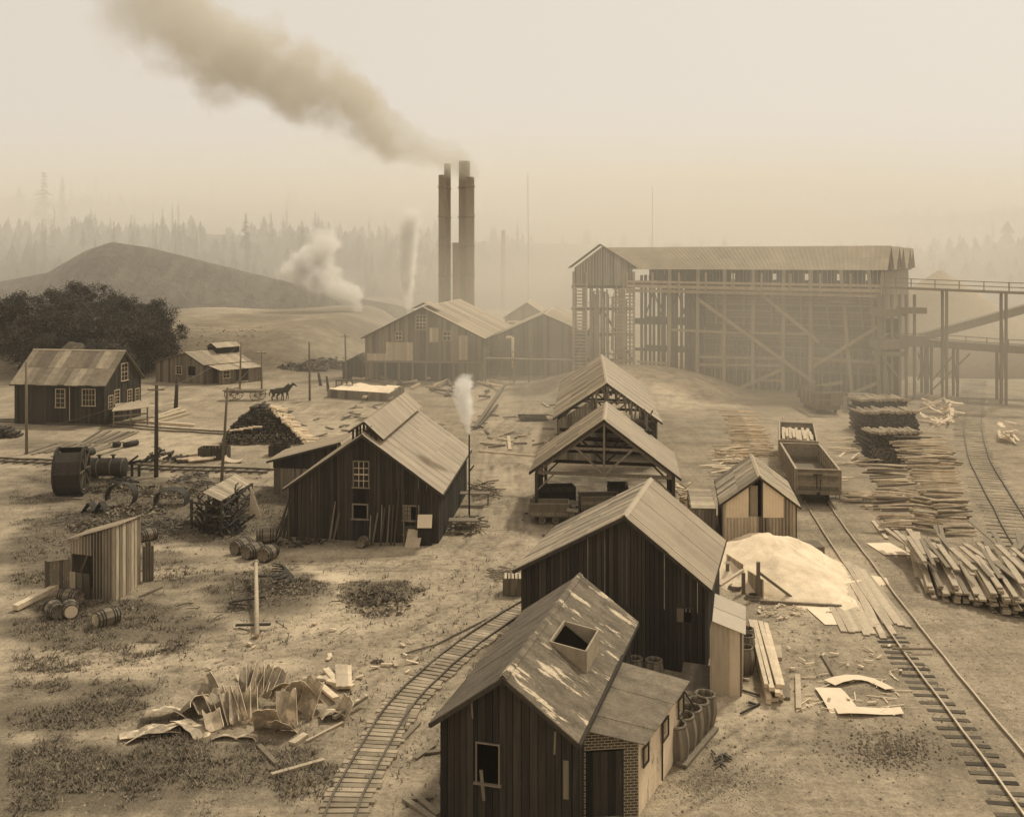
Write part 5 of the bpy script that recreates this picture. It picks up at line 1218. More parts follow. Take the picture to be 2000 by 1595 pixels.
for (x, y) in ((1438,1150), (1472,1168)):
    p = GG(x, y); m = MB()
    for k in range(4): m.lathe([(.42-.04*k, .03+.05*k), (.46-.04*k, .06+.05*k), (.42-.04*k, .09+.05*k), (.38-.04*k, .06+.05*k), (.42-.04*k, .03+.05*k)], 20, R(0,1), (p.x, p.y, p.z), close=False)
    tag(mk('rope_coil', m, M['post'], smooth=True), 'coiled hose on the ground at the '+('left' if x < 1450 else 'tall')+' post of the sand heap', 'coil')
p = G(1590,1080); m = MB(); m.box(p.x-1.3, p.y, 0, p.x+.6, p.y+1.4, .35, .5); tag(mk('timber_step', m, M['grey']), 'low timber step at the corner of the corrugated shed', 'step')

# ---- right lumber stack: every board its own object
lp = mk('plank', (lambda mb: (mb.box(-.13, 0, 0, .13, 5.6, .075, .2), mb)[1])(MB()), M['timber'], loc=(0,0,0)); tag(lp, 'rough board in the big uneven lumber stack at the right edge', 'plank', 'boards of the lumber stack at the right edge')
lq = mk('plank', (lambda mb: (mb.box(-.11, 0, 0, .11, 5.6, .055, .8), mb)[1])(MB()), M['post'], loc=(0,0,0)); tag(lq, 'rough board in the big uneven lumber stack at the right edge', 'plank', 'boards of the lumber stack at the right edge')
near, far = G(1832, 1168), G(1965, 1235)
for cidx in range(14):
    f = cidx/13; b_ = V(20.6+f*5.2, 50.2-f*5.0, 0); nl = 9+int(3*sin(cidx*1.3))+(cidx > 4)*2-(cidx < 2)*4
    for k in range(nl):
        z_ = .04+k*.085; off = R(-.45, .35)
        put(random.choice((lp, lp, lq)), (b_.x+R(-.04,.04), b_.y+off, z_), (R(-.006,.006), R(-.02,.02), -.28+R(-.035,.035)), (R(.85,1.25), R(.85,1.1), R(.9,1.3)))
for i in range(40):
    f = R(0, 1); b_ = V(20.8+f*5.2, 51.6-f*4.6, 0); put(random.choice((lp, lq)), (b_.x, b_.y+R(-.4,3), .95+R(0,.3)), (R(-.03,.03), R(-.1,.1), -.17+random.gauss(0,.07)), (R(.8,1.3), R(.65,1.05), 1))
for i in range(14): put(random.choice((lp, lq)), (R(23.5,29), R(52,57), .55+R(0,.5)), (R(-.05,.05), R(-.1,.1), R(-.6,-.1)), (R(.8,1.3), R(.7,1.0), 1))
for i, q in enumerate(((1782,1086,1792,1127), (1768,1052,1775,1080), (1705,1018,1732,1052), (1725,1020,1762,1046), (1735,1040,1780,1066), (1760,1055,1790,1041))): gboard('stray board lying between the pole piles and the lumber stack', *q, .22, .06, 'timber', group='stray boards by the lumber stack')

# ---- pole piles (long light sticks) on the right
sp = mk('rough_pole', (lambda mb: (mb.tube((-1.5,0,0), (0,.03,.02), .062, .058, 6, .4), mb.tube((0,.03,.02), (1.5,0,0), .058, .05, 6, .7), mb)[2])(MB()), M['split'], loc=(0,0,0)); tag(sp, 'light rough pole in the heaps between the two right-hand tracks', 'pole', 'poles heaped between the right-hand tracks')
sq = mk('rough_pole', (lambda mb: (mb.tube((-1.5,0,0), (0,.05,-.02), .055, .06, 6, .2), mb.tube((0,.05,-.02), (1.5,0,0), .06, .05, 6, .3), mb)[2])(MB()), M['post'], loc=(0,0,0)); tag(sq, sp['label'], 'pole', sp['group'])
sp3 = mk('rough_pole', sp.data and (lambda mb: (mb.tube((-1.5,0,0), (0,.03,.02), .06, .058, 6, .5), mb.tube((0,.03,.02), (1.5,0,0), .058, .05, 6, .9), mb)[2])(MB()), M['split'], loc=(0,0,0)); tag(sp3, 'light rough pole in the heap left of the gondola cars', 'pole', 'poles heaped left of the gondola cars')
def sticks(n, x0, x1, yb, yd, zt, ang=0, spread=.1, sc=1.0, protos=None):
    """heap of poles lying across: front edge along photo row yb, zt high"""
    a, b_ = G(x0, yb), G(x1, yb)
    for i in range(n):
        f = (i+.5)/n; v = R(0, 1); z_ = .06+zt*(v**.8)*R(.85,1.05); y = a.y+.2+v*yd*.7+R(-.1,.1); x = (a.x+b_.x)/2+R(-.25,.25)
        ll = (b_.x-a.x)/3.0*R(.85, 1.12)
        put(random.choice(protos or (sp, sp, sq)), (x, y, z_), (0, R(-.06,.06)*1.0, ang+random.gauss(0, spread)), (ll*sc, R(.8,1.4), R(.8,1.4)))
sticks(38, 1725, 1792, 1046, 2.6, 2.1, .02, .07); sticks(36, 1842, 1906, 1046, 2.6, 2.2, .0, .07)
sticks(20, 1790, 1850, 1040, 2.6, 1.7, -.6, .25); sticks(34, 1720, 1800, 985, 4, 2.0, .03, .12); sticks(34, 1800, 1890, 975, 5, 2.3, -.12, .14)
sticks(36, 1775, 1882, 925, 6, 2.4, -.06, .12); sticks(14, 1658, 1725, 985, 1.5, .6, -.05, .1); sticks(10, 1700, 1790, 1000, 3, .4, .2, .3)
sticks(44, 1440, 1512, 893, 6, 2.2, -.1, .14, protos=(sp3,)); sticks(24, 1405, 1480, 905, 5, .8, .3, .35, protos=(sp3,)); sticks(18, 1430, 1500, 852, 8, 1.6, -.25, .2, protos=(sp3,))
# ---- cordwood stacks with dark ends
lg = mk('log', (lambda mb: (mb.tube((0,0,0), (0,2.2,0), .13, .12, 7, .4), mb.t.__setitem__(-2, 2.2), mb)[2])(MB()), M['bark'], loc=(0,0,0)); tag(lg, 'dark-ended log in the tall cordwood stacks right of the ore bins', 'log', 'logs of the right cordwood stacks')
lw_ = mk('split_log', (lambda mb: (mb.tube((0,0,0), (0,2.2,0), .12, .11, 7, .5), mb)[1])(MB()), M['roofw'], loc=(0,0,0)); tag(lw_, 'pale log laid on top of the right cordwood stacks', 'log', 'pale top logs of the right cordwood stacks')
rest = MB()
def cord(x0, x1, Y, zt, n_ind, top=True, ly=2.2):
    s = .235; nx_ = int((x1-x0)/s); nz_ = int(zt/s*1.1); k = 0
    for j in range(nz_):
        for i in range(nx_):
            x = x0+i*s+(j % 2)*s/2+R(-.03,.03); z_ = .12+j*s*.9+R(-.02,.02); y = Y+R(-.15,.15)+j*.02
            if j > nz_*.75 and (i < 1 or i > nx_-2): continue
            if k < n_ind: put(lg, (x, y, z_), (0, 0, R(-.04,.04)), (R(.8,1.1),)*1+(ly/2.2, R(.8,1.1)))
            else: rest.tube((x, y, z_), (x, y+ly, z_), .115, .11, 6, R(0,1))
            k += 1
    if top:
        for i in range(int(nx_*1.3)): put(lw_, (x0+i*s*.78, Y+R(-.1,.3), .12+nz_*s*.9+R(-.03,.12)), (R(-.04,.04), 0, R(-.15,.15)), (R(.9,1.3), ly/2.2, R(.9,1.2)))
cord(29.3, 33.7, 83.4, 2.5, 110); cord(31.2, 36.3, 90.5, 3.0, 10, True, 2.6); cord(33.5, 38.6, 98.5, 3.2, 0, True, 3.0)
tag(mk('stacked_wood', rest, M['bark']), 'mass of logs at the back of the right cordwood stacks', 'firewood', kind='stuff')
# slabs at foot of trestle
slb = mk('slab', (lambda mb: (mb.box(-.9,-.1,0,.9,.1,.06,.8), mb)[1])(MB()), M['split'], loc=(0,0,0)); tag(slb, 'broken slab tumbled between the cordwood stacks and the curved track', 'slab', 'tumbled slabs at the foot of the trestle')
for i in range(46): p = G(R(1800,1868), R(790,832)); put(slb, (p.x, p.y, .1+R(0,1.1)*max(0,1-abs(p.y-112)/12)), (R(-.5,.5), R(-.5,.5), R(0,pi)), (R(.6,1.5), R(.8,2), 1))
slc = mk('slab', (lambda mb: (mb.box(-.9,-.1,0,.9,.1,.06,.8), mb)[1])(MB()), M['split'], loc=(0,0,0)); tag(slc, 'slab in the small pile at the far right beside the curved track', 'slab', 'small slab pile at the far right')
for i in range(18): p = G(R(1952,1985), R(850,868)); put(slc, (p.x, p.y, .1+i*.07), (R(-.2,.2), R(-.3,.3), R(1,2)), (R(.6,1.2), R(.8,2), 1))
# light board piles by the gondola
sld = mk('board_scrap', (lambda mb: (mb.box(-1.0,-.09,0,1.0,.09,.05,.7), mb)[1])(MB()), M['split'], loc=(0,0,0)); tag(sld, 'pale slab strewn on the ground beside the gondola cars', 'slab', 'slabs strewn beside the gondola cars')
for i in range(34): p = G(R(1615,1705), R(860,912)) if i < 22 else G(R(1385,1440), R(885,935)); put(sld, (p.x, p.y, .05+R(0,.5)), (R(-.1,.1), R(-.12,.12), random.gauss(0,.4)), (R(.6,1.3), R(.8,1.6), 1))

# ---- left log pile
ll_ = mk('log', (lambda mb: (mb.tube((0,0,0), (0,2.0,0), .11, .10, 7, .4), mb.t.__setitem__(-2, 2.0), mb)[2])(MB()), M['bark'], loc=(0,0,0)); tag(ll_, 'dark-ended log in the pyramid wood pile before the wagon', 'log', 'logs of the pyramid wood pile')
lr_ = mk('split_log', (lambda mb: (mb.tube((0,0,0), (0,2.0,0), .11, .10, 7, .9), mb)[1])(MB()), M['split'], loc=(0,0,0)); tag(lr_, 'bleached split log on the right flank of the pyramid wood pile', 'log', 'bleached logs on the flank of the pyramid wood pile')
rest = MB(); cnt = 0
pf0, pf1 = G(428, 868), G(590, 868); pk2 = P(515, 793, 97); s = .25
lld = [ll_]
for tn_ in (.05, .95): o_ = mk('log', (lambda mb: (mb.tube((0,0,0), (0,2.0,0), .11, .10, 7, tn_), mb.t.__setitem__(-2, 1+2*tn_), mb)[2])(MB()), M['bark'], loc=(0,0,0)); tag(o_, ll_['label'], 'log', ll_['group']); lld.append(o_)
prof_ = [(428,866), (445,836), (470,812), (492,796), (512,790), (528,803), (545,801), (560,818), (574,840), (592,866)]
def ptop(px):
    for (a, za), (b_, zb) in zip(prof_, prof_[1:]):
        if a <= px <= b_: return za+(zb-za)*(px-a)/(b_-a)
    return 868
for j in range(17):
    z_ = .12+j*s*.86; yy = 92.0+j*.24; x = pf0.x
    while x < pf1.x+.5:
        pz = 1000+x*F/yy; py = HOR+(H-z_)*F/yy
        if py > ptop(pz)+R(-2, 3):
            if cnt < 120: put(random.choice(lld), (x, yy+R(-.25,.25), z_+R(-.05,.05)), (R(-.05,.05), 0, R(-.14,.14)), (R(.7,1.25), 1, R(.7,1.25)))
            else: rest.tube((x, yy+R(-.25,.25), z_), (x+R(-.2,.2), yy+2, z_), R(.09,.13), R(.08,.12), 6, R(0,1))
            cnt += 1
        x += s*R(.85,1.1)
tag(mk('stacked_wood', rest, M['bark']), 'upper mass of logs in the pyramid wood pile', 'firewood', kind='stuff')
a0, a1 = P(487,795,99), G(592,862)
for i in range(50):
    f = (i % 25)/24; p = P(526+70*f+(i//25)*5+R(-2,2), 795+68*f+R(-2,2), 95.2-4.0*f); put(lr_, (p.x-.1+R(-.1,.1), p.y, max(.1, p.z+R(-.05,.1))), (-.12+R(-.12,.1), 0, -1.05+R(-.35,.35)), (R(.8,1.3), R(.45,.7), R(.8,1.3)))
for i in range(6): p = P(458+i*9, 835-i*1.4, 94.3); put(lr_, (p.x, p.y-1.6, p.z), (0, R(-.1,.1), -1.3+R(-.3,.3)), (.8, .4, .8))
# small log heaps
ls = mk('log', (lambda mb: (mb.tube((0,0,0), (0,1.2,0), .11, .10, 7, .4), mb)[1])(MB()), M['bark'], loc=(0,0,0)); tag(ls, 'short dark log heaped at the foot of the pegged pole', 'log', 'short logs at the foot of the pegged pole')
for i in range(32):
    f = R(-1, 1); p = G(312+f*38, 905); put(ls, (p.x, p.y+R(0,1.2), .1+R(0,1)*1.0*max(0,1-abs(f))), (0, 0, R(-.5,.5)), (R(.7,1.2), 1, R(.7,1.2)))
lt_ = mk('split_log', (lambda mb: (mb.tube((0,0,0), (0,1.6,0), .1, .09, 5, .8), mb)[1])(MB()), M['split'], loc=(0,0,0)); tag(lt_, 'pale split log lying right of the small dark log heap', 'log', 'pale split logs beside the yard track')
for i in range(18): p = G(345+i*2.2, 906-R(0,12)); put(lt_, (p.x, p.y, .1+R(0,.2)), (0, 0, -1.0+R(-.2,.2)))
lx = mk('log', (lambda mb: (mb.tube((0,0,0), (0,1.6,0), .13, .12, 7, .3), mb)[1])(MB()), M['bark'], loc=(0,0,0)); tag(lx, 'dark log stacked at the left edge beyond the pole', 'log', 'logs stacked at the left edge')
restx = MB()
for j in range(4):
    for i in range(14-j*2):
        x, y, z_ = -50.6+i*.33+j*.3+R(-.06,.06), 95.5+R(-.2,.2), .13+j*.23
        if j == 0 or i % 3 == 0: put(lx, (x, y, z_), (0,0,R(-.2,.2)), (R(.8,1.2),1,1))
        else: restx.tube((x, y, z_), (x, y+1.6, z_), .13, .12, 7, R(0,1))
tag(mk('stacked_wood', restx, M['bark']), 'back of the low log stack at the left edge', 'firewood', kind='stuff')

# ---- boards lying round the long house
gh = 'long sawn boards lying right of the long house'
for i, q in enumerate(((290,822,362,800), (300,826,370,806), (288,815,345,803), (255,822,380,829), (300,815,352,797))): gboard('long pale board lying on the ground right of the long house', *q, .32, .2, 'timber', .15, .15, group=gh)
gi = 'weathered boards on the ground before the long house'
for i in range(9): x = 150+i*9; gboard('weathered board laid out on the ground before the long house', x, 868-i*.5+R(-2,2), x+48, 842+R(-2,3), .22, .06, 'grey', group=gi)
gj = 'dark boards lying beyond the near yard track'
for i in range(12): x = 50+i*13; gboard('dark board lying flat beyond the near yard track', x, 893-R(0,10), x+60, 870-R(0,8), .25, .08, 'post', group=gj)

# ---- big spoked drum
c = G(125, 972); dr_ = thing('iron_drum_wheel', 'huge dark iron drum wheel with spokes standing on the left', 'drum wheel', (c.x, c.y+1.2, 0)); dr_.rotation_euler = (0, 0, .17)
Rr, Wd = 1.62, 1.75; cx, cy, cz = c.x, c.y+1.2, Rr+.05
n = 12
for k in range(n):
    if k == 3: continue
    a0, a1 = 2*pi*k/n, 2*pi*(k+1)/n; m = MB()
    m.sheet([[V(cx-Wd/2, cy+Rr*cos(a0), cz+Rr*sin(a0)), V(cx+Wd/2, cy+Rr*cos(a0), cz+Rr*sin(a0))], [V(cx-Wd/2, cy+Rr*cos(a1), cz+Rr*sin(a1)), V(cx+Wd/2, cy+Rr*cos(a1), cz+Rr*sin(a1))]], .06, R(0,1)); mk('rim_plate', m, M['iron'], dr_)
for sx in (-Wd/2, Wd/2):
    m = MB(); m.lathe([(Rr-.2, -.06), (Rr+.06, -.06), (Rr+.06, .06), (Rr-.2, .06), (Rr-.2, -.06)], 36, .4, (cx+sx, cy, cz), 'X', close=False); rg_ = mk('flange', m, M['iron'], dr_)
    for k in range(8): a = 2*pi*k/8; m = MB(); m.beam((cx+sx, cy+.15*cos(a), cz+.15*sin(a)), (cx+sx, cy+(Rr-.1)*cos(a), cz+(Rr-.1)*sin(a)), .1, .16, .5, up=V(1,0,0)); mk('spoke', m, M['iron2'], rg_)
m = MB(); m.tube((cx-Wd/2-.3, cy, cz), (cx+Wd/2+.3, cy, cz), .16, .16, 12, .3); mk('axle', m, M['iron'], dr_)
gboard('slab propping the drum wheel from the front', 97, 974, 160, 972, .3, .12, 'post'); gboard('pale stake leaning against the drum wheel', 155, 962, 164, 952, .1, .08, 'timber', .05, .5)
# ---- boiler
c = G(207, 936); bo = thing('boiler', 'dark riveted boiler tank lying behind the drum wheel', 'boiler', (c.x, c.y, 0)); r = .68; L2 = 1.42; z_ = .95
m = MB(); m.lathe([(.01, -L2-.12), (r*.7, -L2-.08), (r*.97, -L2), (r, -L2+.05), (r, L2-.05), (r*.97, L2), (r*.7, L2+.08), (.01, L2+.12)], 28, .4, (c.x, c.y, z_), 'X', close=False); mk('shell', m, M['iron'], bo, True)
m = MB()
for x in (-L2+.05, -.5, .5, L2-.05): m.lathe([(r+.001, -.05), (r+.02, -.05), (r+.02, .05), (r+.001, .05)], 28, .7, (c.x+x, c.y, z_), 'X', close=False)
mk('seam', m, M['iron2'], bo, True)
for x in (-.5, .55): m = MB(); m.lathe([(.1, 0), (.1, .22), (.2, .22), (.2, .28), (.01, .28)], 12, .3, (c.x+x, c.y, z_+r-.04), close=False); mk('nozzle', m, M['iron'], bo, True)
for x in (-.9, .9): m = MB(); m.beam((c.x+x, c.y-.6, .12), (c.x+x, c.y+.6, .12), .3, .4, .4); mk('cradle', m, M['dpost'], bo)
m = MB(); a, b_ = GG(160, 896), GG(183, 892); m.tube(a+V(0,0,.4), b_+V(0,0,.5), .32, .32, 14, .4); tag(mk('iron_pipe', m, M['iron'], smooth=True), 'stub of wide iron pipe lying between drum wheel and boiler', 'pipe')
for (x0,y0,x1,y1,lab) in ((243,868,268,863,'rusty pipe lying alone beyond the yard track'), (223,868,233,866,'short round drum lying beyond the boiler'), (388,884,440,884,'')):
    if lab: m = MB(); a, b_ = GG(x0, y0+6), GG(x1, y1+6); m.tube(a+V(0,0,.25), b_+V(0,0,.25), .25, .25, 12, .3); tag(mk('iron_pipe', m, M['iron'], smooth=True), lab, 'pipe')
# machine frame right of the boiler
m = MB(); c = G(258, 930)
for x in (-.5, 0, .55): m.beam((c.x+x, c.y, 0), (c.x+x, c.y, R(.9,1.7)), .16, .2, .3, up=V(0,1,0))
m.beam((c.x-.6, c.y, .9), (c.x+.7, c.y, 1.2), .15, .2, .4); m.beam((c.x-.3, c.y-.1, 1.0), (c.x+.5, c.y-.1, 1.6), .12, .15, .4)
tag(mk('machine_frame', m, M['iron']), 'broken dark machine frame right of the boiler', 'machine')
def box_thing(name, label, px0, px1, py, hh, d, mt='dpost', cat='box', wallt=.08):
    a, b_ = G(px0, py), G(px1, py); r = thing(name, label, cat, ((a.x+b_.x)/2, a.y+d/2, 0)); q = [a, b_, b_+V(0,d,0), a+V(0,d,0)]
    for i in range(4): wall(r, q[i], q[(i+1) % 4], hh, -.05, M[mt], bw=.3, name='side')
    m = MB(); m.box(a.x, a.y, 0, b_.x, a.y+d, .1, .3); mk('base', m, M[mt], r); return r
box_thing('open_box', 'dark open box in front of the pyramid wood pile', 387, 441, 898, .95, 1.3); 
cr_ = box_thing('crate', 'small pale-topped crate beside the tall barn corner', 984, 1019, 1162, .8, .8, 'post', 'crate'); p0, p1 = G(984,1162), G(1019,1162)
m = MB()
for i in range(5): x = p0.x+(p1.x-p0.x)*(i+.5)/5; m.beam((x, p0.y-.05, .83), (x, p0.y+.85, .83), .12, .04, R(0,1))
mk('lid', m, M['pale'], cr_)
box_thing('dark_bin', 'dark upturned bin behind the lean-to of the workshop', 525, 560, 892, .9, 1.3, 'dark', 'bin')
# sand crib in front of power house
cb = thing('sand_crib', 'long low timber crib filled with pale sand before the power house', 'crib', G(700, 775)); a, b_ = GG(640, 776), GG(760, 784); e = V(1, 7, 0)
wall(cb, a, b_, 1.0, -.1, M['grey'], bw=.5, name='side'); wall(cb, b_, b_+e, 1.0, -.1, M['grey'], bw=.5, name='side'); wall(cb, a+e, a, 1.0, -.1, M['grey'], bw=.5, name='side')
m = MB(); rows = [[(a.lerp(b_, j/14)+e*(i/8)).xy.to_3d()+V(0,0,.82+.5*max(0,noise.noise(V(j*.35, i*.4, 3)))+(.35 if j > 10 and 2 < i < 7 else 0)) for j in range(15)] for i in range(9)]
m.sheet(rows, .06, .5); tag(mk('sand_fill', m, M['sand'], smooth=True), 'pale sand heaped inside the timber crib', 'sand heap')
m = MB(); p = P(672, 762, 128)
m.box(p.x-1.1, 128, 1.5, p.x+1.1, 128.8, 1.65, .5)
for x in (-1, -.3, .3, 1): m.beam((p.x+x, 128.1, .8), (p.x+x, 128.1, 1.5), .12, .12, .3, up=V(0,1,0))
tag(mk('bench', m, M['dpost']), 'little dark bench standing on the sand crib', 'bench')
# timbers before the power house
gk = 'timbers strewn in front of the power house'
for i in range(40): x = R(690, 960); y = R(738, 775); gboard('timber strewn on the ground in front of the power house', x, y, x+R(-40,55), y+R(-14,12), R(.2,.4), .25, random.choice(('timber','grey','grey')), .15, .3+R(0,.4), group=gk)
gl = 'rubble timbers between workshop and open sheds'
for i in range(26): x = R(930, 1085); y = R(790, 870); gboard('timber scattered between the steam pipe and the long open shed', x, y, x+R(-35,40), y+R(-8,8), R(.12,.25), .12, random.choice(('pale','grey')), .08, .15, group=gl)
gboard('long pale spar slanting up toward the power house', 928, 834, 985, 752, .35, .3, 'grey', .2, .5); gboard('second spar beside the long slanting one', 935, 832, 972, 790, .2, .2, 'grey', .2, .3)
gboard('long white pipe lying on the ground right of the workshop', 935, 880, 1046, 890, .14, .14, 'timber', .08, .08); gboard('plank lying end on, right of the steam pipe', 993, 852, 996, 878, .3, .08, 'pale')
m = MB(); c = G(1040, 822); 
for i in range(14): m.beam((c.x+R(-1.6,-1.2), c.y+R(-.6,.8), .12+.12*(i//3)), (c.x+R(1.2,1.7), c.y+R(-.6,.8), .12+.12*(i//3)), .2, .12, R(0,1))
tag(mk('timber_stack', m, M['grey']), 'small stack of squared timbers left of the long open shed', 'timber stack')

# ---- steam pipe and stovepipe of the workshop
b_ = G(915, 985); m = MB(); t_ = P(916.5, 848, 66); m.tube((t_.x, 66, 0), t_, .06, .05, 8, .3); m.tube((t_.x, 66, t_.z-2.4), (t_.x+.3, 66, t_.z-2.0), .05, .05, 6, .3)
tag(mk('steam_pipe', m, M['iron'], smooth=True), 'thin dark upright exhaust pipe puffing steam beside the workshop', 'pipe')
# leaning poles and pipes along the workshop front
wa, wb = kc[0], kc[1]; d_, n_ = ndir(wa, wb)
gm_ = 'pipes leaning on the workshop front'
for i, (x, yt, yb) in enumerate(((656,978,1066), (664,990,1066), (732,988,1070), (739,1000,1070), (747,985,1070), (753,990,1070), (762,985,1066), (769,985,1068), (780,944,1068), (789,990,1070), (665,1000,1066), (815,975,1020), (725,1005,1066))):
    u, z1 = hit(wa, wb, x, yt); z1 = min(z1, 3.1); a = wa+d_*(u-R(-.15,.25))+n_*R(.5,.8); m = MB(); m.tube(a, wa+d_*u+n_*.09+V(0,0,z1), R(.04,.07), R(.035,.06), 7, R(0,1))
    tag(mk('leaning_pipe', m, M[('post','grey','dpost')[i % 3]]), 'slim pipe leaning upright on the workshop front wall', 'pipe', gm_)
for i in range(16):
    u = R(-.6, .5); a = wa+d_*(u-R(.2,.6))+n_*R(-.6,.8); m = MB(); m.tube(a, wa+d_*R(-.1,.15)+n_*R(-.8,.1)+V(0,0,R(1.4,2.6)), R(.03,.05), None, 6, R(0,1)); tag(mk('leaning_rod', m, M['dpost']), 'dark rod leaning on the left corner of the workshop', 'rod', 'rods leaning on the workshop corner')
p = wa+d_*8.3+n_*.25; m = MB(); m.box(p.x-.4, p.y-.35, 0, p.x+.4, p.y+.2, 1.05, .2); b1 = mk('cupboard', m, M['dark']); tag(b1, 'dark cupboard with pale slanted lid at the workshop corner', 'cupboard')
m = MB(); m.sheet([[p+V(-.42,-.4,1.1), p+V(.42,-.4,1.1)], [p+V(-.42,.1,1.75), p+V(.42,.1,1.75)]], .03, .9); mk('lid', m, M['sheet'], b1)
m = MB(); u, z1 = hit(wa, wb, 812, 1040); p = wa+d_*u+n_*.7; m.sheet([[p+V(-.45,-.3,.03), p+V(.4,-.35,.03)], [p+V(-.3,.3,.95), p+V(.55,.3,.9)]], .03, .7); tag(mk('leaning_sheet', m, M['pale']), 'pale bent sheet leaning low against the workshop front', 'metal sheet')
m = MB(); p = wa+d_*7.6+n_*.1
for i in range(6): m.beam(p+V(-.7+R(0,.2),-.06,.25+i*.15), p+V(.9,-.06,.28+i*.15), .03, .13, R(0,1))
tag(mk('stacked_boards', m, M['grey']), 'pale boards stacked under the right workshop window', 'boards')
# right side clutter of the workshop: tables with scrap
def scrapbits(name, label, cat, n, px, py, rx, ry, hh, lmin, lmax, mt, r=.03, kind='tube', flat=.3):
    for i in range(n):
        a = R(0, 2*pi); q = sqrt(R(0, 1)); p = GG(px+rx*q*cos(a), py+ry*q*sin(a)); z_ = R(0, 1)*hh*(1-q)+.04; th = R(0, pi); l = R(lmin, lmax)/2; tl = R(-flat, flat)
        v = V(cos(th)*l, sin(th)*l, tl*l); m = MB(); rr = r*R(.6,1.5)
        if kind == 'tube':
            k = V(R(-.15,.15)*l, R(-.15,.15)*l, abs(R(0,.2)*l)); m.tube(p+V(0,0,z_+.05)-v, p+V(0,0,z_+.05)+k, rr, rr, 5, R(0,1)); m.tube(p+V(0,0,z_+.05)+k, p+V(0,0,z_+.05)+v, rr, rr, 5, R(0,1))
        else: m.beam(p+V(0,0,z_+.05)-v, p+V(0,0,z_+.05)+v, rr*4, rr*1.2, R(0,1))
        tag(mk(name, m, M[mt]), label, cat, label.split(' in ')[0].split(' on ')[0]+' near '+str(cat)+' heap' if False else 'pieces: '+label)
scrapbits('stick', 'stick of the firewood heap along the right wall of the workshop', 'stick', 60, 915, 1030, 32, 20, .7, .6, 1.6, 'post', .04)
scrapbits('stick', 'stick of the brushwood heap behind the workshop steam pipe', 'stick', 45, 945, 962, 28, 14, .7, .6, 1.8, 'post', .035)
scrapbits('scrap_iron', 'rusty rod tangled in the scrap heap left of the rack shed', 'rod', 60, 325, 1035, 60, 14, .5, .8, 2.6, 'iron2', .03)
scrapbits('scrap_iron', 'rusty rod piled inside the plank-roofed rack shed', 'rod', 90, 432, 1035, 44, 10, 2.3, .6, 2.0, 'iron', .05, flat=1.2)
scrapbits('thin_rod', 'thin rod lying in the grass before the bent iron pieces', 'rod', 26, 145, 1012, 55, 14, .05, 1.0, 3.0, 'iron2', .02, flat=.05)
scrapbits('short_pipe', 'short pipe in the curled scrap bed beyond the rack shed', 'pipe', 46, 375, 938, 42, 12, .2, .6, 1.3, 'iron2', .05)
scrapbits('branch', 'dead branch in the brush heap behind the tall barn corner', 'branch', 40, 985, 1125, 30, 12, .3, .5, 1.6, 'post', .02)
scrapbits('scrap_wood', 'piece of the pale wood jumble right of the charging shed', 'board scrap', 70, 1335, 985, 22, 28, 1.3, .5, 1.5, 'split', .045, 'b', .8)
scrapbits('small_bar', 'small bar in the dark litter under the workshop front window', 'bar', 40, 590, 1062, 55, 6, .25, .2, .7, 'iron', .035)
scrapbits('stick', 'stick dropped in the grass near the fallen T-shaped post', 'stick', 24, 560, 1190, 220, 70, .05, .3, 1.0, 'dpost', .02)
scrapbits('wood_chip', 'chip of board scattered on the bare yard left of the narrow track', 'board scrap', 26, 620, 1280, 260, 60, .03, .15, .5, 'split', .03, 'b')
scrapbits('wood_chip', 'chip lying on the right-hand yard between timber stack and track', 'board scrap', 40, 1600, 1290, 180, 110, .02, .1, .4, 'split', .02, 'b')
scrapbits('wood_chip', 'shaving in the litter below the sand floor', 'board scrap', 50, 1525, 1196, 50, 14, .03, .1, .35, 'split', .02, 'b')
scrapbits('scrap_wood', 'short piece of timber littering the ground beyond the workshop', 'board scrap', 60, 700, 830, 170, 40, .05, .4, 1.6, 'grey', .06, 'b')
scrapbits('scrap_iron', 'iron scrap in the clump beside the dark pegged pole', 'scrap', 30, 240, 945, 26, 8, .5, .4, 1.4, 'iron', .06)
for k, (px, py, sc) in enumerate(((925,985,1.4), (905,1040,1.1))):
    p = GG(px, py); m = MB(); m.box(p.x-.8*sc, p.y-.4, .75, p.x+.8*sc, p.y+.4, .82, .5)
    for x in (-.7*sc, .7*sc):
        for y in (-.35, .35): m.beam((p.x+x, p.y+y, 0), (p.x+x, p.y+y, .75), .08, .08, .3, up=V(0,1,0))
    tag(mk('work_table', m, M['post']), ('far' if k == 0 else 'near')+' rough work table along the right wall of the workshop', 'table')
for i in range(110):
    f, g_ = R(0,1), R(0,1); q = eR0.lerp(eR1, f).lerp(eL0.lerp(eL1, f), g_); z_ = .1+R(0,1)*1.9; l = R(.5,1.8)/2; a = R(0,pi); t_ = R(-.9,.9); v = V(cos(a)*cos(t_), sin(a)*cos(t_), sin(t_))*l; c = V(q.x+R(-.25,.25), q.y+R(-.35,.1), max(z_, abs(v.z)+.05)); m = MB(); rr = R(.025,.07); m.tube(c-v, c+v, rr, rr, 5, R(0,1)); tag(mk('scrap_iron', m, M[random.choice(('iron','iron','iron2','post'))]), 'rusty rod piled inside the plank-roofed rack shed', 'rod', None, None)['group'] = 'pieces: rusty rod piled inside the plank-roofed rack shed'
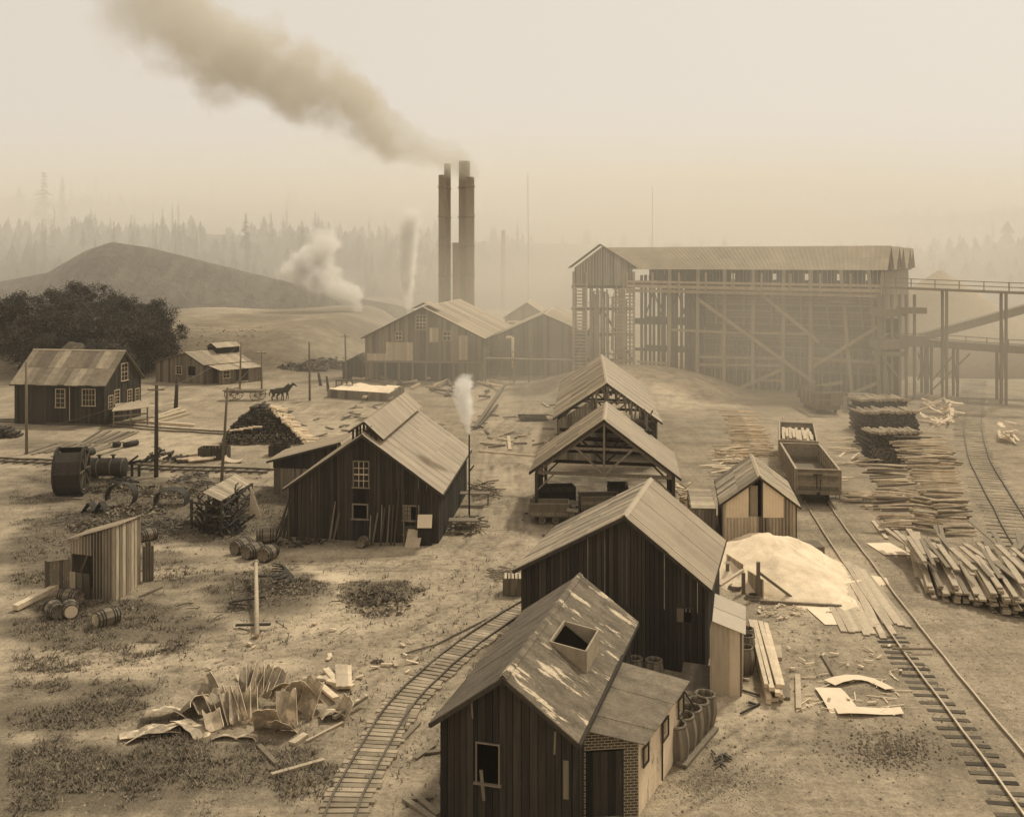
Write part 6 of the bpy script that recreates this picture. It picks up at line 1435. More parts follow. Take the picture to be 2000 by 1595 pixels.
# bent iron plates, ring scrap in the left scrub
for k, (px, py, w_, hh, lab) in enumerate(((175,1000,1.0,.7,'left dark folded iron plate lying in the scrub'), (197,1003,1.0,.85,'right dark folded iron plate lying in the scrub'), (335,985,2.1,1.0,'wide dark arched iron hood lying beyond the rack shed'), (235,990,2.0,1.2,'large dark broken iron ring standing in the scrub'))):
    p = GG(px, py); m = MB()
    if k < 2: m.sheet([[p+V(-w_/2,-.4,0), p+V(0,-.3,hh), p+V(w_/2,-.4,.0)], [p+V(-w_/2,.6,0), p+V(0,.7,hh*.8), p+V(w_/2,.6,0)]], .03, .3)
    elif k == 2: m.sheet([[p+V(w_/2*cos(a), -.5, hh*sin(a)**.5 if sin(a) > 0 else 0) for a in [pi*i/14 for i in range(15)]], [p+V(w_/2*cos(a), .6, hh*sin(a)**.5 if sin(a) > 0 else 0) for a in [pi*i/14 for i in range(15)]]], .04, .3)
    else: m.sheet([[p+V(.95*cos(a), .15*sin(a)-.25, .75+.85*sin(a)) for a in [-.7+4.2*i/20 for i in range(21)]], [p+V(.95*cos(a)+.1, .15*sin(a)+.45, .75+.8*sin(a)) for a in [-.7+4.2*i/20 for i in range(21)]]], .04, .3)
    tag(mk('bent_plate' if k < 3 else 'iron_ring', m, M['iron']), lab, 'scrap iron')
p = G(407, 880)
m = MB(); p = GG(458, 903); m.sheet([[p+V(.9*cos(a), -.3, .5+.45*sin(a)) for a in [pi+pi*i/10 for i in range(11)]], [p+V(.8*cos(a), .5, .55+.4*sin(a)) for a in [pi+pi*i/10 for i in range(11)]]], .02, .8); tag(mk('curved_sheet', m, M['pale']), 'pale curved trough piece lying right of the dark open box', 'metal sheet')
m = MB(); a = P(491, 962, 66.5); m.sheet([[V(a.x, 66.3, 1.9), V(a.x+.05, 66.3, 1.95)], [V(a.x-.05, 66.2, .1), V(a.x+.8, 65.8, .15)]], .02, .9); tag(mk('cloth_panel', m, M['sheet']), 'white triangular panel hanging at the back of the rack shed', 'panel')
# curved ring segments + T post in the foreground
for k in range(4):
    p = GG(535, 1133); m = MB(); rr = 1.05-.0*k
    m.sheet([[p+V(rr*cos(a)-.15*k, rr*.9*sin(a)+.12*k, .06+.10*k+.18*max(0, sin(a))) for a in [-1.2+R(0,.1)+(2.6+.35*(3-k)*.5)*i/14 for i in range(15)]], [p+V((rr-.16)*cos(a)-.15*k, (rr-.16)*.9*sin(a)+.12*k, .09+.10*k+.18*max(0, sin(a))) for a in [-1.2+(2.6+.35*(3-k)*.5)*i/14 for i in range(15)]]], .05, R(0,1))
    tag(mk('ring_segment', m, M['iron']), ['lowest', 'second', 'third', 'topmost'][k]+' of the stacked dark ring segments above the T-shaped post', 'ring segment', 'stacked ring segments in the grass')
tpost = thing('cross_post', 'fallen pale round post with two dark crossbars in the grass', 'post', GG(501, 1200))
a, b_ = GG(502, 1246), GG(500, 1128); a.z += .15; b_.z += .75; m = MB(); m.tube(a, b_, .11, .095, 10, .6); m.tube(b_, b_+(b_-a).normalized()*.12, .15, .15, 10, .3); mk('post', m, M['pale'], tpost, True)
m = MB(); p = a.lerp(b_, .13); m.beam(p+V(-.95,0,-.02), p+V(.6,.05,0), .16, .08, .3); mk('crossbar', m, M['dpost'], tpost); m = MB(); p = a.lerp(b_, .5); m.beam(p+V(-1.1,-.3,-.15), p+V(.4,0,0), .22, .08, .3); mk('crossbar', m, M['dpost'], tpost)
m = MB(); m.beam(a.lerp(b_, .8)+V(-.1,0,0), a.lerp(b_, .8)+V(.55,0,.0), .2, .1, .3); mk('crossbar', m, M['dpost'], tpost)

# ---- heap of curved scrap sheets
gs_ = 'curved sheets of the foreground scrap heap'
labs = {}
def csheet(px, py, w_, l, arc, rot, lab, mt='plate', z0=0, standing=True):
    """a gutter-shaped piece of torn sheet: arc across its width w_, length l"""
    p = GG(px, py); m = MB(); rad = w_/max(arc, .01); rows = []; sd = random.random()*50; arc *= R(.85, 1.1); nr = 7
    ends = [(.10*l*noise.noise(V(sd, i*.35, 1)), .16*l*noise.noise(V(sd, i*.4, 7))) for i in range(11)]
    for j in range(nr):
        f = j/(nr-1); row = []
        for i in range(11):
            y = (-l/2+ends[i][0])*(1-f)+(l/2-ends[i][1])*f; a = arc*(i/10-.5)*(1+.12*noise.noise(V(sd, f*2, 0))); q = rad*(1+.06*noise.noise(V(sd+i*.2, f*1.5, 3)))
            row.append(V(q*sin(a)+.08*f*noise.noise(V(sd, 1, 1)), y, -q*cos(a)+rad+.02*noise.noise(V(i*.3, f*2, sd))))
        rows.append(row)
    tn0 = R(.1, .7); m.sheet(rows, .022, lambda i, j: tn0+R(-.15, .15)); ne = 2*(10+nr-1); m.t[-ne:] = [1.7]*ne
    o = mk('curved_sheet', m, M[mt], loc=(0,0,0)); o.rotation_euler = (rot[0]+R(-.08,.08), rot[1]+R(-.06,.06), rot[2]+R(-.08,.08)); o.location = p+V(0,0,z0); tag(o, lab, 'metal sheet', gs_)
pcs = [(482,1364,.95,1.1,3.0,(.75,0,.35),.62),(497,1367,1.0,1.15,3.1,(.78,.05,.2),.64),(513,1364,1.0,1.15,2.9,(.78,.1,.0),.66),(528,1367,.95,1.1,3.0,(.78,.1,-.2),.64),(543,1371,.9,1.1,2.7,(.8,.15,-.3),.66),
 (426,1402,1.05,1.15,2.8,(.8,-.25,.6),.42),(441,1405,1.05,1.15,2.8,(.85,-.2,.5),.46),(456,1406,1.05,1.2,2.8,(.85,-.15,.42),.46),(470,1405,1.05,1.15,2.8,(.82,-.1,.3),.44),(484,1402,1.0,1.1,2.8,(.78,0,.25),.42),
 (398,1390,1.5,1.2,2.6,(.9,-.3,.7),.5),(372,1396,1.1,1.1,2.2,(2.4,0,1.0),.45),(330,1402,1.6,.9,1.0,(2.9,.25,.3),.35),(300,1434,1.8,.8,.7,(3.0,-.1,.35),.2),(268,1436,1.3,.6,.6,(3.0,.1,.4),.12),
 (375,1430,1.5,.7,.7,(2.9,.2,-.5),.22),(345,1424,1.1,.8,1.0,(2.8,.2,.9),.2),(413,1424,.9,.7,2.8,(.7,0,.5),.25),(556,1376,1.0,.8,1.6,(2.6,0,.1),.72),(560,1408,1.0,1.2,2.8,(1.1,0,.3),.48),
 (596,1385,1.2,1.35,1.7,(2.2,-.35,-.3),.62),(612,1390,1.1,1.2,2.8,(1.2,.1,-.45),.55),(521,1430,1.05,1.3,.8,(2.2,0,.15),.48),(556,1434,.85,.95,.9,(2.35,.1,-.4),.34),(652,1398,1.3,.75,2.2,(2.9,.2,.35),.25),(675,1400,.9,1.0,1.6,(1.2,.3,-.9),.22),(440,1440,1.1,.45,1.4,(2.8,0,.15),.1),(488,1440,.9,.5,1.4,(2.9,0,-.3),.1)]
words = ['leftmost upright gutter sheet in the top row', 'second upright gutter sheet of the top row', 'middle upright gutter sheet of the top row', 'fourth upright gutter sheet of the top row', 'right upright gutter sheet of the top row',
 'first of five nested sheets at the heap middle', 'second of five nested sheets at the heap middle', 'third of five nested sheets at the heap middle', 'fourth of five nested sheets at the heap middle', 'fifth of five nested sheets at the heap middle',
 'wide curled sheet left of the nested five', 'rolled bright sheet beside the wide curled one', 'broad crumpled sheet on the upper left of the heap', 'long boat-shaped flat sheet at the lower left', 'small pointed sheet at the far left tip',
 'torn flat sheet at the lower middle left', 'flat sheet under the rolled bright one', 'small round cupped sheet at the heap middle front', 'bright capped sheet right of the top row', 'dark hollow sheet below the bright capped one',
 'large ribbed sheet rising on the right side', 'hooked sheet behind the large ribbed one', 'square rusty sheet propped at the front', 'smaller square rusty sheet right of the propped one', 'detached bright curl right of the heap', 'tapered strip leaning on the detached curl', 'low torn edge piece at the front left', 'low scrap piece at the front middle']
for q, wd in zip(pcs, words): csheet(*q[:6], wd+' of the curved scrap sheets', 'plate', q[6])
gboard('long bar lying across the detached curl of scrap', 652, 1398, 716, 1358, .16, .12, 'plate', .2, .35)

# ---- wagon and horses
wg0 = V(-31.8, 121.5, 0); wag = thing('farm_wagon', 'flat horse-drawn wagon with four spoked wheels beyond the wood pile', 'wagon', wg0)
def wheel(c, r, par):
    m = MB(); m.lathe([(r-.07, -.05), (r, -.05), (r, .05), (r-.07, .05), (r-.07, -.05)], 24, .6, tuple(c), 'Y', close=False); w_ = mk('wheel', m, M['post'], par)
    m = MB()
    for k in range(6): a = pi*k/6; m.beam(c+V(cos(a)*(r-.04),0,sin(a)*(r-.04)), c-V(cos(a)*(r-.04),0,sin(a)*(r-.04)), .045, .05, .6, up=V(0,1,0))
    mk('spokes', m, M['post'], w_)
for (x, y, r) in ((-1.4, -.8, .72), (-1.0, .8, .72), (1.5, -.8, .62), (1.8, .8, .62)): wheel(wg0+V(x, y, r+h(wg0.x+x, wg0.y+y)), r, wag)
m = MB(); m.box(wg0.x-2.2, wg0.y-.6, .95, wg0.x+2.2, wg0.y+.6, 1.1, .5)
for i in range(4): m.beam(wg0+V(-2.4,-.5+.3*i,1.2), wg0+V(2.6,-.5+.3*i,1.2), .2, .12, R(0,1))
mk('bed', m, M['post'], wag); m = MB(); m.tube(wg0+V(2.2,0,.8), wg0+V(5.0,.2,.9), .05, .04, 6); mk('tongue', m, M['post'], wag)
def skinned(name, joints, edges, mt, parent=None):
    me = bpy.data.meshes.new(name); me.from_pydata([j[0] for j in joints], edges, []); o = bpy.data.objects.new(name, me); COL.objects.link(o)
    sm = o.modifiers.new('s', 'SKIN'); ss = o.modifiers.new('u', 'SUBSURF'); ss.levels = ss.render_levels = 1
    for i, j in enumerate(joints): me.skin_vertices[0].data[i].radius = (j[1], j[1] if len(j) < 3 else j[2])
    me.skin_vertices[0].data[0].use_root = True; sm.use_smooth_shade = True; me.materials.append(mt); return tag(o)
def horse(loc, lab):
    J = [((-.55,0,1.15),.30,.27), ((0,0,1.12),.30,.30), ((.5,0,1.2),.27,.30), ((.85,0,1.5),.15,.2), ((1.15,0,1.85),.11,.14), ((1.35,0,1.82),.10,.12), ((1.65,0,1.55),.06,.07), ((-.85,0,1.2),.2,.2), ((-1.0,0,1.0),.06,.06), ((-1.05,0,.55),.07,.07)]
    E = [(0,1),(1,2),(2,3),(3,4),(4,5),(5,6),(0,7),(7,8),(8,9)]
    for s in (-1, 1):
        k = len(J); J += [((.5,.16*s,.85),.11), ((.52+.05*s,.16*s,.48),.06), ((.5+.08*s,.16*s,.08),.05), ((.55+.08*s,.16*s,.03),.065)]; E += [(2,k),(k,k+1),(k+1,k+2),(k+2,k+3)]
        k = len(J); J += [((-.6,.17*s,.85),.14), ((-.5+.06*s,.17*s,.62),.08), ((-.75+.05*s,.17*s,.42),.055), ((-.68,.17*s,.06),.05), ((-.62,.17*s,.03),.065)]; E += [(0,k),(k,k+1),(k+1,k+2),(k+2,k+3),(k+3,k+4)]
        k = len(J); J += [((1.2,.06*s,2.05),.025)]; E += [(4,k)]
    o = skinned('horse', J, E, M['horse']); o.location = loc; tag(o, lab, 'horse'); return o
horse(wg0+V(4.2,-.6,h(wg0.x+4.2,wg0.y-.6)), 'nearer dark draught horse harnessed to the wagon'); horse(wg0+V(4.5,.6,h(wg0.x+4.5,wg0.y+.6)), 'farther dark draught horse harnessed to the wagon')
# ---- bush clumps near the foreground etc are in the vegetation part
# ================================================================ hills, trees, vegetation
def hill(name, pts, y0, y1, mt, lab=None, rough=3):
    """ridge whose crest follows pts (x, z) at depth yc"""
    m = MB(); nx_ = 90; ny = 18; X0, X1 = pts[0][0], pts[-1][0]
    def crest(x):
        for (a, za), (b_, zb) in zip(pts, pts[1:]):
            if a <= x <= b_: f = (x-a)/(b_-a); f = f*f*(3-2*f); return za+(zb-za)*f
        return pts[-1][1]
    for j in range(ny+1):
        f = j/ny; y = y0+(y1-y0)*f; s = sin(min(1, f*1.6)*pi/2) if f < .625 else cos((f-.625)/.375*pi/2)
        for i in range(nx_+1):
            x = X0+(X1-X0)*i/nx_; z = crest(x)*s+rough*noise.noise(V(x*.02, y*.02, 5))*s+rough*.3*noise.noise(V(x*.09, y*.09, 2))*s
            m.v.append((x, y, z-.6))
    for j in range(ny):
        for i in range(nx_): a = j*(nx_+1)+i; m.f.append((a, a+1, a+nx_+2, a+nx_+1)); m.t.append(.5)
    o = mk(name, m, mt, smooth=True, loc=(0, y0, 0)); tag(o, lab, kind='structure'); return o, crest
# slag heap: long ridge with fluted sides
def slagz(x):
    pts = [(-165, 0), (-138, 8), (-119, 11.5), (-109, 17.2), (-102.5, 19.4), (-93, 18), (-78, 14.3), (-65, 11), (-52, 8), (-39, 5), (-24, 2.2), (-4, 0)]
    for (a, za), (b_, zb) in zip(pts, pts[1:]):
        if a <= x <= b_: f = (x-a)/(b_-a); return za+(zb-za)*f
    return 0
m = MB(); NX, NY = 200, 46
for j in range(NY+1):
    f = j/NY*2-1
    for i in range(NX+1):
        x = -165+161*i/NX; c_ = slagz(x); wd = 8+c_*1.55; y = 262+f*wd
        fl = (noise.noise(V(x*.16+f*1.5, 3, f*.8))*1.6+noise.noise(V(x*.5+f*3, f*1.3, 8))*1.3+noise.noise(V(x*1.3+f*5, y*.1, 8))*.9)*min(1, abs(f)*2.2)
        z = c_*(1-abs(f)**1.05)+fl*(1-abs(f))*min(1, c_/5)*1.1-(.6 if abs(f) > .99 else 0); m.v.append((x, y, max(z, -.6)+h(x, y)*(1-abs(f))*.0+2.0*min(1, c_/3)*(abs(f) < .99)))
for j in range(NY):
    for i in range(NX): a = j*(NX+1)+i; m.f.append((a, a+1, a+NX+2, a+NX+1)); m.t.append(.5)
tag(mk('slag_hill', m, M['mount'], smooth=True, loc=(-90, 262, 0)), 'long dark slag ridge behind the small houses', kind='structure')
far1, cr1 = hill('hill', [(-420, 60), (-260, 56), (-150, 53), (-40, 47), (60, 42), (160, 38), (260, 46), (420, 60)], 470, 800, M['fir'], 'forested far hill')
far2, cr2 = hill('wooded_rise', [(-260, 26), (-150, 28), (-90, 26), (-30, 25), (40, 22), (120, 19), (200, 23), (260, 30)], 300, 460, M['fir'], 'nearer wooded rise')
# ---- conifers
def fir(n_seed, Hh=16, spread=3.2, sparse=1.0):
    random.seed(n_seed); root = thing('fir_tree', 'fir', 'fir tree', (0,0,0)); m = MB(); m.tube((0,0,-1), (0,0,Hh*.97), .28, .04, 6, .4); mk('trunk', m, M['trunk'], root)
    m = MB(); z = Hh*.12
    while z < Hh*.985:
        f = (z/Hh); L_ = spread*(1-f)**.85*R(.75,1.15)+.15; nb = int((7 if f < .8 else 5)*sparse)
        for k in range(nb):
            a = R(0, 2*pi); d = V(cos(a), sin(a), 0); s = V(-sin(a), cos(a), 0); l = L_*R(.55,1.15)
            for q in range(4):
                t0, t1 = q/4, (q+1.25)/4; dz = -l*.38; w0 = .30*l*(1-t0*.7)*R(.5,1.2)
                p0 = V(0,0,z)+d*l*t0+V(0,0,dz*t0*t0+.1*l*t0); p1 = V(0,0,z)+d*l*t1+V(0,0,dz*t1*t1+.1*l*t1)
                m.face([p0-s*w0+V(0,0,-.15*w0), p1-s*w0*.35+V(0,0,-.2), p1+s*w0*.2, p0+s*w0*.2+V(0,0,.05)], R(0,1)); m.face([p0+s*w0+V(0,0,-.2*w0), p0-s*w0*.2, p1-s*w0*.2, p1+s*w0*.35+V(0,0,-.25)], R(0,1))
        z += Hh*.034*R(.7,1.3)/sparse
    mk('crown', m, M['fir'], root); return root, tree_of(root)
firs = [fir(11), fir(12, 18, 2.6), fir(13, 14, 3.6, .8), fir(14, 20, 2.2, .6)]
random.seed(21); fused = set()
def putfir(k, loc, s, label, group):
    pr, tr_ = firs[k]; o = pr if k not in fused else copy_tree(pr, tr_); fused.add(k); o.location = loc; o.scale = (s, s, s); o.rotation_euler = (0,0,R(0,6)); o['label'] = label
    if group: o['group'] = group
    elif 'group' in o: del o['group']
for i, (px, ptop, Y, k, lab) in enumerate(((480,415,330,0,'tallest pointed fir standing above the slag ridge crest'), (590,428,330,2,'dark bushy fir beside the large drifting steam cloud'), (162,443,335,2,'broad fir just above the left shoulder of the slag ridge'), (222,430,335,1,'slender fir behind the slag ridge summit'), (85,330,470,0,'faint giant fir on the left skyline'), (122,345,480,1,'faint thin fir right of the giant skyline fir'), (545,450,345,3,'thin bare-looking fir between the pointed and bushy firs'), (640,470,345,1,'fir half veiled by the large steam cloud'))):
    top = P(px, ptop, Y); base = (cr2(top.x) if Y < 400 else cr1(top.x)*.35)*.75; hh = top.z-base; s = hh/(16, 18, 14, 20)[k]; putfir(k, (top.x, Y, base), s, lab, None)
for i in range(70):
    px = R(30, 760); Y = R(318, 380); x = (px-1000)*Y/F; s = R(.45,.85); putfir(random.choice((0,1,2,3)), (x, Y, cr2(x)*sin(min(1,(Y-300)/160*1.6)*pi/2)-1.5), s, 'hazy fir in the belt of trees behind the slag ridge', 'firs behind the slag ridge')
for i in range(26):
    px = R(20, 760); Y = R(520, 640); x = (px-1000)*Y/F; s = R(.55,1.25); putfir(random.choice((1,3,3)), (x, Y, cr1(x)*sin(min(1,(Y-470)/330*1.6)*pi/2)-2), s, 'ghostly fir standing on the far misty skyline', 'firs on the far skyline')
for i in range(24):
    px = R(760, 2000); Y = R(360, 620); x = (px-1000)*Y/F; b_ = (cr2(x)*sin(min(1,(Y-300)/160*1.6)*pi/2) if Y < 440 else cr1(x)*sin(min(1,(Y-470)/330*1.6)*pi/2)) if Y < 440 or Y > 475 else 8
    putfir(random.choice((0,1,2,3)), (x, Y, b_-2), R(.4,.75), 'dim fir on the misty rise behind the works', 'firs behind the works')
fm = MB(); random.seed(61)
for i in range(2600):
    if i < 1300: Y = R(318, 430); x = R(-260, 240); b_ = cr2(x)*sin(min(1,(Y-300)/160*1.6)*pi/2)-1
    else: Y = R(500, 640); x = R(-400, 400); b_ = cr1(x)*sin(min(1,(Y-470)/330*1.6)*pi/2)-1
    if x > -20 and random.random() < .5 or noise.noise(V(x*.03, Y*.02, 4)) < -.22: continue
    hh = R(2.5, 7)*(1+.5*noise.noise(V(x*.05, Y*.03, 9)))*(1 if random.random() < .95 else 1.5); r = hh*R(.3,.55); tn = R(0,1)
    for q in range(3):
        z0_ = b_+hh*q*.27; rr = r*(1-q*.27); k = len(fm.v); n = 6; a0 = R(0,1)
        fm.v += [(x+rr*R(.45,1.3)*cos(a0+2*pi*u/n), Y+rr*R(.6,1.2)*sin(a0+2*pi*u/n), z0_+R(-.4,.4)) for u in range(n)]+[(x+R(-.2,.2), Y, b_+hh*(.46+q*.27))]
        for u in range(n): fm.f.append((k+u, k+(u+1) % n, k+n)); fm.t.append(tn)
tag(mk('forest', fm, M['fir'], loc=(0, 400, 0)), 'misty mass of trees covering the far slopes', 'forest', kind='stuff')
# ---- broadleaf trees at left
def leafy(seed, Hh=9, Rr=3.6, n=7800, ls=.30):
    random.seed(seed); root = thing('broadleaf_tree', 'tree', 'tree', (0,0,0)); m = MB(); m.tube((0,0,-1), (.1,0,Hh*.45), .22, .15, 7, .4)
    cl = []
    for k in range(30):
        a = R(0, 2*pi); r = Rr*sqrt(R(0.02,1))*.95; z = Hh*R(.12,.9); rr = r*(1.0-.55*max(0, z/Hh-.5)*2); c = V(rr*cos(a), rr*sin(a), z); cl.append((c, Rr*R(.14,.40)))
        m.tube((.1*R(0,1), 0, Hh*R(.2,.45)), c, .08, .03, 5, .4)
    mk('trunk', m, M['trunk'], root); m = MB()
    for i in range(n):
        c, r = random.choice(cl); d = V(random.gauss(0,1), random.gauss(0,1), random.gauss(0,.8)); d.normalize(); p = c+d*r*(R(0,1)**.4)*R(.7,1.45)
        u = V(R(-1,1), R(-1,1), R(-.7,.7)).normalized(); v = u.cross(V(R(-1,1), R(-1,1), R(-1,1))).normalized(); s = ls*R(.5,1.2)
        m.face([p-u*s*.5, p+v*s*.35, p+u*s*.5, p-v*s*.35], (d.z*.5+.5)*.0+R(0,1)*.8+.2*(hash((round(c.x,1))) % 2))
    mk('crown', m, M['leaf'], root); return root, tree_of(root)
lt = [leafy(31), leafy(32, 8, 3.9, 10000), leafy(33, 10, 3.4, 9000)]
random.seed(41); lused = set()
def putleaf(k, loc, s, label, group=None, rz=None):
    pr, tr_ = lt[k]; o = pr if k not in lused else copy_tree(pr, tr_); lused.add(k); o.location = loc; o.scale = s; o.rotation_euler = (0,0,R(0,6)); o['label'] = label
    if group: o['group'] = group
    elif 'group' in o: del o['group']
for i, (px, ptop, Y, k, sx) in enumerate(((60,572,160,0,1.1), (110,560,166,1,1.2), (160,540,170,2,1.5), (205,548,172,0,1.3), (250,575,165,1,1.1), (295,575,160,2,1.1), (325,595,158,0,.8), (80,610,146,1,1.1), (140,600,148,0,1.2), (200,612,147,2,1.1), (250,628,145,1,1.0), (20,560,158,2,1.4), (-20,580,155,1,1.3), (180,655,138,0,.8), (235,660,135,2,.75), (290,640,148,1,.8), (50,625,150,1,1.2), (110,640,142,2,1.0), (165,590,160,0,1.2), (225,600,158,2,1.2), (275,610,155,1,1.0), (85,585,158,2,1.2), (135,575,163,1,1.1), (310,620,152,0,.8))):
    t_ = P(px, ptop, Y); hh = t_.z-max(0, h(t_.x, Y)); s = hh/(9, 8, 10)[k]; putleaf(k, (t_.x, Y, h(t_.x, Y)-.3), (s*1.05, s*1.05, s), ['tree', 'bushy tree'][k % 2]+' in the dark leafy grove behind the long house', 'trees of the dark grove behind the long house')
# small bushes
def bush(lab, px, py, rx, ry, hh, n, ls):
    p = GG(px, py); m = MB()
    for i in range(n):
        a = R(0, 2*pi); q = sqrt(R(0,1)); z = R(0,1)**.7*hh*(1-q*q)*(.6+.6*noise.noise(V(cos(a)*2, sin(a)*2, px)))+.02; c = p+V(rx*q*cos(a), ry*q*sin(a), max(.02, z)); u = V(R(-1,1), R(-1,1), R(-.5,.5)).normalized(); v = u.cross(V(R(-1,1), R(-1,1), R(-1,1))).normalized(); s = ls*R(.5,1.3)
        m.face([c-u*s*.6, c+v*s*.4, c+u*s*.6, c-v*s*.4], R(0,1))
    for i in range(14): a = R(0, 2*pi); e = p+V(rx*.8*cos(a), ry*.8*sin(a), hh*R(.3,.9)); m.tube(p, e, .02, .008, 4, .3)
    tag(mk('bush', m, M['weed']), lab, 'bush')
bush('low leafy bush clump in the middle of the open yard', 742, 1182, 1.6, 1.8, .5, 430, .17)
bush('smaller leafy tuft behind the yard bush clump', 720, 1160, 1.1, 1.0, .3, 170, .13)
bush('tiny dark weed tuft on the bare yard', 738, 1292, .28, .25, .15, 90, .07)
bush('low dark bush left of the little dark shed', 640, 722, 5.0, 2.5, 1.6, 900, .5)
bush('low bush behind the thin pale pole', 590, 728, 4.0, 2.0, 1.2, 700, .5)
bush('low weed bush beside the mine car at the barn roof edge', 1100, 1048, 1.2, 1.2, .5, 350, .16)
bush('scrub growing round the dark iron ring', 250, 1000, 2.6, 2.0, .7, 900, .2)
bush('scrub beyond the dark iron hood', 320, 965, 3.0, 1.6, .7, 800, .22)
bush('scrub between the folded plates and the iron ring', 205, 1030, 2.4, 1.5, .45, 600, .2)
bush('scrub in front of the boiler', 225, 955, 2.6, 1.2, .6, 600, .2)
bush('weeds round the stacked ring segments', 560, 1150, 2.0, 1.5, .35, 600, .13)
# ---- weeds as ground cover
random.seed(51)
wts = MB()
def weedval(x, y):
    px, py = 1000+x*F/y, HOR+H*F/y; wob = noise.noise(V(x*.22, y*.3, 1))*1.0+noise.noise(V(x*.8, y*1.1, 2))*.6; w_ = 0
    for (ex, ey, rx, ry, k, a) in E2:
        if k != 'w': continue
        q = ((px-ex)/rx)**2+((py-ey)/ry)**2
        if q < 3.2: w_ = max(w_, max(0, min(1, (1.2-q)*.6+wob))*a)
    return w_
cnt = 0
for i in range(100000):
    px = R(20, 1100); py = 1600-(R(0,1)**.75)*700; p = G(px, py)
    if weedval(p.x, p.y)*R(.2,1.0) < .20 and R(0,1) > .03: continue
    if 1000+p.x*F/p.y > 560 and py < 1090: continue
    z = h(p.x, p.y); cnt += 1; s = R(.05,.15)*(1.3 if random.random() < .15 else 1); tn = R(0,1)
    for k in range(4):
        a = R(0, 2*pi); l = s*R(.6,1.5); b0 = V(p.x+R(-.12,.12), p.y+R(-.12,.12), z-.02); w_ = V(-sin(a), cos(a), 0)*s*.22
        wts.face([b0-w_, b0+w_, b0+V(cos(a)*l, sin(a)*l, l*R(.2,1.3))], tn*.7+R(0,.3))
    if cnt > 38000: break
tag(mk('weeds', wts, M['weed'], loc=(0, 40, 0)), 'dark weeds and grass on the left yard', 'weeds', kind='stuff')
st = MB(); st2 = MB()
def pebble(mb, p, s):
    k = len(mb.v); tn = R(0,1)
    q = [V(R(.6,1), 0, 0), V(0, R(.6,1), 0), V(-R(.6,1), 0, 0), V(0, -R(.6,1), 0), V(R(-.2,.2), R(-.2,.2), R(.5,.9))]
    mb.v += [tuple(V(p.x, p.y, p.z)+v*s) for v in q]
    for i in range(4): mb.f.append((k+i, k+(i+1) % 4, k+4)); mb.t.append(tn)
for i in range(11000): 
    p = GG(R(20,1990), 1600-(R(0,1)**.6)*640); pebble(st, p, R(.015,.07)*(1.8 if random.random() < .04 else 1))
tag(mk('gravel', st, M['stone'], loc=(0, 40, 0)), 'small stones strewn over the whole yard', 'gravel', kind='stuff')
for i in range(1300):
    a = R(0, 2*pi); q = abs(random.gauss(0, .6)); q *= 1+.7*noise.noise(V(cos(a)*2, sin(a)*2, 3)); p = GG(1745+120*q*cos(a), 1462+52*q*sin(a)); pebble(st2, V(p.x, p.y, p.z+.05*max(0,1-q)), R(.02,.08))
for i in range(1500):
    p = GG(1400+random.gauss(0,70), 1530+random.gauss(0,30)); pebble(st2, p, R(.01,.035))
tag(mk('cinders', st2, M['clinker'], loc=(0, 40, 0)), 'patch of dark cinders at the lower right', 'cinders', kind='stuff')
# pale rubble on the bank near the cabin
st3 = MB()
for i in range(420): p = gz(V(R(-76,-40), R(150,178), 0)); pebble(st3, p, R(.06,.3))
tag(mk('rubble', st3, M['clinker'], loc=(0, 40, 0)), 'pale rubble on the bank above the cabin', 'rubble', kind='stuff')
c = V(-60.5, 141, 0); heap('rubble_heap', 'small pale heap of rubble peeping over the long house roof', c.x, c.y, 7, 5, 5.2, M['grey'], 1.3, 0, .3, cat='rubble heap')
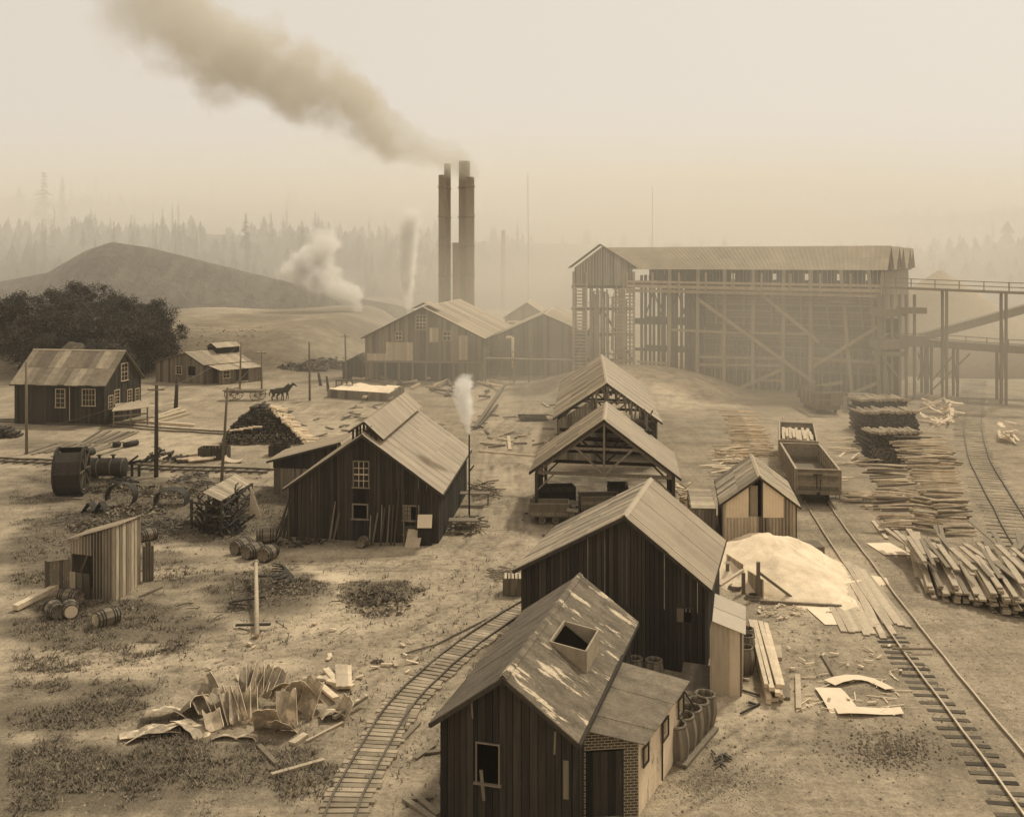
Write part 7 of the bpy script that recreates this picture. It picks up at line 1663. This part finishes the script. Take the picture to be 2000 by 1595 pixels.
# ================================================================ haze, smoke and steam
def volmat(name, col, dens, aniso=0.0):
    m_ = bpy.data.materials.new(name); m_.use_nodes = True; t = m_.node_tree; t.nodes.clear(); o = t.nodes.new('ShaderNodeOutputMaterial'); v = t.nodes.new('ShaderNodeVolumePrincipled')
    v.inputs['Color'].default_value = (*col, 1); v.inputs['Density'].default_value = dens; v.inputs['Anisotropy'].default_value = aniso; t.links.new(v.outputs[0], o.inputs['Volume']); return m_, v
hz, _ = volmat('haze_air', (.99, .945, .85), HAZE_D if 'HAZE_D' in globals() else .0003)
m = MB(); m.box(-1000, -80, -2.2, 1000, 1300, 80, .5); o = mk('haze', m, hz, loc=(0,0,0)); tag(o, kind='stuff')
def plume(name, lab, box, axis, cen, rad, dens, col, nscale, namp, aniso=0, edge=.9, fade=None):
    """box: (x0,y0,z0,x1,y1,z1); axis 'X' or 'Z'; cen: [(s, a, b)] centre of the two other axes; rad: [(s, r)], s from 0 to 1 along the axis"""
    m_, v = volmat(name+'_volume', col, 0, aniso); t = m_.node_tree; N = t.nodes; L = t.links
    tc = N.new('ShaderNodeTexCoord'); sx = N.new('ShaderNodeSeparateXYZ'); L.new(tc.outputs['Object'], sx.inputs[0])
    def mt(op, a, b_=None, c=None, cl=False):
        x = N.new('ShaderNodeMath'); x.operation = op; x.use_clamp = cl
        for i, q in enumerate((a, b_, c)):
            if q is None: continue
            if isinstance(q, (int, float)): x.inputs[i].default_value = q
            else: L.new(q, x.inputs[i])
        return x.outputs[0]
    x0, y0, z0, x1, y1, z1 = box; ax = {'X': 0, 'Z': 2}[axis]; lo, hi = (x0, x1) if axis == 'X' else (z0, z1)
    s = mt('DIVIDE', mt('SUBTRACT', sx.outputs[ax], 0), hi-lo, cl=True)
    def curve(pts, mn, mx):
        c = N.new('ShaderNodeFloatCurve'); cv = c.mapping.curves[0]; c.mapping.use_clip = False
        P_ = [(a, (b_-mn)/(mx-mn)) for a, b_ in pts]
        cv.points[0].location = P_[0]; cv.points[1].location = P_[-1]
        for p in P_[1:-1]: cv.points.new(*p)
        c.mapping.update(); L.new(s, c.inputs[1]); return mt('MULTIPLY_ADD', c.outputs[0], mx-mn, mn)
    A_ = curve([(q[0], q[1]) for q in cen], min(q[1] for q in cen)-1, max(q[1] for q in cen)+1); B_ = curve([(q[0], q[2]) for q in cen], min(q[2] for q in cen)-1, max(q[2] for q in cen)+1); R_ = curve(rad, 0, max(q[1] for q in rad)+1)
    oa, ob = (sx.outputs[1], sx.outputs[2]) if axis == 'X' else (sx.outputs[0], sx.outputs[1])
    da = mt('DIVIDE', mt('SUBTRACT', oa, A_), R_); db = mt('DIVIDE', mt('SUBTRACT', ob, B_), R_)
    dist = mt('SQRT', mt('ADD', mt('MULTIPLY', da, da), mt('MULTIPLY', db, db)))
    nz = N.new('ShaderNodeTexNoise'); nz.inputs['Scale'].default_value = nscale; nz.inputs['Detail'].default_value = 5; nz.inputs['Roughness'].default_value = .62; L.new(tc.outputs['Object'], nz.inputs['Vector'])
    val = mt('ADD', mt('SUBTRACT', 1, dist), mt('MULTIPLY', mt('SUBTRACT', nz.outputs[0], .5), namp)); mrn = N.new('ShaderNodeMapRange'); mrn.interpolation_type = 'SMOOTHSTEP'; mrn.inputs[1].default_value = 0; mrn.inputs[2].default_value = edge; L.new(val, mrn.inputs[0])
    d = mt('MULTIPLY', mrn.outputs[0], dens)
    if fade: d = mt('MULTIPLY', d, curve(fade, 0, 1))
    L.new(d, v.inputs['Density'])
    bx = MB(); bx.box(x0, y0, z0, x1, y1, z1); o = mk(name, bx, m_, loc=(x0 if axis == 'X' else 0, 0, z0 if axis == 'Z' else 0)); tag(o, lab, name.replace('_', ' '), kind='stuff'); return o
# dark smoke from the stacks (drifts left and up)
plume('smoke_plume', 'dark smoke drifting up and left from the tall smokestacks', (-74, 150, 24, -5.5, 200, 73.5), 'X',
      [(0, 176, 68), (.2, 175, 61), (.4, 175, 52), (.6, 175, 45.5), (.78, 175, 39.5), (.9, 175, 34.3), (1, 175, 31.5)], [(0, 15), (.25, 12), (.5, 8.5), (.75, 6.5), (.86, 3.9), (.95, 3.1), (1, .8)], .34, (.80, .755, .66), .12, 3.0, 0, .55, [(0, 0), (.12, .2), (.35, .55), (.65, .85), (.85, 1.3), (.95, 1.7), (1, .6)])
plume('steam_plume', 'white upright steam jet rising left of the smokestacks', (-21, 150, 8.0, -11, 160, 25), 'Z',
      [(0, -15.6, 155), (.5, -15.8, 155), (1, -15.0, 155)], [(0, .32), (.3, 1.15), (.6, 1.6), (1, 2.0)], 7, (1.0, .97, .91), .6, 1.9, 0, .5, [(0, 1), (.5, .8), (.8, .3), (1, 0)])
plume('steam_cloud', 'big white steam cloud drifting over the slag ridge', (-62, 222, 5, -24, 246, 24.5), 'Z',
      [(0, -35.5, 234), (.12, -37, 234), (.28, -41, 234), (.45, -46.5, 234), (.62, -46, 234), (.8, -43.5, 234), (1, -43, 234)], [(0, 1.3), (.12, 3), (.28, 6.5), (.45, 7), (.6, 6), (.8, 4.5), (1, 3)], 1.5, (1.0, .97, .91), .28, 2.3, 0, .5, [(0, 1), (.5, 1), (.75, .5), (1, 0)])
plume('steam_puff', 'small white steam puff above the thin exhaust pipe of the workshop', (-5.5, 63.5, 5.2, .5, 68.5, 9.3), 'Z',
      [(0, -2.76, 66), (.3, -2.95, 66), (.6, -3.15, 66), (1, -3.0, 66)], [(0, .08), (.25, .4), (.5, .62), (.8, .7), (1, .6)], 7, (1.0, .97, .91), 1.7, 2.0, 0, .5, [(0, 1), (.5, .9), (.8, .45), (1, 0)])
# smoky mist lying over the wooded slopes
def cloud(name, lab, cen, sc, dens, col, ns=3.2, inner=.25):
    m_, v = volmat(name+'_volume', col, 0); t = m_.node_tree; N = t.nodes; L = t.links; tc = N.new('ShaderNodeTexCoord'); ln = N.new('ShaderNodeVectorMath'); ln.operation = 'LENGTH'; L.new(tc.outputs['Object'], ln.inputs[0])
    nz = N.new('ShaderNodeTexNoise'); nz.inputs['Scale'].default_value = ns; nz.inputs['Detail'].default_value = 2; L.new(tc.outputs['Object'], nz.inputs['Vector'])
    k1 = N.new('ShaderNodeMapRange'); k1.inputs[1].default_value = 1; k1.inputs[2].default_value = inner; k1.interpolation_type = 'SMOOTHSTEP'; L.new(ln.outputs['Value'], k1.inputs[0])
    k2 = N.new('ShaderNodeMath'); k2.operation = 'MULTIPLY'; L.new(k1.outputs[0], k2.inputs[0]); k3 = N.new('ShaderNodeMapRange'); k3.inputs[1].default_value = .3; k3.inputs[2].default_value = .7; k3.inputs[3].default_value = .6; k3.inputs[4].default_value = 1.4
    L.new(nz.outputs[0], k3.inputs[0]); L.new(k3.outputs[0], k2.inputs[1]); k4 = N.new('ShaderNodeMath'); k4.operation = 'MULTIPLY'; L.new(k2.outputs[0], k4.inputs[0]); k4.inputs[1].default_value = dens; L.new(k4.outputs[0], v.inputs['Density'])
    m = MB(); m.lathe([(.001, -1)]+[(cos(a), sin(a)) for a in [-pi/2+pi*i/14 for i in range(1, 14)]]+[(.001, 1)], 28, .5, close=False)
    o = mk(name, m, m_, loc=(0,0,0)); o.location = cen; o.scale = sc; return tag(o, lab, name.replace('_', ' '), kind='stuff')
cloud('dust_cloud', 'brownish dust and smoke hanging round the ore bins and power house', (26, 142, 3), (66, 84, 31), .0105, (.98, .915, .785))
cloud('mist', 'smoky mist lying over the wooded slopes', (-20, 480, 5), (640, 330, 72), .0108, (.99, .95, .87), 4, .5)
